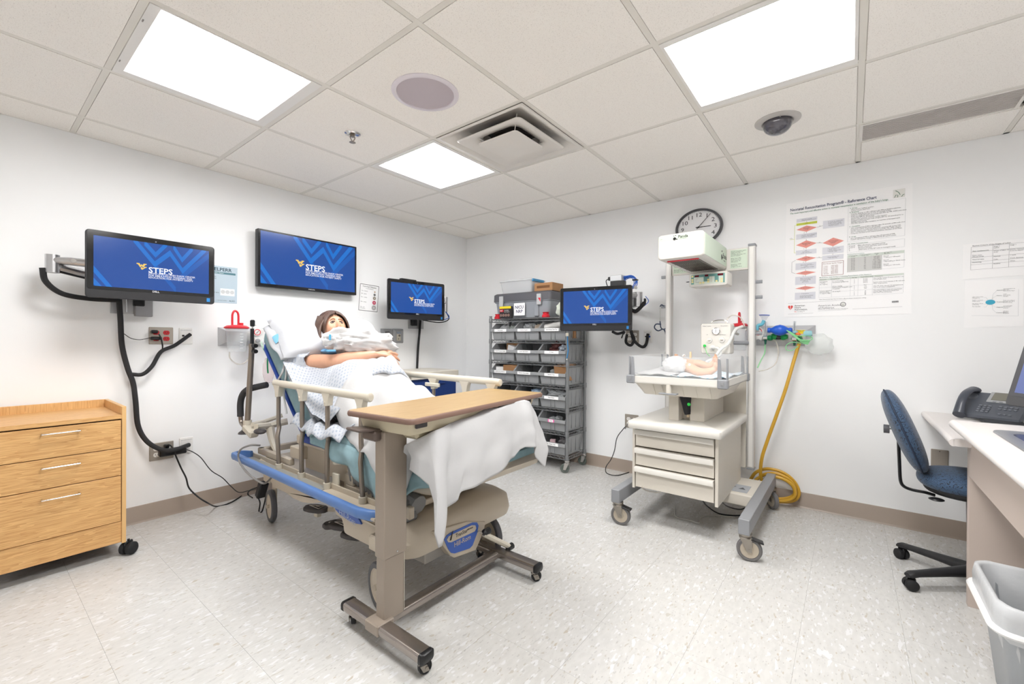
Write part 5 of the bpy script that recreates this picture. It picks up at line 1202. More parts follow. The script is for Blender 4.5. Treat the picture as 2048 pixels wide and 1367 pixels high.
# ================================================================== OVERBED TABLE
t = thing('overbed_table', (2.2, -2.4, 0), 'overbed table with oak laminate top and taupe column at the bed foot', 'table')
M_taupe = mat('taupe enamel', (152, 140, 128), .4, bump=.08, bscale=500)
M_satin = mat('satin bronze steel', (162, 154, 148), .26, .9, bump=.05, bscale=300, stretch=(1, 1, 1))
NL_, NR_ = PZ(696, 819, .918), PZ(816, 841, .918); FR_, FL_ = PZ(1079, 786, .918), PZ(986, 775, .918)
quadp = [NL_, NR_, FR_, FL_]
cx, cy = sum(p.x for p in quadp) / 4, sum(p.y for p in quadp) / 4
lv = ((FR_ + FL_) / 2 - (NL_ + NR_) / 2); LL = lv.length; av = lv.normalized(); wv = V((av.y, -av.x, 0)); WW = ((NR_ - NL_).length + (FR_ - FL_).length) / 2
def tabring(dw, dl, z, r): return [V((cx, cy, z)) + wv * a + av * b for a, b in rrect(WW - dw, LL - dl, r, 5)]
topo = MB().loft([tabring(.0, .0, .897, .03), tabring(-.004, -.004, .905, .03), tabring(-.002, -.002, .915, .03), tabring(.006, .006, .9185, .03)]).build('edge_band', mat('brown vinyl edge', (124, 98, 86), .45), t, smooth=60)
MB().loft([tabring(.008, .008, .9183, .028), tabring(.009, .009, .9192, .028)]).build('laminate', wood('oak laminate', (160, 128, 82), (174, 147, 101), 'Y', 1.0, .35), t)
def ctr(a, b, z): return V((cx, cy, z)) + wv * a + av * b
MB().loft([tabring(.10, .09, .845, .02), tabring(.07, .07, .896, .02)]).build('apron_tray', mat('olive cream tray', (198, 188, 162), .45), t, smooth=40)
R3 = Matrix((( wv.x, av.x, 0), (wv.y, av.y, 0), (0, 0, 1)))
MB().rbox(ctr(-.02, -.27, .832), (WW * .6, .22, .05), .012, R3).build('drawer_box', mat('olive cream tray', (198, 188, 162), .45), t)
for b in (-.42, .38): MB().rbox(ctr(WW / 2 - .032, b, .882), (.012, .06, .02), .003, R3).build('slot', M_dk, t)
MB().rbox(ctr(WW / 2 - .036, .22, .888), (.012, .22, .012), .003, R3).build('pull_lip', M_dk, t)
# column: an upper sleeve over a narrower inner column
CX0, CX1, CY0, CY1 = 2.172, 2.236, -2.764, -2.652
MB().box(CX0, CX1, CY0, CY1, .335, .845).build('column_sleeve', M_taupe, t, bevel=.006)
MB().box(CX0 + .004, CX1 - .005, CY0 + .005, CY1 - .010, .085, .34).build('inner_column', M_taupe, t, bevel=.005)
MB().box(CX1 - .0055, CX1 - .003, CY1 - .011, CY1 - .009, .095, .335).build('column_edge', M_cream, t, smooth=0)
MB().cyl((2.23, -2.70, .352), (2.2372, -2.70, .352), .004, n=10).build('rivet', M_chrome, t)
MB().rbox((2.15, -2.80, .852), (.10, .10, .012), .004, Matrix.Rotation(-.1, 3, 'X')).build('release_lever', mat('dark brown plastic', (92, 80, 74), .4), t)
MB().rbox((2.17, -2.77, .828), (.09, .05, .04), .008).build('lever_housing', mat('dark brown plastic', (92, 80, 74), .4), t)
for k, (y, xa_, xb_) in enumerate(((-2.765, 1.975, 2.50), (-2.015, 2.02, 2.47))):
    MB().loft([[V((x, y + a, .075 + b)) for a, b in rrect(.062 * s, .036 * s, .010, 3)] for x, s in ((xa_ + .012, 1), (xb_ - .02, 1))]).build('foot_bar', M_satin, t, smooth=40)
    for x, d in ((xa_, 1), (xb_, -1)):
        MB().loft([[V((x + d * q, y + a, .075 + b)) for a, b in rrect(.066 * s, .040 * s, .012, 3)] for q, s in ((.0, .8), (.006, 1), (.018, 1))]).build('end_cap', M_black, t, smooth=40)
    for x, a in ((xa_ + .05, 150), (xb_ - .035, 75 if k == 0 else 60)):
        caster(t, x, y, .026, .02, a, .06, M_black, M_black, M_steel, off=.012)
MB().loft([[V((2.20 + a, y, .075 + b)) for a, b in rrect(.055, .034, .010, 3)] for y in (-2.735, -2.045)]).build('cross_bar', M_satin, t, smooth=40)
MB().box(2.16, 2.245, -2.80, -2.72, .053, .097, .004).build('column_foot', M_taupe, t)
# ================================================================== BEDDING AND PATIENT MANIKIN
def cloth(name, c, rough=.85, var=.03):
    return mat(name, c, rough, bump=.25, bscale=90, var=var, vscale=7)
M_sheet = cloth('white bed sheet', (190, 190, 191)); M_pill = cloth('white pillowcase', (190, 192, 197))
def gown_mat():
    m = bpy.data.materials.new('patterned hospital gown'); m.use_nodes = True; nt = m.node_tree; b = nt.nodes['Principled BSDF']; L = nt.links.new
    tc = nt.nodes.new('ShaderNodeTexCoord'); mp = nt.nodes.new('ShaderNodeMapping'); mp.inputs['Rotation'].default_value = (.0, .0, .75); mp.inputs['Scale'].default_value = (56, 56, 56)
    v = nt.nodes.new('ShaderNodeTexVoronoi'); v.inputs['Scale'].default_value = 1; v.inputs['Randomness'].default_value = 0; v.voronoi_dimensions = '2D'
    r = nt.nodes.new('ShaderNodeValToRGB'); e = r.color_ramp.elements; e[0].position = .24; e[1].position = .32
    e[0].color = rgb(154, 162, 176); e[1].color = rgb(180, 184, 191)
    L(tc.outputs['Object'], mp.inputs[0]); L(mp.outputs[0], v.inputs['Vector']); L(v.outputs['Distance'], r.inputs[0]); L(r.outputs[0], b.inputs['Base Color'])
    b.inputs['Roughness'].default_value = .85
    return m
M_gown = gown_mat(); M_swad = cloth('white swaddling cloth', (212, 211, 211))
def zbed(x): return .712 + max(0, .06 + .958 * (1.238 - x)) if x < 1.30 else max(.655, .712 - .05 * (x - 1.238))
ZC = [(.86, 1.13), (.98, 1.09), (1.1, 1.06), (1.2, 1.066), (1.3, 1.078), (1.4, 1.04), (1.5, .965), (1.62, .92), (1.8, .88), (2.1, .865), (2.3, .86)]
WC = [(.86, .22), (1.0, .27), (1.2, .29), (1.35, .30), (1.6, .26), (2.3, .26)]
def cover(x, y, off=0.0, seed=0, fold=1.0):
    yc = -2.21; t = abs(y - yc) / lerp_t(WC, x); f = 1 / (1 + (t / .93) ** 5)
    zb = zbed(x); zc = lerp_t(ZC, x)
    if x > 1.55:   # two legs under the cloth
        k = min(1, (x - 1.55) / .25); leg = math.exp(-((y + 2.33) / .085) ** 2) + math.exp(-((y + 2.08) / .085) ** 2)
        f = f * (1 - .35 * k * (1 - min(1, leg)))
    z = zb + (zc - zb) * f
    n = noise.noise(V((x * 3.2 + seed, y * 7, seed))) * .016 + (abs(noise.noise(V((x * 9 + y * 7 + seed, y * 5 - x * 3, seed * 2)))) - .2) * .03
    return z + off + n * fold * (0.5 + f * .5)
# ---- pillow
pc = bp(.635, .27, -2.19)
PU, PV, PN = V((0, 1, 0)), V((-.722, 0, .692)), V((.692, 0, .722))
def pil(u, v, side):
    a, b = u * 2 - 1, v * 2 - 1
    e = (1 - abs(a) ** 3.2) * (1 - abs(b) ** 3.0); th = .088 * max(0, e) ** .42
    dent = .06 * math.exp(-((a + .02) / .33) ** 2 - ((b + .15) / .6) ** 2) if side > 0 else 0
    w = 1 + .04 * abs(a * b)
    p = pc + PU * a * .37 * w + PV * b * .19 * w * (1 - .12 * a * a) + PN * (side * th - dent - .03 * a * a)
    return p + PN * noise.noise(V((a * 3, b * 3, side))) * .012 * (1 - abs(a) ** 4)
t = thing('pillow', pc, 'plump white pillow propped against the raised back of the bed', 'pillow')
mb = MB().grid(lambda u, v: pil(u, v, 1), 40, 28).grid(lambda u, v: pil(u, v, -1), 40, 28)
mb.build('pillowcase', M_pill, t, smooth=80)
# open hem of the pillowcase with the blue stripe showing on the near side
def hem(u, v):
    s = .48 + .30 * v; y = -2.575 - .03 * math.sin(v * 3) + (.19 * u + .03 * math.sin(u * 9 + v * 4) * .4) * (1.25 - v * .6)
    return bp(s - .06 * u * (1 - v), .20 + .055 * math.sin(u * 2.6) + .01 * math.sin(v * 11), y)
MB().grid(hem, 14, 16).build('case_hem', M_pill, t, smooth=80, solid=.004)
MB().grid(lambda u, v: hem(.15 + .55 * u, .42 + .16 * v + .1 * u) + PN * .012, 10, 5).build('blue_stripe', mat('pillow blue stripe', (120, 178, 208), .85), t, smooth=80)
# ---- gown
g = thing('hospital_gown', (1.1, -2.2, .72), 'white hospital gown with small grey dots worn by the reclining patient manikin', 'gown')
def gsurf(u, v):
    x = .90 + .56 * u; y = -2.565 + .62 * v
    if v < .12: y = -2.575 + .02 * v
    x0 = x + .05 * (1 - v) ** 3 * (1 - u)
    z = cover(x0, y, .004, 3, 1.0)
    return V((x0, y, z))
MB().grid(gsurf, 44, 44).build('front', M_gown, g, smooth=80, solid=.003)
def gtail(u, v):
    x = 1.12 + .50 * u; y = -2.615 + .17 * v + .02 * math.sin(u * 8)
    z = .722 + .045 * math.sin(v * 3.1) * (.5 + .6 * noise.noise(V((u * 5, v * 3, 7)))) + .012 * math.sin(u * 24 + v * 6) - (.03 * (1 - v / .2) if v < .2 else 0)
    if x < 1.25: z += .2 * (1.25 - x)
    return V((x, y, z))
MB().grid(gtail, 36, 14).build('tail', M_gown, g, smooth=80, solid=.004)
# near side panel hanging from the sleeve down along the mattress
def gside(u, v):
    s = .40 - .42 * u; h = .185 + .05 * math.sin(v * 3.1) + .012 * math.sin(v * 9 + u * 3)
    p = bp(s, h, -2.56 + .16 * v - .012 * math.sin(u * 6 + v * 5)); return p
MB().grid(gside, 22, 12).build('side_panel', M_gown, g, smooth=80, solid=.003)
# sleeve around the near shoulder
sh0 = V((.90, -2.44, 1.055)); EL = PX(668, 723, 1.13); WR = PX(751, 709, 1.225)
rg = []
for k, (s, r) in enumerate(((-.10, .05), (-.05, .085), (0, .095), (.04, .088), (.075, .078), (.09, .072))):
    A = (EL - sh0).normalized(); B1 = A.cross(ZA).normalized(); B2 = B1.cross(A)
    rg.append([sh0 + A * s + (B1 * math.cos(q) + B2 * math.sin(q)) * (r + .008 * math.sin(q * 7 + k) + .006 * math.sin(q * 3)) for q in [i * math.pi / 15 for i in range(30)]])
MB().loft(rg, cap=False).build('sleeve', M_gown, g, smooth=80, solid=.004)
MB().tube(curve_pts([sh0 + V((-.03, -.09, .02)), sh0 + V((-.0, -.12, -.05)), sh0 + V((-.05, -.13, -.12)), sh0 + V((.0, -.13, -.19))]), .006, 6).build('tie_string', M_sheet, g)
MB().tube(curve_pts([sh0 + V((-.02, -.09, .0)), sh0 + V((.03, -.11, -.06)), sh0 + V((.02, -.12, -.18)), sh0 + V((.06, -.12, -.30))]), .007, 6).build('tie_string', M_sheet, g)
rp = PX(660, 697, .98)
MB().ell(rp + V((.02, 0, -.015)), .05, .075, .02, 16, 8).build('neck_band', mat('blue neckband print', (120, 170, 214), .8), g)
# ---- top sheet
s = thing('bed_sheet', (1.8, -2.2, .7), 'white top sheet drawn over the legs and hanging off the bed foot', 'sheet')
def ssurf(u, v):
    xs0 = 1.42 - .13 * v; x = xs0 + (2.28 - xs0) * u; y0 = -2.50 - .075 * min(1, max(0, (u - .05) / .4)); y = y0 + (-1.86 - y0) * v
    x += .02 * math.sin(v * 9) * (1 - u) ** 3
    off = .012 + .02 * math.exp(-(u / .03) ** 2)
    z = cover(x, y, off, 9, 1.25)
    if v < .06: z -= (.06 - v) * .8
    if v < .14: z -= (.14 - v) / .14 * lerp_t([(1.82, 0), (2.0, .13), (2.3, .12)], x); y -= (.14 - v) * .12
    return V((x, y, z))
fn = lambda u, v: ssurf(u, v)
# ridge over the table edge, then the hanging drop
FP = [(-2.66, 855, 875), ]
NP, FPk = PX(872, 857, 2.34), PX(1045, 799, 2.40)
TOPP = [(0, PX(812, 888, 2.27)), (.04, PX(845, 872, 2.32))] + [(v, PX(a, b, 2.36)) for v, a, b in ((.07, 866, 860), (.10, 876, 856), (.72, 1030, 805), (.78, 1045, 799), (.84, 1058, 803), (.92, 1070, 825), (1, 1078, 850))]
HEMP = [(0, PX(812, 936, 2.28)), (.025, PX(838, 958, 2.33)), (.045, PX(850, 976, 2.37))] + [(v, PX(a, b, 2.40)) for v, a, b in ((.06, 845, 1040), (.075, 848, 1080), (.09, 857, 1088), (.14, 879, 1056), (.20, 894, 1022), (.26, 916, 1001), (.31, 920, 982), (.45, 964, 964), (.62, 1011, 929), (.72, 1032, 914), (.76, 1039, 892), (.82, 1058, 890), (.86, 1063, 910), (.92, 1085, 935), (1, 1094, 905))]
def pl_at(T, v):
    for (a, pa), (b, pb2) in zip(T, T[1:]):
        if v <= b: return pa + (pb2 - pa) * ((v - a) / (b - a))
    return T[-1][1].copy()
def drop_pt(v, w):
    """v across the bed near->far, w down the hanging part"""
    a, b = pl_at(TOPP, v), pl_at(HEMP, v); p = a + (b - a) * w
    k = math.exp(-((v - .09) / .07) ** 2) * .045 - math.exp(-((v - .2) / .05) ** 2) * .03 + math.exp(-((v - .80) / .04) ** 2) * .04 - math.exp(-((v - .70) / .05) ** 2) * .02
    p.x += k * (.3 + w) + .006 * math.sin(v * 37) * w + .012 * noise.noise(V((v * 6, w * 3, 2))) + .02 * math.sin(w * 2.6)
    return p
N1, N2, NV = 46, 26, 60
vs = []; fs = []
for i in range(N1 + N2 + 1):
    for j in range(NV + 1):
        v = j / NV
        if i <= N1:
            u = i / N1; p = ssurf(u, v)
            u0 = .82 if v < .2 else .6
            if u > u0:
                k = (u - u0) / (1 - u0); q = drop_pt(v, 0); k = k * k * (3 - 2 * k)
                p = V((p.x + (q.x - ssurf(1, v).x) * k, p.y + (q.y - ssurf(1, v).y) * k, p.z + (q.z - ssurf(1, v).z) * k))
        else: p = drop_pt(v, (i - N1) / N2)
        vs.append(p)
for i in range(N1 + N2):
    for j in range(NV):
        a = i * (NV + 1) + j; fs.append((a, a + NV + 1, a + NV + 2, a + 1))
MB().add(vs, fs).build('sheet_cloth', M_sheet, s, smooth=80, solid=.003)
# ---- swaddled bundle
bc = V((1.09, -2.14, 1.190))
def bfn(d, p):
    n = abs(noise.noise(V((d.x * 1.5 + d.y * 3.0, d.y * 1.2 - d.x * 2, d.z * 3.4)))) * .42 + abs(noise.noise(V((d.x * 5 + d.y * 4, d.y * 5 + 5 - d.z * 3, d.z * 6)))) * .20
    q = p * (.90 + n * (1 - abs(d.y) ** 4))
    q *= 1 + .10 * max(0, d.y); q.z -= .030 * d.y + .02 * max(0, d.y) ** 2; q.z -= .025 * max(0, -d.y - .5); q.x += .02 * d.y
    return q
t = thing('swaddled_bundle', bc, 'white cloth swaddled bundle held on the chest of the reclining patient manikin', 'bundle')
MB().ell(bc, .115, .265, .088, 56, 34, fn=bfn).build('blanket', M_swad, t, smooth=80)
MB().ell(PX(657, 679, 1.16), .03, .042, .040, 30, 20, fn=lambda d, p: p * (.9 + .45 * noise.noise(V((d.x * 1.6, d.y * 1.4, d.z * 2.2))))).build('blanket_fold', M_swad, t, smooth=80)
MB().rbox(PX(660, 674, 1.20), (.008, .014, .036), .003).build('blue_stripe', mat('blanket blue stripe', (96, 180, 220), .8), t)
MB().rbox(PX(661, 701, 1.16), (.03, .06, .014), .005).build('blanket_band', mat('blanket blue band', (110, 176, 220), .8), t)
# ---- patient manikin: one skin mesh
man = thing('patient_manikin', (1.1, -2.2, .8), 'brown haired patient manikin reclining in the bed with one arm over the bundle', 'manikin')
M_skin = mat('manikin skin', (208, 158, 130), .42, var=.05, vscale=9, sss=.12)
HC = V((.865, -2.212, 1.276)); HF = V((.90, -.13, .44)).normalized(); HL = ZA.cross(HF).normalized(); HU = HF.cross(HL)
def G(d, c, w): return math.exp(-((d - V(c).normalized()).length / w) ** 2)
def headfn(d, p):
    k = 1.0
    k += .06 * G(d, (.62, 0, -.92), .35) - .05 * G(d, (.3, .75, -.55), .4) - .05 * G(d, (.3, -.75, -.55), .4)
    k -= .075 * (G(d, (1, .36, .10), .20) + G(d, (1, -.36, .10), .20))
    k += .035 * (G(d, (1, .34, .08), .11) + G(d, (1, -.34, .08), .11))
    k += .03 * (G(d, (1, .3, .30), .22) + G(d, (1, -.3, .30), .22)) + .03 * (G(d, (.9, .5, -.18), .25) + G(d, (.9, -.5, -.18), .25))
    k += .20 * G(d, (1, 0, -.20), .12) + .13 * G(d, (1, 0, -.07), .11) + .06 * G(d, (1, 0, .06), .10) + .07 * (G(d, (1, .10, -.23), .07) + G(d, (1, -.10, -.23), .07))
    k += .07 * G(d, (1, 0, -.46), .13) + .06 * G(d, (1, 0, -.56), .12) - .03 * G(d, (1, 0, -.51), .04)
    q = p * k
    return HF * q.x + HL * q.y + HU * q.z
mb = MB(); mb.ell(HC, .103, .090, .122, 72, 56, fn=headfn)
mb.tube([HC + HU * -.05 - HF * .02, HC + V((.02, 0, -.13)), V((.93, -2.2, 1.10)), V((.97, -2.2, 1.0))], [.055, .052, .058, .07], 20)
def tring(c, rx, rz, ax):
    ax = V(ax).normalized(); nn = V((-ax.z, 0, ax.x)); nn = nn if nn.z > 0 else -nn
    return [V(c) + V((0, 1, 0)) * rx * math.cos(q) + nn * rz * math.sin(q) for q in [i * math.pi / 12 for i in range(24)]]
mb.loft([tring((.90, -2.2, 1.03), .10, .05, (.7, 0, -.7)), tring((.94, -2.2, 1.00), .20, .08, (.7, 0, -.7)), tring((1.04, -2.2, .93), .20, .095, (.7, 0, -.7)), tring((1.16, -2.2, .88), .19, .11, (.8, 0, -.5)), tring((1.30, -2.2, .87), .21, .14, (1, 0, -.1)), tring((1.44, -2.2, .84), .21, .11, (1, 0, 0)), tring((1.52, -2.2, .82), .18, .08, (1, 0, 0))])
mb.ell((1.27, -2.2, .93), .14, .17, .10, 24, 16)
for yy in (-2.32, -2.09): mb.tube([(1.46, yy, .82), (1.65, yy, .79), (1.85, yy, .77), (2.0, yy, .76), (2.2, yy, .74), (2.24, yy, .77)], [.075, .07, .055, .05, .035, .03], 16)
shR = V((.93, -2.40, 1.04))
arm = [shR, sh0 + (EL - sh0) * .35, sh0 + (EL - sh0) * .75, EL, EL + (WR - EL) * .3, EL + (WR - EL) * .65, WR]
mb.tube(curve_pts(arm, 5), [r for a, b in zip((.058, .054, .050, .047, .047, .038), (.054, .050, .047, .047, .038, .0275)) for r in [a + (b - a) * k / 5 for k in range(5)]] + [.0275], 24)
arm2 = [V((.93, -2.0, 1.04)), V((1.0, -1.93, .98)), V((1.12, -1.97, .98)), V((1.16, -2.06, 1.03)), V((1.17, -2.16, 1.06))]
mb.tube(curve_pts(arm2, 5), [.055 - .0012 * k for k in range(21)], 20)
# hand: palm plus five bent fingers
PM = PX(770, 708, 1.245); hd = (PM - WR).normalized(); 
K = [PX(779, 704.5, 1.25), PX(783, 709, 1.25), PX(781, 714, 1.255), PX(777, 718, 1.26)]
mb.loft([[WR + (V((0, 0, 1)) * math.sin(q) * .021 + V((1, 0, 0)) * math.cos(q) * .027) for q in [i * math.pi / 10 for i in range(20)]],
         [WR + (PM - WR) * .5 + (V((.2, 0, .98)) * math.sin(q) * .020 + V((1, 0, -.2)) * math.cos(q) * .036) for q in [i * math.pi / 10 for i in range(20)]],
         [PM + (V((.45, 0, .9)) * math.sin(q) * .019 + V((.9, 0, -.45)) * math.cos(q) * .043) for q in [i * math.pi / 10 for i in range(20)]],
         [(K[1] + K[2]) / 2 + (V((.5, 0, .85)) * math.sin(q) * .014 + V((.85, 0, -.5)) * math.cos(q) * .038) for q in [i * math.pi / 10 for i in range(20)]]])
tips = [(PX(789, 706, 1.26), PX(796, 710, 1.265)), (PX(792, 714, 1.265), PX(799.5, 721.5, 1.27)), (PX(790, 720, 1.27), PX(798, 730, 1.28)), (PX(785, 724, 1.275), PX(793, 733, 1.285))]
for kk, (m1_, m2_) in zip(K, tips):
    mb.tube([PM + (kk - PM) * .3, kk, m1_, (m1_ + m2_) / 2 + V((0, 0, .001)), m2_], [.010, .0102, .0092, .0085, .0062], 12)
mb.tube([WR + (PM - WR) * .3 + V((-.01, 0, 0)), PX(768, 703, 1.20), PX(778, 702, 1.20), PX(785, 703, 1.21)], [.014, .012, .010, .007], 12)
sk = mb.build('body', M_skin, man, smooth=0, fix=False)
md = sk.modifiers.new('remesh', 'REMESH'); md.mode = 'VOXEL'; md.voxel_size = .0042; md.use_smooth_shade = True
md = sk.modifiers.new('smooth', 'SMOOTH'); md.factor = .5; md.iterations = 3
def onhead(x, y, z, k=1.0):
    d = V((x, y, z)).normalized(); return HC + headfn(d, V((d.x * .103, d.y * .090, d.z * .122))) * k
for sgn in (-1, 1):
    e = onhead(1, .37 * sgn, .085, .985)
    R = Matrix((HF, HL, HU)).transposed() @ Matrix.Rotation(.35 * sgn, 3, 'Z')
    ey = MB().ell(e, .006, .0135, .0058, 14, 8, R=R).build('eye', mat('eye white', (120, 112, 106), .25), man)
    MB().ell(e + HF * .0045 + HL * .001, .003, .0055, .0052, 10, 6, R=R).build('iris', mat('eye iris', (60, 44, 36), .2), ey)
    pts = [onhead(1, sgn * a, b, 1.006) for a, b in ((.17, .13), (.28, .165), (.40, .165), (.52, .115))]
    MB().tube(curve_pts(pts, 3), .0032, 6).build('eyelid_line', mat('lash brown', (70, 48, 38), .6), man)
    pts = [onhead(1, sgn * a, b, 1.004) for a, b in ((.12, .255), (.25, .31), (.40, .315), (.56, .25))]
    MB().tube(curve_pts(pts, 3), [.0036] * 5 + [.003] * 4 + [.0015], 6).build('eyebrow', mat('brow brown', (140, 88, 58), .8), man)
    MB().ell(onhead(1, .075 * sgn, -.27, .965), .003, .0035, .0022, 8, 6).build('nostril', mat('nostril', (120, 70, 56), .8), man)
pts = [onhead(1, a, -.51, 1.0) for a in (-.22, -.1, 0, .1, .22)]
MB().tube(curve_pts(pts, 3), .0045, 8).build('lips', mat('lip pink', (196, 112, 104), .4), man)
MB().lathe([(.0285, 0), (.0295, .002), (.0285, .004)], WR + (EL - WR) * .12, WR - EL, 24).build('wrist_joint', mat('manikin joint', (206, 152, 122), .5), man)
# hair
vs = []; fs = []; NU, NVv = 72, 40; keep = {}
def hairp(i, j):
    th = math.pi * .02 + (math.pi * .80) * j / NVv; ph = 2 * math.pi * i / NU
    d = V((math.sin(th) * math.cos(ph), math.sin(th) * math.sin(ph), math.cos(th)))
    k = 1.105 + .014 * math.sin(ph * 26 + 3 * d.z) + .02 * noise.noise(V((ph * 9, d.z * 1.5, 0)))
    if d.z < 0: k += .10 * -d.z * (1 if d.x < .4 else .5)
    q = V((d.x * .105, d.y * .096, d.z * .122)) * k
    if d.z < -.2: q.z -= .14 * (-d.z - .2) ; q.y += .03 * (-d.z - .2) * (1 if d.y > 0 else -1)
    return d, HC + HF * q.x + HL * q.y + HU * q.z
for i in range(NU):
    for j in range(NVv + 1):
        d, p = hairp(i, j); keep[(i, j)] = not (d.x > .22 and d.z < (.76 - .75 * (abs(d.y - .06)) ** 1.5) and abs(d.y) < .86 - .05 * max(0, -d.z)); vs.append(p)
for i in range(NU):
    for j in range(NVv):
        i2 = (i + 1) % NU
        if all(keep[q] for q in ((i, j), (i2, j), (i, j + 1), (i2, j + 1))):
            fs.append((i * (NVv + 1) + j, i * (NVv + 1) + j + 1, i2 * (NVv + 1) + j + 1, i2 * (NVv + 1) + j))
M_hair = mat('brown hair', (82, 60, 50), .38, bump=.8, bscale=40, var=.35, vscale=16, stretch=(2, 9, .7))
MB().add(vs, fs).build('hair', M_hair, man, smooth=80, solid=.009)
mb = MB(); rnd = random.Random(4)
for sgn in (-1, 1):
    for k in range(16):
        a = .1 + .045 * k
        pts = []
        for w in range(7):
            t_ = w / 6; yy = sgn * (.04 + (.72 + .02 * k) * t_ ** .7 + .01 * rnd.random()); zz = .98 - .052 * k * .5 - (1.05 + .04 * k) * t_ ** 1.5
            xx = .55 + .02 * k - .38 * t_
            d = V((xx, yy, zz)).normalized(); kk = 1.125 + .012 * rnd.random()
            q = V((d.x * .105, d.y * .096, d.z * .122)) * kk; pts.append(HC + HF * q.x + HL * q.y + HU * q.z)
        mb.tube(curve_pts(pts, 3), [.004 + .0035 * math.sin(math.pi * min(1, q / 18 + .1)) for q in range(19)], 6, sq=.6)
for k in range(14):
    pts = []
    for w in range(6):
        t_ = w / 5; d = V((.62 + .25 * t_ - .03 * k * t_, .10 - (.02 + .052 * k) * t_ - .25 * t_ * t_, .92 - (.18 + .035 * k) * t_ - .25 * t_ * t_)).normalized()
        q = V((d.x * .103, d.y * .096, d.z * .122)) * (1.12 + .004 * (k % 3)); pts.append(HC + HF * q.x + HL * q.y + HU * q.z)
    mb.tube(curve_pts(pts, 3), [.0065 - .0003 * q for q in range(16)], 6, sq=.6)
    pts = []
    for w in range(6):
        t_ = w / 5; d = V((.62 + .1 * t_ - .03 * k * t_, .12 + (.02 + .055 * k) * t_ + .2 * t_ * t_, .92 - (.12 + .035 * k) * t_ - .4 * t_ * t_)).normalized()
        q = V((d.x * .103, d.y * .096, d.z * .122)) * (1.12 + .004 * (k % 3)); pts.append(HC + HF * q.x + HL * q.y + HU * q.z)
    mb.tube(curve_pts(pts, 3), [.0065 - .0003 * q for q in range(16)], 6, sq=.6)
for k in range(9):
    o_ = (k - 4) * .9
    mb.tube(curve_pts([PX(645 + o_ * 2.2, 632, .86 + .004 * k), PX(637 + o_ * 1.3, 650, .87 + .006 * k), PX(636 + o_, 668, .90 + .006 * k), PX(640 + o_, 684, .93 + .005 * k), PX(648 + o_ * .4, 701 - abs(o_), .955 + .003 * k)], 4), [.009] * 8 + [.0085] * 4 + [.007, .006, .005, .0035, .002], 6)
o = mb.build('hair_strands', M_hair, man, smooth=80); o['kind'] = 'stuff'
# ================================================================== INFANT WARMER
wm_t = thing('infant_warmer', (2.85, -.65, 0), 'cream infant warmer on grey casters with overhead heater and three drawers', 'warmer')
W = wm_t
M_cab = mat('cream enamel cabinet', (214, 208, 197), .42); M_cabw = mat('white enamel', (220, 217, 210), .4)
M_railg = mat('grey painted rail', (142, 144, 148), .4); M_post = mat('satin aluminium post', (206, 204, 201), .4, .3)
M_pgreen = mat('pale green panel', (208, 222, 204), .45); M_wheel = mat('warmer wheel rubber', (112, 110, 110), .6)
for x in (2.475, 3.228): MB().box(x - .028, x + .028, -1.155, -.10, .152, .238, .003).build('foot_rail', M_railg, W)
for x, y, a, br in ((2.475, -1.11, 8, 1), (3.228, -1.11, 14, 1), (2.475, -.15, 20, 0), (3.228, -.15, -50, 0)):
    caster(W, x, y, .064, .028, a, .152, M_wheel, M_beige, M_steel, brake=bool(br), off=.02)
MB().loft([[V((x, -.50 + a, .19 + b)) for a, b in rrect(.40, .075, .01, 3)] for x in (2.503, 3.20)]).build('base_plate', M_cab, W, smooth=40)
MB().box(3.02, 3.16, -.66, -.50, .227, .231, .002).build('pedal_plate', mat('grey pedal plate', (168, 172, 178), .4), W)
for x, s in ((3.06, -1), (3.12, 1)):
    MB().add([(x - .022, -.58 - .022 * s, .2316), (x + .022, -.58 - .022 * s, .2316), (x, -.58 + .022 * s, .2316)], [(0, 1, 2)]).build('arrow_mark', M_dgrey, W, smooth=0, fix=False)
# cabinet
MB().box(2.54, 2.556, -1.03, -.36, .235, .642, .001).build('side_panel', M_cab, W)
MB().box(3.052, 3.07, -1.03, -.36, .226, .642, .001).build('side_panel', M_cab, W)
MB().box(2.556, 3.052, -1.0, -.37, .255, .63).build('carcass', mat('cabinet shadow gap', (112, 106, 98), .8), W, smooth=0)
for z0, z1 in ((.518, .628), (.392, .506), (.246, .382)):
    d = MB().box(2.562, 3.046, -1.028, -1.0, z0, z1, .002).build('drawer', M_cab, W)
    MB().prism([(0, 0), (-.022, 0), (-.026, -.006), (-.024, -.032), (-.019, -.034), (-.017, -.010), (0, -.010)], (2.562, -1.028, z1), YA, ZA, XA, .484).build('drawer_lip', M_cabw, d, smooth=40)
MB().loft([rr3(2.535, 3.098, -1.098, -.30, z, .02) for z in (.643, .645)] + [rr3(2.53, 3.102, -1.102, -.298, .65, .022), rr3(2.53, 3.102, -1.102, -.298, .684, .022), rr3(2.537, 3.096, -1.096, -.30, .690, .02)]).build('worktop', M_cabw, W, smooth=50)
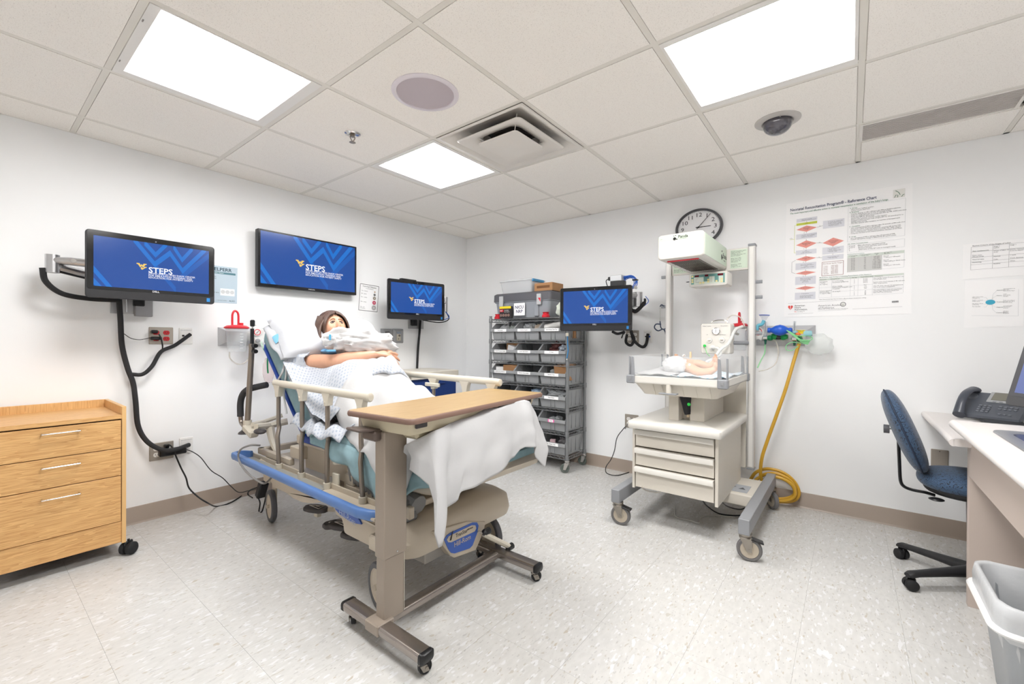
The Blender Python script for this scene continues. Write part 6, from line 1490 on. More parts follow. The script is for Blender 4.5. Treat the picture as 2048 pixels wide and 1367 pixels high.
# pedestal
MB().box(2.735, 2.80, -.90, -.42, .69, .87, .003).build('pedestal', M_cab, W)
MB().box(2.855, 2.945, -.85, -.32, .69, .87, .003).build('pedestal', M_cab, W)
MB().box(2.80, 2.855, -.80, -.42, .69, .87).build('pedestal_recess', M_cab, W)
MB().box(2.56, 3.09, -.30, -.285, .30, .93, .002).build('back_panel', M_cab, W)
tag(MB().lathe([(.0, 0), (.018, 0), (.022, .02), (.026, .06), (.034, .10), (.036, .16)], PY(1375, 828, -.93), (-.12, 0, 1), 18).build('laryngoscope_holder', M_bmatte), 'black tapered holder with a green dot under the infant bed', 'holder')
o = bpy.data.objects['laryngoscope_holder']; p = PY(1378, 808, -.97)
MB().cyl(p, p + V((0, -.004, 0)), .010, n=14).build('green_dot', mat('bright green', (50, 200, 80), .5), o)
p = PY(1376, 824, -.93); MB().cyl(p, p + V((0, 0, -.03)), .009, .011, 12).build('tip', mat('brass tip', (186, 168, 140), .35, .5), o)
# posts
for x in (2.525, 3.118):
    z0 = .30
    MB().box(x - .022, x + .022, -.285, -.225, z0, 1.90, .003).build('post', M_post, W)
    MB().box(x - .012, x + .012, -.288, -.284, z0 + .01, 1.89).build('post_groove', mat('post groove', (228, 226, 222), .4), W, smooth=0)
    MB().box(x - .024, x + .024, -.29, -.222, 1.898, 1.915, .003).build('post_cap', M_railg, W)
    MB().box(x - .024, x + .024, -.29, -.222, z0 - .012, z0, .003).build('post_foot', M_railg, W)
for x, s, zs in ((2.503, -1, (1.73, 1.49)), (3.140, 1, (1.64, 1.53, 1.27))):
    for z in zs: MB().loft([[V((x + s * q, -.255 + a, z + b)) for a, b in rrect(.02, .024, .005, 2)] for q in (0, .038, .042)]).build('post_clip', M_railg, W)
# header bar with instruction sheets
MB().box(2.548, 3.095, -.27, -.245, 1.735, 1.895, .002).build('header_bar', M_cabw, W)
for x0, x1, n in ((2.56, 2.80, 9), (2.975, 3.088, 14)):
    o = MB().box(x0, x1, -.2725, -.270, 1.748, 1.885).build('instruction_sheet', M_pgreen, W, smooth=0)
    tx = ('Neonatal resuscitation supplies\nAlways check before use.\nGASTRIC: size 8 Fr\nSUCTION: bulb syringe, 10 Fr\nand 12 Fr catheters\n\nBlades: 0 and 1 Miller\nET tubes 2.5, 3.0, 3.5\nStylet, scissors, tape\nCO2 detector\n\nEpinephrine 1:10,000\nNormal saline\nSyringes 1, 3, 5, 20 mL')
    text(tx, (x0 + .005, -.2728, 1.88), XA, ZA, .0088, mat('green black ink', (70, 84, 74), .8), o, sx=.9 if n > 9 else 1.6)
# heater head
MB().loft([[V((2.81 + a, y, 1.828 + b)) for a, b in rrect(.29 * s, .165 * s, .022, 4)] for y, s in ((-.935, .93), (-.928, .975), (-.915, 1), (-.30, 1), (-.275, .98))]).build('heater_housing', M_cabw, W, smooth=50)
MB().box(2.675, 2.945, -.9362, -.9345, 1.868, 1.899).build('front_band', M_pgreen, W, smooth=0)
MB().box(2.9545, 2.9565, -.905, -.31, 1.76, 1.897).build('side_band', M_pgreen, W, smooth=0)
text('Panda', (2.80, -.937, 1.897), XA, ZA, .026, M_black, W, bold=.01); text('iRes  Warmer', (2.812, -.937, 1.875), XA, ZA, .007, M_inkl, W)
text('Panda', (2.957, -.42, 1.85), YA, ZA, .05, M_black, W, bold=.01, sx=.95); text('Warmer', (2.957, -.40, 1.80), YA, ZA, .014, M_inkl, W)
mb = MB()
for dx, dz, r in ((0, -.008, .010), (-.004, .010, .003), (.007, .012, .003), (.014, -.012, .004)): mb.lathe([(r, 0), (r, .0006)], (2.778 + dx, -.9365, 1.882 + dz), -YA, 12)
mb.build('emblem', M_black, W, smooth=0)['kind'] = 'stuff'
mb = MB()
for dy, dz, r in ((0, -.02, .020), (-.006, .02, .006), (.016, .024, .006), (.03, -.02, .007)): mb.lathe([(r, 0), (r, .0006)], (2.9567, -.455 + dy, 1.83 + dz), XA, 12)
mb.build('emblem', M_black, W, smooth=0)['kind'] = 'stuff'
text('open', (2.685, -.937, 1.885), XA, ZA, .007, M_inkl, W)
MB().box(2.715, 2.905, -.86, -.34, 1.7425, 1.7455).build('heater_recess', mat('dark heater recess', (58, 54, 52), .5, .4), W, smooth=0)
MB().box(2.71, 2.91, -.875, -.858, 1.738, 1.746, .002).build('red_strip', M_red, W)
for k in range(16):
    x = 2.722 + k * .0119; MB().box(x, x + .0035, -.855, -.345, 1.7385, 1.7425).build('grille_bar', M_steel, W, smooth=0)
for y in (-.73, -.60, -.47): MB().box(2.715, 2.905, y, y + .004, 1.7375, 1.7395).build('grille_bar', M_steel, W, smooth=0)
# control box
MB().loft([[V((2.858 + a, y, 1.665 + b)) for a, b in rrect(.262 * s, .10 * s, .012, 3)] for y, s in ((-.43, .97), (-.425, 1), (-.28, 1))]).build('control_box', M_cabw, W, smooth=50)
MB().box(2.74, 2.975, -.4325, -.430, 1.63, 1.703).build('control_face', mat('pale panel', (214, 224, 212), .4), W, smooth=0)
M_tl = mat('teal panel print', (110, 158, 152), .5); M_led = mat('dark red display', (104, 30, 40), .2); M_ybt = mat('yellow button', (240, 226, 160), .5)
for a, b, c, d in ((2.742, 2.972, 1.682, 1.700), (2.742, 2.762, 1.632, 1.682), (2.83, 2.868, 1.648, 1.682), (2.905, 2.932, 1.640, 1.682), (2.962, 2.972, 1.632, 1.682)): MB().box(a, b, -.4335, -.4325, c, d).build('panel_print', M_tl, W, smooth=0)
for a, b in ((2.768, 2.797), (2.838, 2.862), (2.925, 2.962)): MB().box(a, b, -.4345, -.4335, 1.684, 1.698).build('display', M_led, W, smooth=0)
for x, z in ((2.752, 1.690), (2.752, 1.666), (2.752, 1.650), (2.808, 1.640), (2.828, 1.641), (2.862, 1.660), (2.862, 1.645), (2.918, 1.646), (2.952, 1.658), (2.952, 1.641)): MB().box(x - .007, x + .007, -.436, -.4335, z - .006, z + .006, .001).build('button', M_ybt, W)
text('mode\nskin\nair\nmanual', (2.772, -.4338, 1.678), XA, ZA, .009, M_inkl, W)
MB().box(2.882, 2.885, -.4345, -.4335, 1.640, 1.682).build('level_scale', M_cream, W, smooth=0)
MB().cyl((2.727, -.36, 1.665), (2.70, -.36, 1.663), .006, .003, 10).build('probe_jack', M_dgrey, W)
MB().cyl((2.70, -.36, 1.663), (2.685, -.36, 1.663), .004, .002, 8).build('probe_tip', M_black, W)
# infant bed
BX0, BX1, BY0, BY1 = 2.53, 3.12, -1.085, -.40; zb_ = .985
MB().loft([rr3(2.60, 3.05, -1.0, -.48, .862, .03), rr3(2.555, 3.095, -1.06, -.42, .942, .03)]).build('tray_body', M_cab, W, smooth=30)
for x in (2.68, 2.735, 2.86, 2.94, 3.02): MB().prism([(-.006, 0), (.012, 0), (.072, -.080), (.052, -.080)], (x, -1.06, .942), YA, ZA, XA, .006).build('tray_rib', M_cab, W, smooth=0)
MB().cyl((2.79, -1.07, .94), (2.79, -1.07, .885), .017, n=16).build('latch_post', M_cab, W)
MB().box(2.735, 2.845, -1.10, -1.05, .878, .887, .003).build('latch_bar', M_railg, W)
MB().box(BX0, BX1, BY0, BY1, .94, .945).build('tray_floor', M_cabw, W, smooth=0)
MB().box(BX0, BX1, BY0, BY0 + .014, .94, .985, .002).box(BX0, BX1, BY1 - .014, BY1, .94, .985, .002).box(BX0, BX0 + .014, BY0 + .014, BY1 - .014, .94, .985, .002).box(BX1 - .014, BX1, BY0 + .014, BY1 - .014, .94, .985, .002).build('tray_rim', M_cabw, W)
for x in (BX0, BX1):
    for y in (BY0, BY1):
        sx = 1 if x == BX0 else -1; sy = 1 if y == BY0 else -1
        o = MB().rbox((x + sx * .018, y + sy * .014, .962), (.056, .05, .054), .006).build('corner_bracket', M_railg, W)
        MB().prism([(0, 0), (.024, 0), (.016, .12), (.002, .125)], (x + sx * .022 - (0 if sx > 0 else .024), y - sy * .004, .985), XA, ZA, YA * sy, .008).build('panel_upright', M_railg, o)
        MB().prism([(0, 0), (.024, 0), (.016, .12), (.002, .125)], (x - sx * .004, y + sy * .022 - (0 if sy > 0 else .024), .985), YA, ZA, XA * sx, .008).build('panel_upright', M_railg, o)
        MB().box(x + sx * .018 - .008, x + sx * .018 + .008, y - sy * .014, y - sy * .008, .955, .975, .001).build('bracket_clip', M_grey, o)
M_panel = mat('clear acrylic panel', (236, 240, 242), .05, alpha=.13)
MB().box(BX0 + .03, BX1 - .03, BY0 - .002, BY0 + .001, .988, 1.115).build('clear_panel', M_panel, W, smooth=0)
MB().box(BX1 - .001, BX1 + .002, BY0 + .03, BY1 - .03, .988, 1.115).build('clear_panel', M_panel, W, smooth=0)
MB().box(BX0 - .002, BX0 + .001, BY0 + .03, BY1 - .03, .988, 1.115).build('clear_panel', M_panel, W, smooth=0)
MB().loft([rr3(2.555, 3.095, -1.06, -.42, .946, .03), rr3(2.548, 3.10, -1.065, -.415, .965, .03), rr3(2.56, 3.09, -1.055, -.425, .985, .03)]).build('mattress', mat('white pad', (238, 238, 238), .7), W, smooth=60)
# blanket with pink and blue stripes
bm_ = bpy.data.materials.new('striped infant blanket'); bm_.use_nodes = True; nt = bm_.node_tree; bs = nt.nodes['Principled BSDF']
tc = nt.nodes.new('ShaderNodeTexCoord'); mp = nt.nodes.new('ShaderNodeMapping'); mp.inputs['Rotation'].default_value = (0, 0, .6); wv_ = nt.nodes.new('ShaderNodeTexWave'); wv_.inputs['Scale'].default_value = 9
cr = nt.nodes.new('ShaderNodeValToRGB'); cr.color_ramp.interpolation = 'CONSTANT'; e = cr.color_ramp.elements; e[0].color = rgb(236, 238, 240); e[1].position = .80; e[1].color = rgb(136, 190, 216)
q = cr.color_ramp.elements.new(.62); q.color = rgb(238, 190, 196); q = cr.color_ramp.elements.new(.68); q.color = rgb(236, 238, 240)
for a, b in ((tc.outputs['Object'], mp.inputs[0]), (mp.outputs[0], wv_.inputs['Vector']), (wv_.outputs['Fac'], cr.inputs[0]), (cr.outputs[0], bs.inputs['Base Color'])): nt.links.new(a, b)
bs.inputs['Roughness'].default_value = .85
def blk(u, v):
    x = 2.80 + .30 * u; y = -1.065 + .60 * v
    return V((x, y, .992 + .012 * abs(noise.noise(V((x * 9, y * 9, 0)))) + .006 * math.sin(x * 40 + y * 20)))
tag(MB().grid(blk, 20, 30).build('infant_blanket', bm_, smooth=80, solid=.004), 'white infant blanket with pink and blue stripes on the warmer bed', 'blanket')
def blk2(u, v):
    x = 2.56 + .24 * u; y = -1.06 + .60 * v; return V((x, y, .994 + .03 * abs(noise.noise(V((x * 7, y * 6, 3)))) + .02 * v * (1 - u)))
tag(MB().grid(blk2, 20, 30).build('white_cloth', M_sheet, smooth=80, solid=.004), 'plain white cloth at the left of the warmer bed', 'cloth')
# infant manikin
inf = thing('infant_manikin', (2.80, -.80, 1.0), 'infant manikin in a bulky white diaper lying on the warmer bed', 'manikin')
DC = PY(1350, 731, -.82)
hip = PY(1374, 734, -.80)
mb = MB()
mb.tube(curve_pts([DC + V((0, .05, .0)), DC + V((-.04, .14, .005)), DC + V((-.07, .22, .0))]), [.045 + .012 * math.sin(k * .35) for k in range(17)], 18)
mb.ell(DC + V((-.085, .30, .0)), .05, .058, .05, 22, 16)
f1, f2 = PY(1432, 735, -.86), PY(1430, 722, -.72)
mb.tube(curve_pts([DC + V((.03, 0, 0)), hip + V((.01, -.01, .0)), PY(1400, 744, -.86), PY(1420, 742, -.87), f1 + V((-.005, 0, -.006))], 5), [.04 - .0011 * k for k in range(21)], 18)
mb.tube(curve_pts([DC + V((.03, .03, .01)), hip + V((.02, .07, .015)), PY(1398, 728, -.74), PY(1418, 732, -.73), f2 + V((-.005, 0, -.006))], 5), [.042 - .0012 * k for k in range(21)], 18)
for f in (f1, f2):
    mb.tube([f + V((-.005, 0, -.012)), f + V((.004, -.004, .012)), f + V((.0, -.006, .034))], [.016, .019, .013], 12)
    for k in range(5): mb.ell(f + V((.004, -.016 + .007 * k, .044 - .001 * k)), .006, .0045, .009 - .0007 * k, 8, 6)
mb.tube(curve_pts([DC + V((-.03, .16, .01)), DC + V((.00, .12, .04)), PY(1350, 709, -.70), PY(1358, 709, -.72)]), [.018 - .0007 * k for k in range(25)], 10)
b = mb.build('body', mat('infant skin', (214, 170, 142), .45, sss=.12), inf, smooth=0, fix=False)
md = b.modifiers.new('remesh', 'REMESH'); md.mode = 'VOXEL'; md.voxel_size = .004; md.use_smooth_shade = True
md = b.modifiers.new('smooth', 'SMOOTH'); md.factor = .5; md.iterations = 3
MB().ell(DC, .083, .075, .068, 40, 26, fn=lambda d, p: p * (.92 + .22 * abs(noise.noise(V((d.x * 2.2, d.y * 2.5, d.z * 4)))))).build('diaper', M_swad, inf, smooth=80)
p = PY(1379, 729, -.875); MB().cyl(p, p + V((0, -.004, .001)), .0075, n=14).build('snap_button', M_white, inf)
MB().cyl(PY(1381, 716, -.72), PY(1381, 703, -.72), .0075, .007, 12).build('cord_stump', mat('cord stump', (228, 206, 170), .5), inf)
MB().cyl(PY(1366, 712, -.72), PY(1369, 709, -.72), .008, n=12).build('cord_clamp', M_white, inf)
# ventilator box on the right post
r = thing('resuscitator', (2.91, -.42, 1.12), 'cream resuscitator box with a round pressure gauge on the warmer', 'resuscitator')
q = [PY(1404, 647, -.45), PY(1467, 643, -.45), PY(1459, 712, -.45), PY(1401, 705, -.45)]
ux = (q[1] - q[0]).normalized(); uz = V((0, 0, 1)); cc = (q[0] + q[1] + q[2] + q[3]) / 4; Rz = Matrix.Rotation(.0, 3, 'Z')
Mr = frame(cc, XA, ZA)
MB().loft([[V((cc.x + a * (1 + .03 * (b > 0)), y, cc.z + b)) for a, b in rrect(.196 * s, .216 * s, .012, 4)] for y, s in ((-.47, .96), (-.462, 1), (-.36, 1))]).build('case', M_cabw, r, smooth=50)
ga = PY(1432, 662, -.472); GG = MB().lathe([(.026, 0), (.026, .005), (.0225, .006), (.022, .002)], ga, -YA, 28).build('gauge', M_chrome, r)
MB().cyl(ga, ga + V((0, -.003, 0)), .022, n=24).build('gauge_face', M_paper, GG); MB().box(ga.x - .001, ga.x + .001, ga.y - .0045, ga.y - .003, ga.z - .01, ga.z + .014).build('needle', M_black, GG, smooth=0)
for px, py in ((1419, 680), (1444, 679)):
    c = PY(px, py, -.472); k = MB().lathe([(.019, 0), (.018, .006), (.004, .007)], c, -YA, 22).build('dial_knob', M_white, r)
    MB().box(c.x - .008, c.x + .008, c.y - .016, c.y - .006, c.z - .003, c.z + .003, .001).build('knob_grip', M_cream, k)
c = PY(1425, 695, -.472); MB().lathe([(.018, 0), (.017, .008), (.008, .012), (.008, .018)], c, -YA, 20).build('outlet_port', M_white, r)
c = PY(1410, 691, -.472); MB().lathe([(.008, 0), (.010, .012), (.006, .016)], c, -YA, 14).build('green_cap', mat('bright green', (50, 200, 80), .5), r)
text('Infant T-piece', (cc.x - .085, -.4715, cc.z + .095), XA, ZA, .010, M_inkl, r); text('Resuscitator', (cc.x + .035, -.4715, cc.z + .095), XA, ZA, .009, M_inkl, r)
text('PIP', PY(1413, 668, -.4715), XA, ZA, .008, M_inkl, r); text('Max Pressure', PY(1438, 668, -.4715), XA, ZA, .008, M_inkl, r)
MB().tube(curve_pts([PY(1422, 645, -.42), PY(1430, 641, -.42), PY(1448, 640, -.42), PY(1455, 644, -.42)]), .004, 8).build('carry_handle', M_chrome, r)
MB().tube([(3.0, -.38, 1.2), (3.10, -.30, 1.2)], .014, 10).build('mount_arm', M_railg, r)
tag(MB().tube(curve_pts([PY(1425, 695, -.49), PY(1437, 697, -.52), PY(1440, 710, -.55), PY(1415, 722, -.62), PY(1412, 726, -.62), PY(1425, 720, -.60), PY(1440, 700, -.54), PY(1458, 685, -.50), PY(1470, 660, -.45), PY(1485, 652, -.40)]), .0095, 10).build('breathing_tube', mat('translucent white tube', (230, 232, 230), .3, alpha=.7)), 'corrugated clear breathing tube looping down from the resuscitator box', 'tube')
tag(MB().tube(curve_pts([PY(1410, 693, -.49), PY(1414, 706, -.5), PY(1420, 712, -.5)]), .0028, 6).build('green_line', mat('pale green line', (150, 214, 150), .4)), 'thin green line under the green cap of the resuscitator', 'tube')
def canister(name, px0, px1, ptop, pbot, hook, plane, label, wall='x'):
    f = (lambda a, b: PX(a, b, plane)) if wall == 'x' else (lambda a, b: PY(a, b, plane))
    c0, c1 = f((px0 + px1) / 2, ptop), f((px0 + px1) / 2, pbot); rad = (f(px1, ptop) - f(px0, ptop)).length / 2
    t = thing(name, c1, label, 'canister'); h = c0.z - c1.z
    o = (c0.x, c0.y, c1.z)
    MB().lathe([(rad * .72, 0), (rad * .76, .004), (rad * .92, h)], o, n=28).build('jar', M_clear, t)
    mb = MB().lathe([(rad * .95, h - .004), (rad * 1.04, h), (rad * 1.04, h + .008), (rad * .8, h + .02), (rad * .3, h + .024), (0, h + .024)], o, n=32)
    mb.build('lid', M_red, t)
    MB().cyl((o[0], o[1] + rad * .35, c1.z + h + .02), (o[0], o[1] + rad * .35, c1.z + h + .04), rad * .22, n=14).build('lid_port', M_red, t)
    MB().tube(curve_pts([V(o) + V((0, rad * yy, h + zz)) for yy, zz in ((-.38, .02), (-.38, hook * .5), (-.36, hook * .8), (-.24, hook * .97), (-.08, hook), (.08, hook * .9), (.14, hook * .7), (.14, .02))]), .0075, 8).build('hook_tube', M_red, t)
    for k in range(6): z = c1.z + h * (.15 + .12 * k); MB().box(o[0] + rad * .82, o[0] + rad * .83, o[1] - .0, o[1] + .02, z, z + .003).build('level_mark', M_paper, t, smooth=0)
    return t
canister('suction_canister', 1462, 1496, 652, 700, .10, -.16, 'red lidded clear suction canister behind the resuscitator box', 'y')
tag(MB().tube(curve_pts([PY(1476, 668, -.33), PY(1470, 664, -.36), PY(1478, 655, -.36), PY(1494, 655, -.33)]), .010, 8).build('chrome_clamp', M_chrome), 'curved chrome clamp in front of the red lidded canister on the back wall', 'clamp')
tag(MB().tube(curve_pts([PY(1452, 650, -.38), PY(1453, 640, -.36), PY(1465, 630, -.30), PY(1482, 636, -.28), PY(1492, 660, -.26)]), .0045, 8).build('clear_tube', mat('clear tube', (230, 224, 214), .2, alpha=.6)), 'clear tube arching over the resuscitator box to the right post', 'tube')
# stethoscope
st = thing('stethoscope', PY(1321, 612, -.255), 'navy stethoscope looped over a clip on the left warmer post', 'stethoscope')
M_nav = mat('navy tubing', (38, 52, 78), .4)
MB().tube(curve_pts([PY(1320, 642, -.27), PY(1322, 655, -.27), PY(1328, 658, -.27), PY(1335, 653, -.27), PY(1334, 645, -.27)]), .0045, 8).build('tube_arm', M_nav, st)
MB().tube(curve_pts([PY(1322, 648, -.26), PY(1312, 648, -.26), PY(1309, 655, -.26), PY(1316, 661, -.26), PY(1326, 658, -.26), PY(1331, 665, -.26), PY(1334, 685, -.26), PY(1334, 705, -.26)]), .005, 8).build('tube_loop', M_nav, st)
MB().tube([PY(1320, 614, -.27), PY(1320, 642, -.27)], .002, 6).build('ear_tube', M_chrome, st)
MB().tube(curve_pts([PY(1320, 613, -.27), PY(1323, 609, -.27), PY(1328, 612, -.265)]), .004, 8).build('ear_tip', M_nav, st)
MB().cyl(PY(1334, 705, -.262), PY(1334, 705, -.275), .018, n=18).build('chest_piece', M_chrome, st)
# floor cables under the warmer
M_bc = mat('black cord', (22, 22, 24), .4); M_gc = mat('pale cord', (206, 204, 198), .4)
tag(MB().tube(curve_pts([PZ(1405, 1000, .24), PZ(1415, 1012, .10), PZ(1440, 1027, .02), PZ(1480, 1030, .008), PZ(1492, 1022, .02)]), .0045, 6).build('power_cable', M_bc), 'lower black cord sagging under the warmer toward its right rail', 'cable')
tag(MB().tube(curve_pts([PZ(1440, 1000, .22), PZ(1455, 1012, .12), PZ(1480, 1018, .08), PZ(1498, 1012, .10)]), .0045, 6).build('power_cable', M_bc), 'upper short black cord under the right side of the warmer', 'cable')
tag(MB().tube(curve_pts([PZ(1282, 972, .26), PZ(1292, 980, .20), PZ(1315, 984, .19), PZ(1330, 978, .24)]), .005, 6).build('clear_hose', mat('clear tube', (230, 224, 214), .2, alpha=.6)), 'clear hose loop under the left of the warmer drawers', 'hose')
tag(MB().tube(curve_pts([PZ(1350, 1012, .006), PZ(1352, 1032, .005), PZ(1380, 1040, .005), PZ(1398, 1045, .005), PZ(1402, 1035, .005), PZ(1425, 1030, .005), PZ(1470, 1034, .005)]), .004, 6).build('pale_cable', M_gc), 'pale cord lying on the floor beneath the warmer', 'cable')
tag(MB().tube(curve_pts([PY(1254, 850, -.04), PY(1246, 858, -.08), PY(1234, 875, -.12), PY(1229, 900, -.14), PY(1222, 918, -.16), PY(1212, 933, -.2), PY(1214, 946, -.26), PZ(1235, 950, .006), PZ(1262, 943, .006), PZ(1280, 942, .02)]), .0042, 6).build('power_cable', M_bc), 'black cord from the wall outlet to the floor at the left of the warmer', 'cable')
tag(MB().tube(curve_pts([PY(1272, 838, -.03), PY(1262, 838, -.06), PY(1254, 850, -.07), PY(1250, 857, -.06)]), .005, 6).build('grey_cable', mat('grey cable', (140, 138, 136), .5)), 'short grey plug cord at the outlet left of the warmer drawers', 'cable')
# ================================================================== GAS CONSOLE ON THE BACK WALL
M_con = mat('grey console metal', (186, 187, 190), .4, .2)
t = thing('gas_console', (3.27, 0, 1.25), 'wide grey medical gas console on the back wall behind the blue bag', 'gas console')
GC = t
p, q = PY(1500, 652, 0), PY(1631, 691, 0)
x0, x1, z0, z1 = 3.03, q.x, PY(1570, 691, 0).z, PY(1631, 650, 0).z
def rc(a, b, c, d, y): return [V((a, y, c)), V((b, y, c)), V((b, y, d)), V((a, y, d))]
MB().loft([rc(x0, x1, z0, z1, -.001), rc(x0, x1, z0, z1, -.012), rc(x0 + .04, x1 - .045, z0 + .035, z1 - .035, -.06)]).build('housing', M_con, t, smooth=0)
MB().box(3.215, 3.345, -.066, -.058, z0 + .03, z0 + .085, .002).build('name_plate', mat('silver plate', (200, 200, 196), .35, .3), t)
text('OXYGEN', (3.28, -.0665, z0 + .07), XA, ZA, .016, M_ink, t, align='CENTER')
MB().box(3.36, 3.43, -.067, -.058, z0 + .035, z1 - .03, .002).build('air_plate', mat('silver plate', (200, 200, 196), .35, .3), t)
MB().box(3.366, 3.424, -.069, -.067, z1 - .062, z1 - .036).build('yellow_label', mat('yellow label', (240, 206, 40), .5), t, smooth=0)
text('MEDICAL AIR', (3.395, -.0695, z1 - .038), XA, ZA, .008, M_ink, t, align='CENTER')
MB().box(3.368, 3.410, -.069, -.067, z0 + .06, z0 + .075).build('yellow_label', mat('yellow label', (240, 206, 40), .5), t, smooth=0)
def flowmeter(px, py0, py1, y, label, tube_col=None):
    c0, c1 = PY(px, py1, y), PY(px, py0, y); f = thing('flowmeter', c0, label, 'flowmeter')
    MB().lathe([(.012, 0), (.013, .01), (.011, .02), (.0085, c1.z - c0.z - .01), (.009, c1.z - c0.z)], c0, n=16).build('clear_tube', M_clear, f)
    MB().cyl(c0, c1, .003, n=8).build('inner_float', M_inkl, f)
    o = MB().rbox(c0 + V((0, 0, -.012)), (.04, .035, .026), .005).build('valve_body', M_chrome, f)
    MB().lathe([(.018, -.012), (.021, 0), (.018, .014)], c0 + V((.03, -.01, -.012)), (1, -.3, 0), 16).build('green_knob', M_green, f)
    MB().cyl(c0 + V((0, 0, -.025)), c0 + V((0, 0, -.06)), .010, .006, 12).build('nipple', mat('dark green', (14, 84, 66), .4), f)
    MB().cyl(c0 + V((0, .005, -.01)), V((c0.x, -.05, c0.z - .01)), .01, n=10).build('stem', M_steel, f)
    for k in range(9): z = c0.z + (c1.z - c0.z) * (.25 + .075 * k); MB().box(c0.x - .004, c0.x + .005, y - .0115, y - .0105, z, z + .0012).build('tick', M_ink, f, smooth=0)
    return f
flowmeter(1531, 643, 672, -.13, 'left clear oxygen flowmeter with a dark green tip beside the warmer post')
flowmeter(1589, 642, 674, -.12, 'right clear oxygen flowmeter beside the blue bag')
t = thing('resuscitation_bag', PY(1560, 661, -.16), 'blue self inflating resuscitation bag lying on the gas console', 'bag')
c = PY(1560, 660, -.17); a, b = PY(1536, 658, -.17), PY(1585, 658, -.17); L_ = (b - a).length
MB().lathe([(.013, -L_ * .52), (.018, -L_ * .50), (.0185, -L_ * .40), (.016, -L_ * .38), (.020, -L_ * .32), (.034, -L_ * .18), (.040, 0), (.034, L_ * .16), (.022, L_ * .28), (.016, L_ * .34), (.0185, L_ * .38), (.0185, L_ * .46), (.012, L_ * .5)], c, (b - a), 28).build('bag', M_blue, t)
for k, (px, py) in enumerate(((1548, 672), (1569, 673))):
    q = PY(px, py, -.12); mb = MB().lathe([(.010, -.025), (.022, -.022), (.026, -.008), (.022, .004), (.014, .02)], q, (-1 if k == 0 else 1, -.2, 0), 20)
    mb.build('outlet_knob', mat('bright green knob', (24, 150, 74), .4), GC)
q = PY(1558, 673, -.10); MB().rbox(q, (.035, .08, .04), .005).build('valve_block', M_black, GC)
M_gl = mat('pale green oxygen tubing', (150, 222, 160), .25, alpha=.75)
t = thing('oxygen_tubing', PY(1590, 675, -.17), 'coiled bundle of pale green oxygen tubing in front of the gas console', 'tubing')
for k in range(8):
    o = .8 * k
    MB().tube(curve_pts([PY(1573 + o * 1.2, 660 - o * .1 + k * .5, -.19), PY(1583 + o, 668 + o * .2, -.20), PY(1596 + o * 1.1, 678 + o * .3, -.205), PY(1606 + o * 1.6, 686 + o * .2 - k, -.19), PY(1616 + o * .6, 688 - k * .9, -.18)]), .0033, 6).build('strand', M_gl, t)
MB().tube(curve_pts([PY(1575, 662, -.19), PY(1595, 671, -.18), PY(1615, 671, -.17), PY(1625, 676, -.17), PY(1618, 680, -.18), PY(1600, 679, -.19)]), .0033, 6).build('strand', M_gl, t)
MB().tube(curve_pts([PY(1602, 686, -.18), PY(1585, 684, -.16), PY(1573, 690, -.15), PY(1573, 699, -.15), PY(1584, 700, -.15), PY(1596, 692, -.16)]), .0033, 6).build('strand', M_gl, t)
tag(MB().tube(curve_pts([PY(1530, 683, -.13), PY(1530, 694, -.13), PY(1529, 706, -.14), PY(1522, 720, -.16), PY(1515, 735, -.2)]), .0042, 6).build('green_tube', M_gl), 'pale green tube hanging from the left flowmeter behind the warmer post', 'tube')
tag(MB().tube(curve_pts([PY(1541, 672, -.12), PY(1551, 682, -.11), PY(1556, 695, -.10), PY(1556, 712, -.09), PY(1550, 728, -.09), PY(1535, 738, -.10), PY(1518, 742, -.13)]), .0042, 8).build('clear_tube', mat('clear tube', (230, 224, 214), .2, alpha=.6)), 'clear tube curving down the back wall below the left flowmeter', 'tube')
t = thing('reservoir_bag', PY(1640, 685, -.12), 'translucent grey reservoir bag hanging at the right of the gas console', 'bag')
c = PY(1638, 688, -.12); R = Matrix.Rotation(.5, 3, 'Y')
MB().ell(c, .085, .022, .072, 24, 16, R=R, fn=lambda d, p: p * (1 + .18 * noise.noise(d * 2))).build('bag', mat('translucent bag', (222, 226, 224), .3, alpha=.45), t)
MB().lathe([(.014, 0), (.020, .01), (.020, .04), (.016, .05)], PY(1607, 667, -.16), (1, 0, .05), 16).build('valve', mat('clear cyan plastic', (150, 208, 218), .2, alpha=.6), t)
MB().ell(PY(1596, 668, -.16), .016, .014, .013, 14, 10).build('orange_valve', mat('orange valve', (226, 110, 60), .4), t)
MB().ell(PY(1590, 664, -.15), .02, .014, .012, 14, 10).build('cyan_elbow', mat('clear cyan plastic', (150, 208, 218), .2, alpha=.6), t)
t = thing('mask_regulator', PY(1526, 640, -.15), 'small clear face mask with blue rim and cyan elbow beside the warmer post', 'mask')
MB().lathe([(.014, 0), (.018, .012), (.030, .030), (.034, .036)], PY(1528, 640, -.14), (.05, 0, 1), 24).build('cushion', M_clear, t)
MB().lathe([(.033, .034), (.037, .037), (.033, .041)], PY(1528, 640, -.14), (.05, 0, 1), 24).build('rim', mat('blue rim', (80, 110, 200), .3, alpha=.8), t)
MB().tube(curve_pts([PY(1528, 640, -.14), PY(1524, 648, -.14), PY(1516, 651, -.14), PY(1514, 660, -.14)]), .012, 12).build('elbow', mat('cyan plastic', (110, 186, 206), .3), t)
t = thing('vacuum_regulator', PY(1517, 668, -.12), 'round white vacuum regulator half hidden behind the right warmer post', 'regulator')
MB().lathe([(.045, 0), (.047, .01), (.043, .03), (.036, .034)], PY(1516, 668, -.08), -YA, 28, sx=1, sy=1.2).build('body', M_white, t)
MB().lathe([(.026, 0), (.027, .003), (.022, .0035), (.022, 0), (.026, 0)], PY(1516, 663, -.115), -YA, 24).build('red_ring', M_red, t)
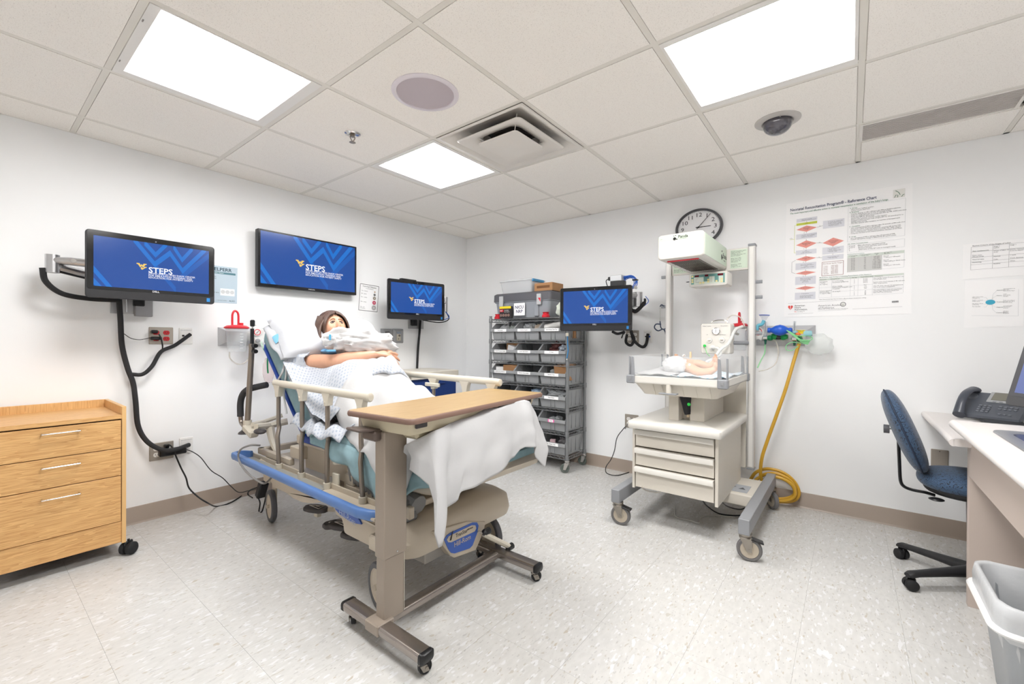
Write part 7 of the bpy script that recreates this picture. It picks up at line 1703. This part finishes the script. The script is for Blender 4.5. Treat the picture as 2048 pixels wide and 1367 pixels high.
MB().lathe([(.012, 0), (.012, .012)], PY(1517, 681, -.115), -YA, 16).build('knob', M_grey, t)
# yellow hose
t = thing('air_hose', PY(1560, 800, -.08), 'yellow medical air hose dropping from the gas console and coiled on the floor', 'hose')
M_yh = mat('yellow hose', (206, 160, 52), .4)
MB().tube(curve_pts([PY(1599, 684, -.10), PY(1588, 720, -.12), PY(1572, 775, -.16), PY(1553, 830, -.19), PY(1535, 880, -.20), PY(1524, 915, -.20), PY(1521, 945, -.18), PY(1524, 964, -.16)]), .0115, 10).build('drop', M_yh, t)
for k, pts in enumerate((((1500, 960), (1512, 944), (1535, 937), (1565, 944), (1588, 962), (1598, 985), (1588, 1000), (1560, 1003), (1535, 998)), ((1508, 962), (1530, 948), (1555, 947), (1580, 960), (1590, 980), (1583, 993), (1558, 997), (1538, 990)), ((1524, 962), (1545, 953), (1568, 958), (1586, 972), (1589, 990), (1575, 1000), (1550, 1001)))):
    P_ = []
    for i, (a, b) in enumerate(pts):
        y = -.055 - .03 * k; z = PY(a, b, y).z; P_.append(PY(a, b, y) if z > .014 + .018 * 0 else PZ(a, b, .013))
    P_ = [p if p.y < -.03 else V((p.x, -.03, p.z)) for p in P_]
    MB().tube(curve_pts(P_), .0115, 10).build('coil', M_yh, t)
# ================================================================== LEFT WALL GAS / SUCTION SET
t = thing('gas_console', (0, -2.5, 1.22), 'wide grey medical gas console on the left wall behind the canister', 'gas console')
a, b = PX(436, 654, 0), PX(436, 691, 0); y0, y1 = -2.622, PX(528, 660, 0).y; z0, z1 = b.z, a.z
def rcx(a, b, c, d, x): return [V((x, a, c)), V((x, b, c)), V((x, b, d)), V((x, a, d))]
MB().loft([rcx(y0, y1, z0, z1, .001), rcx(y0, y1, z0, z1, .01), rcx(y0 + .045, y1 - .03, z0 + .03, z1 - .03, .055)]).build('housing', M_con, t, smooth=0)
MB().box(.055, .060, y0 + .05, y0 + .2, z0 + .035, z1 - .035, .002).build('face_plate', mat('silver plate', (200, 200, 196), .35, .3), t)
ct = canister('suction_canister', 450, 497, 656, 703, .125, .15, 'large red lidded clear suction canister on the left wall')
tag(MB().tube(curve_pts([PX(459, 703, .13), PX(460, 715, .13), PX(468, 724, .12), PX(480, 728, .11), PX(492, 723, .11), PX(499, 713, .10), PX(503, 700, .10)]), .0045, 8).build('suction_tube', mat('clear tube', (230, 224, 214), .2, alpha=.6)), 'clear tube looping under the large canister on the left wall', 'tube')
t = thing('vacuum_regulator', PX(516, 668, .08), 'white vacuum regulator with a red ringed gauge left of the pillow', 'regulator')
MB().loft([[V((x, PX(517, 672, .08).y + a, PX(517, 672, .08).z + b)) for a, b in rrect(.075 * s, .12 * s, .03, 4)] for x, s in ((.06, 1), (.10, 1), (.108, .92))]).build('body', M_white, t, smooth=50)
g_ = PX(514, 664, .11); G_ = MB().lathe([(.030, 0), (.030, .006), (.026, .007)], g_, XA, 28).build('gauge', M_white, t)
MB().lathe([(.024, .0070), (.024, .0082), (.019, .0082), (.019, .0070), (.024, .0070)], g_, XA, 28).build('red_ring', M_red, G_)
MB().cyl(g_ + V((.008, -.008, -.010)), g_ + V((.0085, .010, .012)), .0016, n=6).build('needle', M_black, G_)
MB().lathe([(.015, 0), (.015, .012), (.010, .014)], PX(515, 681, .108), XA, 18).build('knob', M_grey, t)
MB().box(.07, .09, g_.y - .004, g_.y + .004, g_.z + .05, g_.z + .056).build('top_tab', M_cream, t)
t = thing('oxygen_mask', PX(540, 710, .1), 'clear oxygen mask with dark green strap hanging left of the bed', 'mask')
MB().lathe([(.012, 0), (.03, .01), (.05, .04), (.058, .075)], PX(534, 692, .10), (.9, -.2, .3), 24, sx=1, sy=.8).build('mask_shell', M_clear, t)
MB().tube(curve_pts([PX(540, 700, .12), PX(536, 712, .12), PX(535, 730, .12), PX(536, 746, .12)]), .006, 6, sq=.4).build('strap', M_green, t)
MB().tube(curve_pts([PX(545, 702, .12), PX(541, 712, .12), PX(540, 720, .12)]), .005, 6, sq=.4).build('strap', M_green, t)
MB().tube(curve_pts([PX(522, 676, .1), PX(524, 690, .11), PX(532, 704, .12), PX(546, 700, .12)]), .004, 6).build('tube', mat('pale green line', (150, 214, 150), .4), t)
MB().rbox(PX(541, 699, .12), (.02, .05, .02), .006).build('connector', M_chrome, t)
t = tag(MB().ell(PX(537, 740, .10), .02, .045, .10, 16, 12, fn=lambda d, p: p * (1 + .15 * noise.noise(d * 3))).build('clear_pouch', mat('pinkish clear film', (236, 216, 216), .35, alpha=.35)), 'translucent pinkish pouch hanging behind the green strap', 'pouch')
# adapters and cords on the left wall
t = thing('power_adapter', PX(340, 903, .04), 'flat black power adapter plugged into the low wall outlet', 'power adapter')
c = PX(345, 902, .05); MB().rbox(c, (.05, .15, .045), .006).build('brick', M_black, t)
MB().tube(curve_pts([PX(332, 892, .03), PX(338, 889, .06), PX(346, 896, .09), PX(352, 912, .10), PX(362, 935, .12), PX(372, 955, .15), PX(378, 975, .18), PX(395, 992, .22), PX(415, 1005, .25), PZ(433, 1012, .006), PZ(460, 1005, .006), PZ(485, 990, .006), PZ(505, 978, .006)]), .0048, 8).build('cord', M_bc, t)
MB().rbox(PX(333, 892, .02), (.03, .03, .025), .005).build('plug', M_black, t)
tag(MB().tube(curve_pts([PX(371, 898, .04), PX(385, 903, .05), PX(402, 915, .07), PX(422, 940, .10), PX(445, 955, .13), PX(462, 972, .16), PX(478, 984, .18), PX(500, 980, .2), PZ(515, 978, .02)]), .003, 6).build('thin_cable', M_bc), 'thin black cord running from the adapter down to the floor', 'cable')
t = thing('power_brick', PZ(525, 990, 0), 'black power brick standing on the floor behind the bed wheel', 'power brick')
c = PX(524, 975, .30); MB().rbox(PY(524, 978, -2.48), (.05, .06, .13), .008, Matrix.Rotation(.5, 3, 'Y')).build('brick', M_black, t)
MB().tube(curve_pts([PY(515, 992, -2.5), PY(520, 1005, -2.5), PY(518, 1022, -2.5), PY(524, 1022, -2.5), PY(530, 1000, -2.5), PY(533, 985, -2.5)]), .0045, 6).build('cord_loop', M_bc, t)
MB().tube(curve_pts([PY(540, 962, -2.42), PY(520, 972, -2.46), PY(500, 980, -2.50), PY(496, 988, -2.5), PY(505, 995, -2.5)]), .0045, 6).build('cord_loop', M_bc, t)
t = thing('charger', PX(318, 665, .02), 'black charger and plug in the red receptacles with a thin wire', 'charger')
MB().rbox(PX(309, 663, .025), (.03, .035, .022), .005).build('plug', M_black, t)
MB().rbox(PX(312, 676, .025), (.03, .06, .022), .005).build('plug', M_black, t)
MB().tube(curve_pts([PX(300, 675, .03), PX(280, 679, .04), PX(262, 676, .04), PX(248, 667, .04)]), .0022, 6).build('wire', M_bc, t)
MB().tube(curve_pts([PX(318, 668, .04), PX(322, 676, .05), PX(325, 690, .05), PX(325, 699, .05)]), .0048, 6).build('cord', M_bc, t)
# ================================================================== DESK, CHAIR, BIN, PHONE
M_ctop = mat('white laminate countertop', (222, 217, 214), .35); M_apr = mat('taupe beige laminate', (196, 182, 172), .5)
def nose(mbx, x, y0, y1, zt, th, r=None):
    """bullnose front edge facing -x"""
    r = th / 2
    return mbx.prism([(x + r - r * math.cos(a) * 1.0 if False else x + r - r * math.sin(a), zt - r + r * math.cos(a)) for a in [math.pi * k / 10 for k in range(11)]], (0, y0, 0), XA, ZA, YA, y1 - y0)
t = thing('low_desk', (4.5, -.5, 0), 'low white laminate desktop against the back wall under the phone', 'desk')
mb = MB().box(4.055, X1 - .01, -1.0, -.001, .738, .77); nose(mb, 4.039, -1.0, -.001, .77, .034); mb.build('desktop', M_ctop, t, smooth=50)
MB().box(4.9, 4.92, -.9, -.02, 0, .738).build('side_panel', M_apr, t)
t = thing('high_counter', (4.5, -1.6, 0), 'raised white counter with bullnose edge, sink and taupe front at right', 'counter')
mb = MB().box(4.058, X1 - .01, -3.05, -1.0, .818, .858); nose(mb, 4.038, -3.05, -1.0, .858, .04)
mb.build('countertop', M_ctop, t, smooth=50)
MB().box(4.112, X1 - .02, -.945, -.910, 0, .818, .001).build('end_panel', M_apr, t)
MB().box(4.112, 4.13, -3.0, -.945, .60, .818).build('apron', M_apr, t, smooth=0)
MB().box(4.112, X1 - .02, -1.012, -1.0, .80, .858).build('end_edge', M_ctop, t)
sx0, sx1, sy0, sy1 = 4.125, 4.60, -1.80, -1.238
mb = MB(); mb.loft([rr3(sx0, sx1, sy0, sy1, .8585, .05), rr3(sx0 + .002, sx1 - .002, sy0 + .002, sy1 - .002, .864, .05), rr3(sx0 + .035, sx1 - .035, sy0 + .035, sy1 - .035, .863, .05), rr3(sx0 + .045, sx1 - .045, sy0 + .045, sy1 - .045, .8605, .05)], cap=False).build('sink_rim', mat('sink steel', (176, 178, 182), .38, .9), t, smooth=50)
MB().loft([rr3(sx0 + .045, sx1 - .045, sy0 + .045, sy1 - .045, .8603, .05), rr3(sx0 + .05, sx1 - .05, sy0 + .05, sy1 - .05, .8592, .05)]).build('basin', mat('sink basin', (120, 122, 126), .15, 1), t, smooth=50)
# chair
c0 = V((4.18, -.728, 0)); t = thing('office_chair', c0, 'navy patterned swivel chair tucked under the white desk', 'chair')
def chair_mat():
    m = bpy.data.materials.new('navy squiggle fabric'); m.use_nodes = True; nt = m.node_tree; b = nt.nodes['Principled BSDF']; L = nt.links.new
    tc = nt.nodes.new('ShaderNodeTexCoord'); n = nt.nodes.new('ShaderNodeTexNoise'); n.inputs['Scale'].default_value = 34; n.inputs['Detail'].default_value = 0; n.inputs['Distortion'].default_value = 1.2
    w = nt.nodes.new('ShaderNodeMath'); w.operation = 'PINGPONG'; w.inputs[1].default_value = .11
    r = nt.nodes.new('ShaderNodeMapRange'); r.inputs[1].default_value = .012; r.inputs[2].default_value = .03
    mx = nt.nodes.new('ShaderNodeMix'); mx.data_type = 'RGBA'; mx.inputs[6].default_value = rgb(20, 26, 36); mx.inputs[7].default_value = rgb(54, 78, 106)
    L(tc.outputs['Object'], n.inputs['Vector']); L(n.outputs[0], w.inputs[0]); L(w.outputs[0], r.inputs[0]); L(r.outputs[0], mx.inputs[0]); L(mx.outputs[2], b.inputs['Base Color'])
    b.inputs['Roughness'].default_value = .8; b.inputs['Sheen Weight'].default_value = .2
    return m
M_fab = chair_mat()
Rb = Matrix.Rotation(math.radians(-17), 3, 'Y')
bcx = V((3.905, -.728, .75))
def cush(d, p):
    e = 2.6; n = (abs(d.x) ** e + abs(d.y) ** e + abs(d.z) ** e) ** (-1 / e); return V((p.x * n, p.y * n, p.z * n))
Rb = Matrix.Rotation(math.radians(-20), 3, 'Y')
MB().ell(bcx, .048, .205, .215, 40, 28, R=Rb, fn=cush).build('backrest', M_fab, t, smooth=80)
def seam(a): d = V((0, math.cos(a), math.sin(a))); n = (abs(d.y) ** 2.6 + abs(d.z) ** 2.6) ** (-1 / 2.6); return bcx + Rb @ V((-.006, d.y * .207 * n, d.z * .217 * n))
MB().tube([seam(k * math.pi / 24) for k in range(49)], .004, 6, cap=False).build('seam_piping', mat('navy piping', (34, 46, 66), .7), t)
MB().ell(c0 + V((0, 0, .52)), .225, .178, .058, 40, 24, fn=cush).build('seat', M_fab, t, smooth=80)
MB().ell(c0 + V((0, 0, .48)), .20, .165, .035, 30, 16, fn=cush).build('seat_shell', M_bmatte, t, smooth=80)
MB().tube(curve_pts([PY(1797, 850, -.70), PY(1797, 880, -.70), PY(1799, 930, -.70), PY(1801, 960, -.70), PY(1808, 972, -.70), PY(1825, 979, -.70), PY(1850, 984, -.70), PY(1870, 990, -.70)]), .013, 8, sq=.6).build('back_bar', M_black, t)
q = PY(1797, 858, -.70); MB().rbox(q + V((.012, 0, 0)), (.03, .06, .10), .004).build('back_plate', M_black, t)
MB().rbox(PY(1797, 838, -.70), (.006, .04, .05), .002).build('back_strap', M_dgrey, t)
q = PY(1790, 858, -.70); MB().cyl(q + V((.01, 0, 0)), q + V((-.03, 0, 0)), .004, n=8).build('knob_stem', M_chrome, t)
q = PY(1773, 857, -.70); MB().cyl(q + V((-.012, 0, 0)), q + V((.012, 0, 0)), .023, n=16).build('adjust_knob', M_dgrey, t)
MB().cyl(c0 + V((0, 0, .30)), c0 + V((0, 0, .45)), .042, .045, 24).cyl(c0 + V((0, 0, .20)), c0 + V((0, 0, .31)), .036, .038, 24).cyl(c0 + V((0, 0, .09)), c0 + V((0, 0, .21)), .030, n=24).build('gas_column', M_black, t)
MB().ell(PY(1873, 998, -.85), .03, .025, .008, 16, 8).build('lever_paddle', M_black, t)
MB().lathe([(.02, .05), (.045, .06), (.05, .10), (.036, .125)], c0, n=24).build('hub', M_black, t)
a0 = math.degrees(math.atan2(-.929 + .728, 3.914 - 4.18))
for k in range(5):
    a = math.radians(a0 + 72 * k); d = V((math.cos(a), math.sin(a), 0)); n = V((-d.y, d.x, 0))
    rings = [[c0 + d * r + n * (w * math.cos(q)) + V((0, 0, z + h * math.sin(q))) for q in [i * math.pi / 6 for i in range(12)]] for r, z, w, h in ((.03, .095, .032, .028), (.15, .088, .026, .020), (.29, .078, .022, .015), (.325, .074, .024, .016), (.342, .070, .018, .010))]
    MB().loft(rings).build('base_leg', mat('chair base plastic', (38, 38, 40), .5), t, smooth=60)
    twin_caster(t, *(c0 + d * .325).xy, .027, math.degrees(a) + 70, .062)
# waste bin
t = thing('waste_bin', (4.2, -1.62, 0), 'grey plastic waste bin with a clear liner folded over its rim', 'bin')
BX = (4.055, 4.36, -1.80, -1.42)
def br(z, ins, r=.05): return rr3(BX[0] + ins, BX[1] - ins, BX[2] + ins, BX[3] - ins, z, r, 6)
MB().loft([br(.0, .045), br(.32, .012), br(.375, .004), br(.385, .0)], cap=False).build('tub', mat('light grey bin plastic', (166, 170, 174), .45), t, smooth=50, solid=.004)
MB().loft([br(.0, .046), br(.003, .046)]).build('tub_floor', mat('light grey bin plastic', (166, 170, 174), .45), t, smooth=50)
M_lin = mat('clear bin liner', (226, 228, 230), .22, alpha=.7, bump=.6, bscale=40)
def lring(z, ins, wob):
    b = br(z, ins); return [p + V((math.sin(i * 1.7) * wob, math.cos(i * 2.3) * wob, math.sin(i * .9) * wob * 1.5)) for i, p in enumerate(b)]
MB().loft([lring(.285, -.002, .004), lring(.30, -.008, .003), lring(.36, -.010, .002), lring(.388, -.006, .001), lring(.394, .002, .001), lring(.385, .010, .001), lring(.25, .02, .004), lring(.05, .05, .006)], cap=False).build('liner', M_lin, t, smooth=80)
MB().tube([p + V((0, 0, 0)) for p in br(.31, -.011)] + [br(.31, -.011)[0]], .014, 8, sq=.7).build('liner_roll', mat('milky liner', (236, 236, 236), .35, alpha=.9), t)
# phone
P0 = V((4.31, -.21, .77)); a = math.radians(-30)
Mp = Matrix.Translation(P0) @ Matrix.Rotation(a, 4, 'Z')
t = thingM('desk_phone', Mp, 'dark grey office phone with a handset, keypad and small screen', 'phone')
M_ph = mat('phone charcoal', (84, 88, 96), .35)
def pb_(m): return MB(Mp)
tilt = math.radians(38)
Pf = Mp @ Matrix.Translation((0, -.085, .015)) @ Matrix.Rotation(tilt, 4, 'X')
MB(Pf).rbox((.01, .105, .0), (.27, .21, .03), .01).build('body', M_ph, t)
MB(Mp).rbox((.01, .03, .045), (.18, .03, .09), .006).build('stand', M_black, t)
MB(Pf).rbox((.05, .165, .017), (.15, .085, .006), .003).build('display_bezel', mat('silver bezel', (170, 172, 174), .35, .4), t)
MB(Pf).rbox((.05, .170, .021), (.118, .062, .004), .002).build('display', mat('phone lcd', (118, 116, 106), .3), t)
for k in range(4): MB(Pf).rbox((.01 + .026 * k, .127, .021), (.014, .007, .004), .001).build('soft_key', mat('key silver', (150, 152, 158), .35, .3), t)
for i in range(3):
    for j in range(4): MB(Pf).rbox((-.035 + .019 * i, .042 + .016 * j, .018), (.014, .010, .007), .003).build('key', mat('key grey', (128, 132, 140), .35, .3), t)
for i in range(4):
    for j in range(2): MB(Pf).rbox((.045 + .020 * i, .075 + .018 * j, .018), (.014, .009, .007), .003).build('key', mat('key grey', (128, 132, 140), .35, .3), t)
MB(Pf).lathe([(.013, 0), (.013, .004), (.007, .005)], (.045, .10, .017), n=16).build('navigation_ring', mat('key silver', (150, 152, 158), .35, .3), t) if False else None
for i in range(3): MB(Pf).rbox((.055 + .020 * i, .035, .018), (.013, .009, .006), .003).build('key', mat('key grey', (128, 132, 140), .35, .3), t)
Mh = Pf @ Matrix.Translation((-.095, .10, .035))
rgs = []
for k in range(17):
    u = k / 16; y = -.115 + .23 * u; arch = .038 * math.sin(math.pi * u) ; e = abs(u - .5) * 2
    hw, hh = .021 + .007 * e ** 3, .012 + .012 * e ** 4
    rgs.append([Mh @ V((hw * math.cos(q), y * .97, arch - .012 * e ** 3 + hh * math.sin(q))) for q in [i * math.pi / 8 for i in range(16)]])
MB().loft(rgs).build('handset', mat('handset charcoal', (70, 74, 84), .3), t, smooth=60)
MB(Pf).lathe([(.028, 0), (.024, .006), (.01, .003), (0, .003)], (-.095, .16, .014), n=24).build('cradle_speaker', mat('speaker grey', (100, 104, 112), .5), t)
tag(MB().tube(curve_pts([PZ(1916, 829, .775), PZ(1921, 826, .785), PZ(1930, 828, .78), PZ(1942, 832, .776), PZ(1950, 833, .776)]), .004, 6).build('phone_cable', M_bc), 'black cord curl at the left foot of the office phone', 'cable')
tag(MB().rbox(V((4.33, -.47, .781)), (.16, .40, .018), .005, Matrix.Rotation(0, 3, 'Z')).build('keyboard', M_black), 'flat black keyboard lying behind the raised white counter', 'keyboard')
# right monitor
BL = PY(2009, 808, -.45); Nn = V((math.cos(math.radians(208)), math.sin(math.radians(208)), 0)); Un = ZA.cross(Nn); Un.normalize()
Up = (ZA * math.cos(.26) - Nn * math.sin(.26)).normalized(); cc = BL + Un * .31 + Up * .195
Nt = Un.cross(Up); Mmon = Matrix(((Un.x, Up.x, Nt.x, cc.x), (Un.y, Up.y, Nt.y, cc.y), (Un.z, Up.z, Nt.z, cc.z), (0, 0, 0, 1)))
m5 = monitor(Mmon, .62, .39, 'grey framed desktop monitor cut off at the right edge', name='desktop_monitor', art=False, greyb=True)
q = cc - Nt * .10
MB().box(q.x - .02, q.x + .02, q.y - .03, q.y + .03, .78, q.z, .005).build('stand_neck', M_bmatte, m5)
MB().rbox((q.x - .03, q.y, .777), (.22, .22, .014), .004).build('stand_foot', M_bmatte, m5)
tag(MB().tube(curve_pts([V((4.45, -.30, .78)), V((4.52, -.2, .785)), V((4.62, -.22, .79)), V((4.75, -.3, .785)), V((4.85, -.28, .78))]), .008, 6).build('desk_cable', M_bc), 'thick black cord on the desk behind the desktop monitor', 'cable')
# floor glare strip: none. seam of sealant at the back wall foot

# ================================================================== lettering becomes plain mesh
dg = bpy.context.evaluated_depsgraph_get(); dg.update()
for ob in TEXTS:
    me = bpy.data.meshes.new_from_object(ob.evaluated_get(dg)); me.name = ob.name
    n = bpy.data.objects.new('tmp', me); COL.objects.link(n)
    n.parent = ob.parent; n.matrix_basis = ob.matrix_basis.copy(); n['kind'] = 'stuff'
    nm = ob.name; bpy.data.objects.remove(ob); n.name = nm
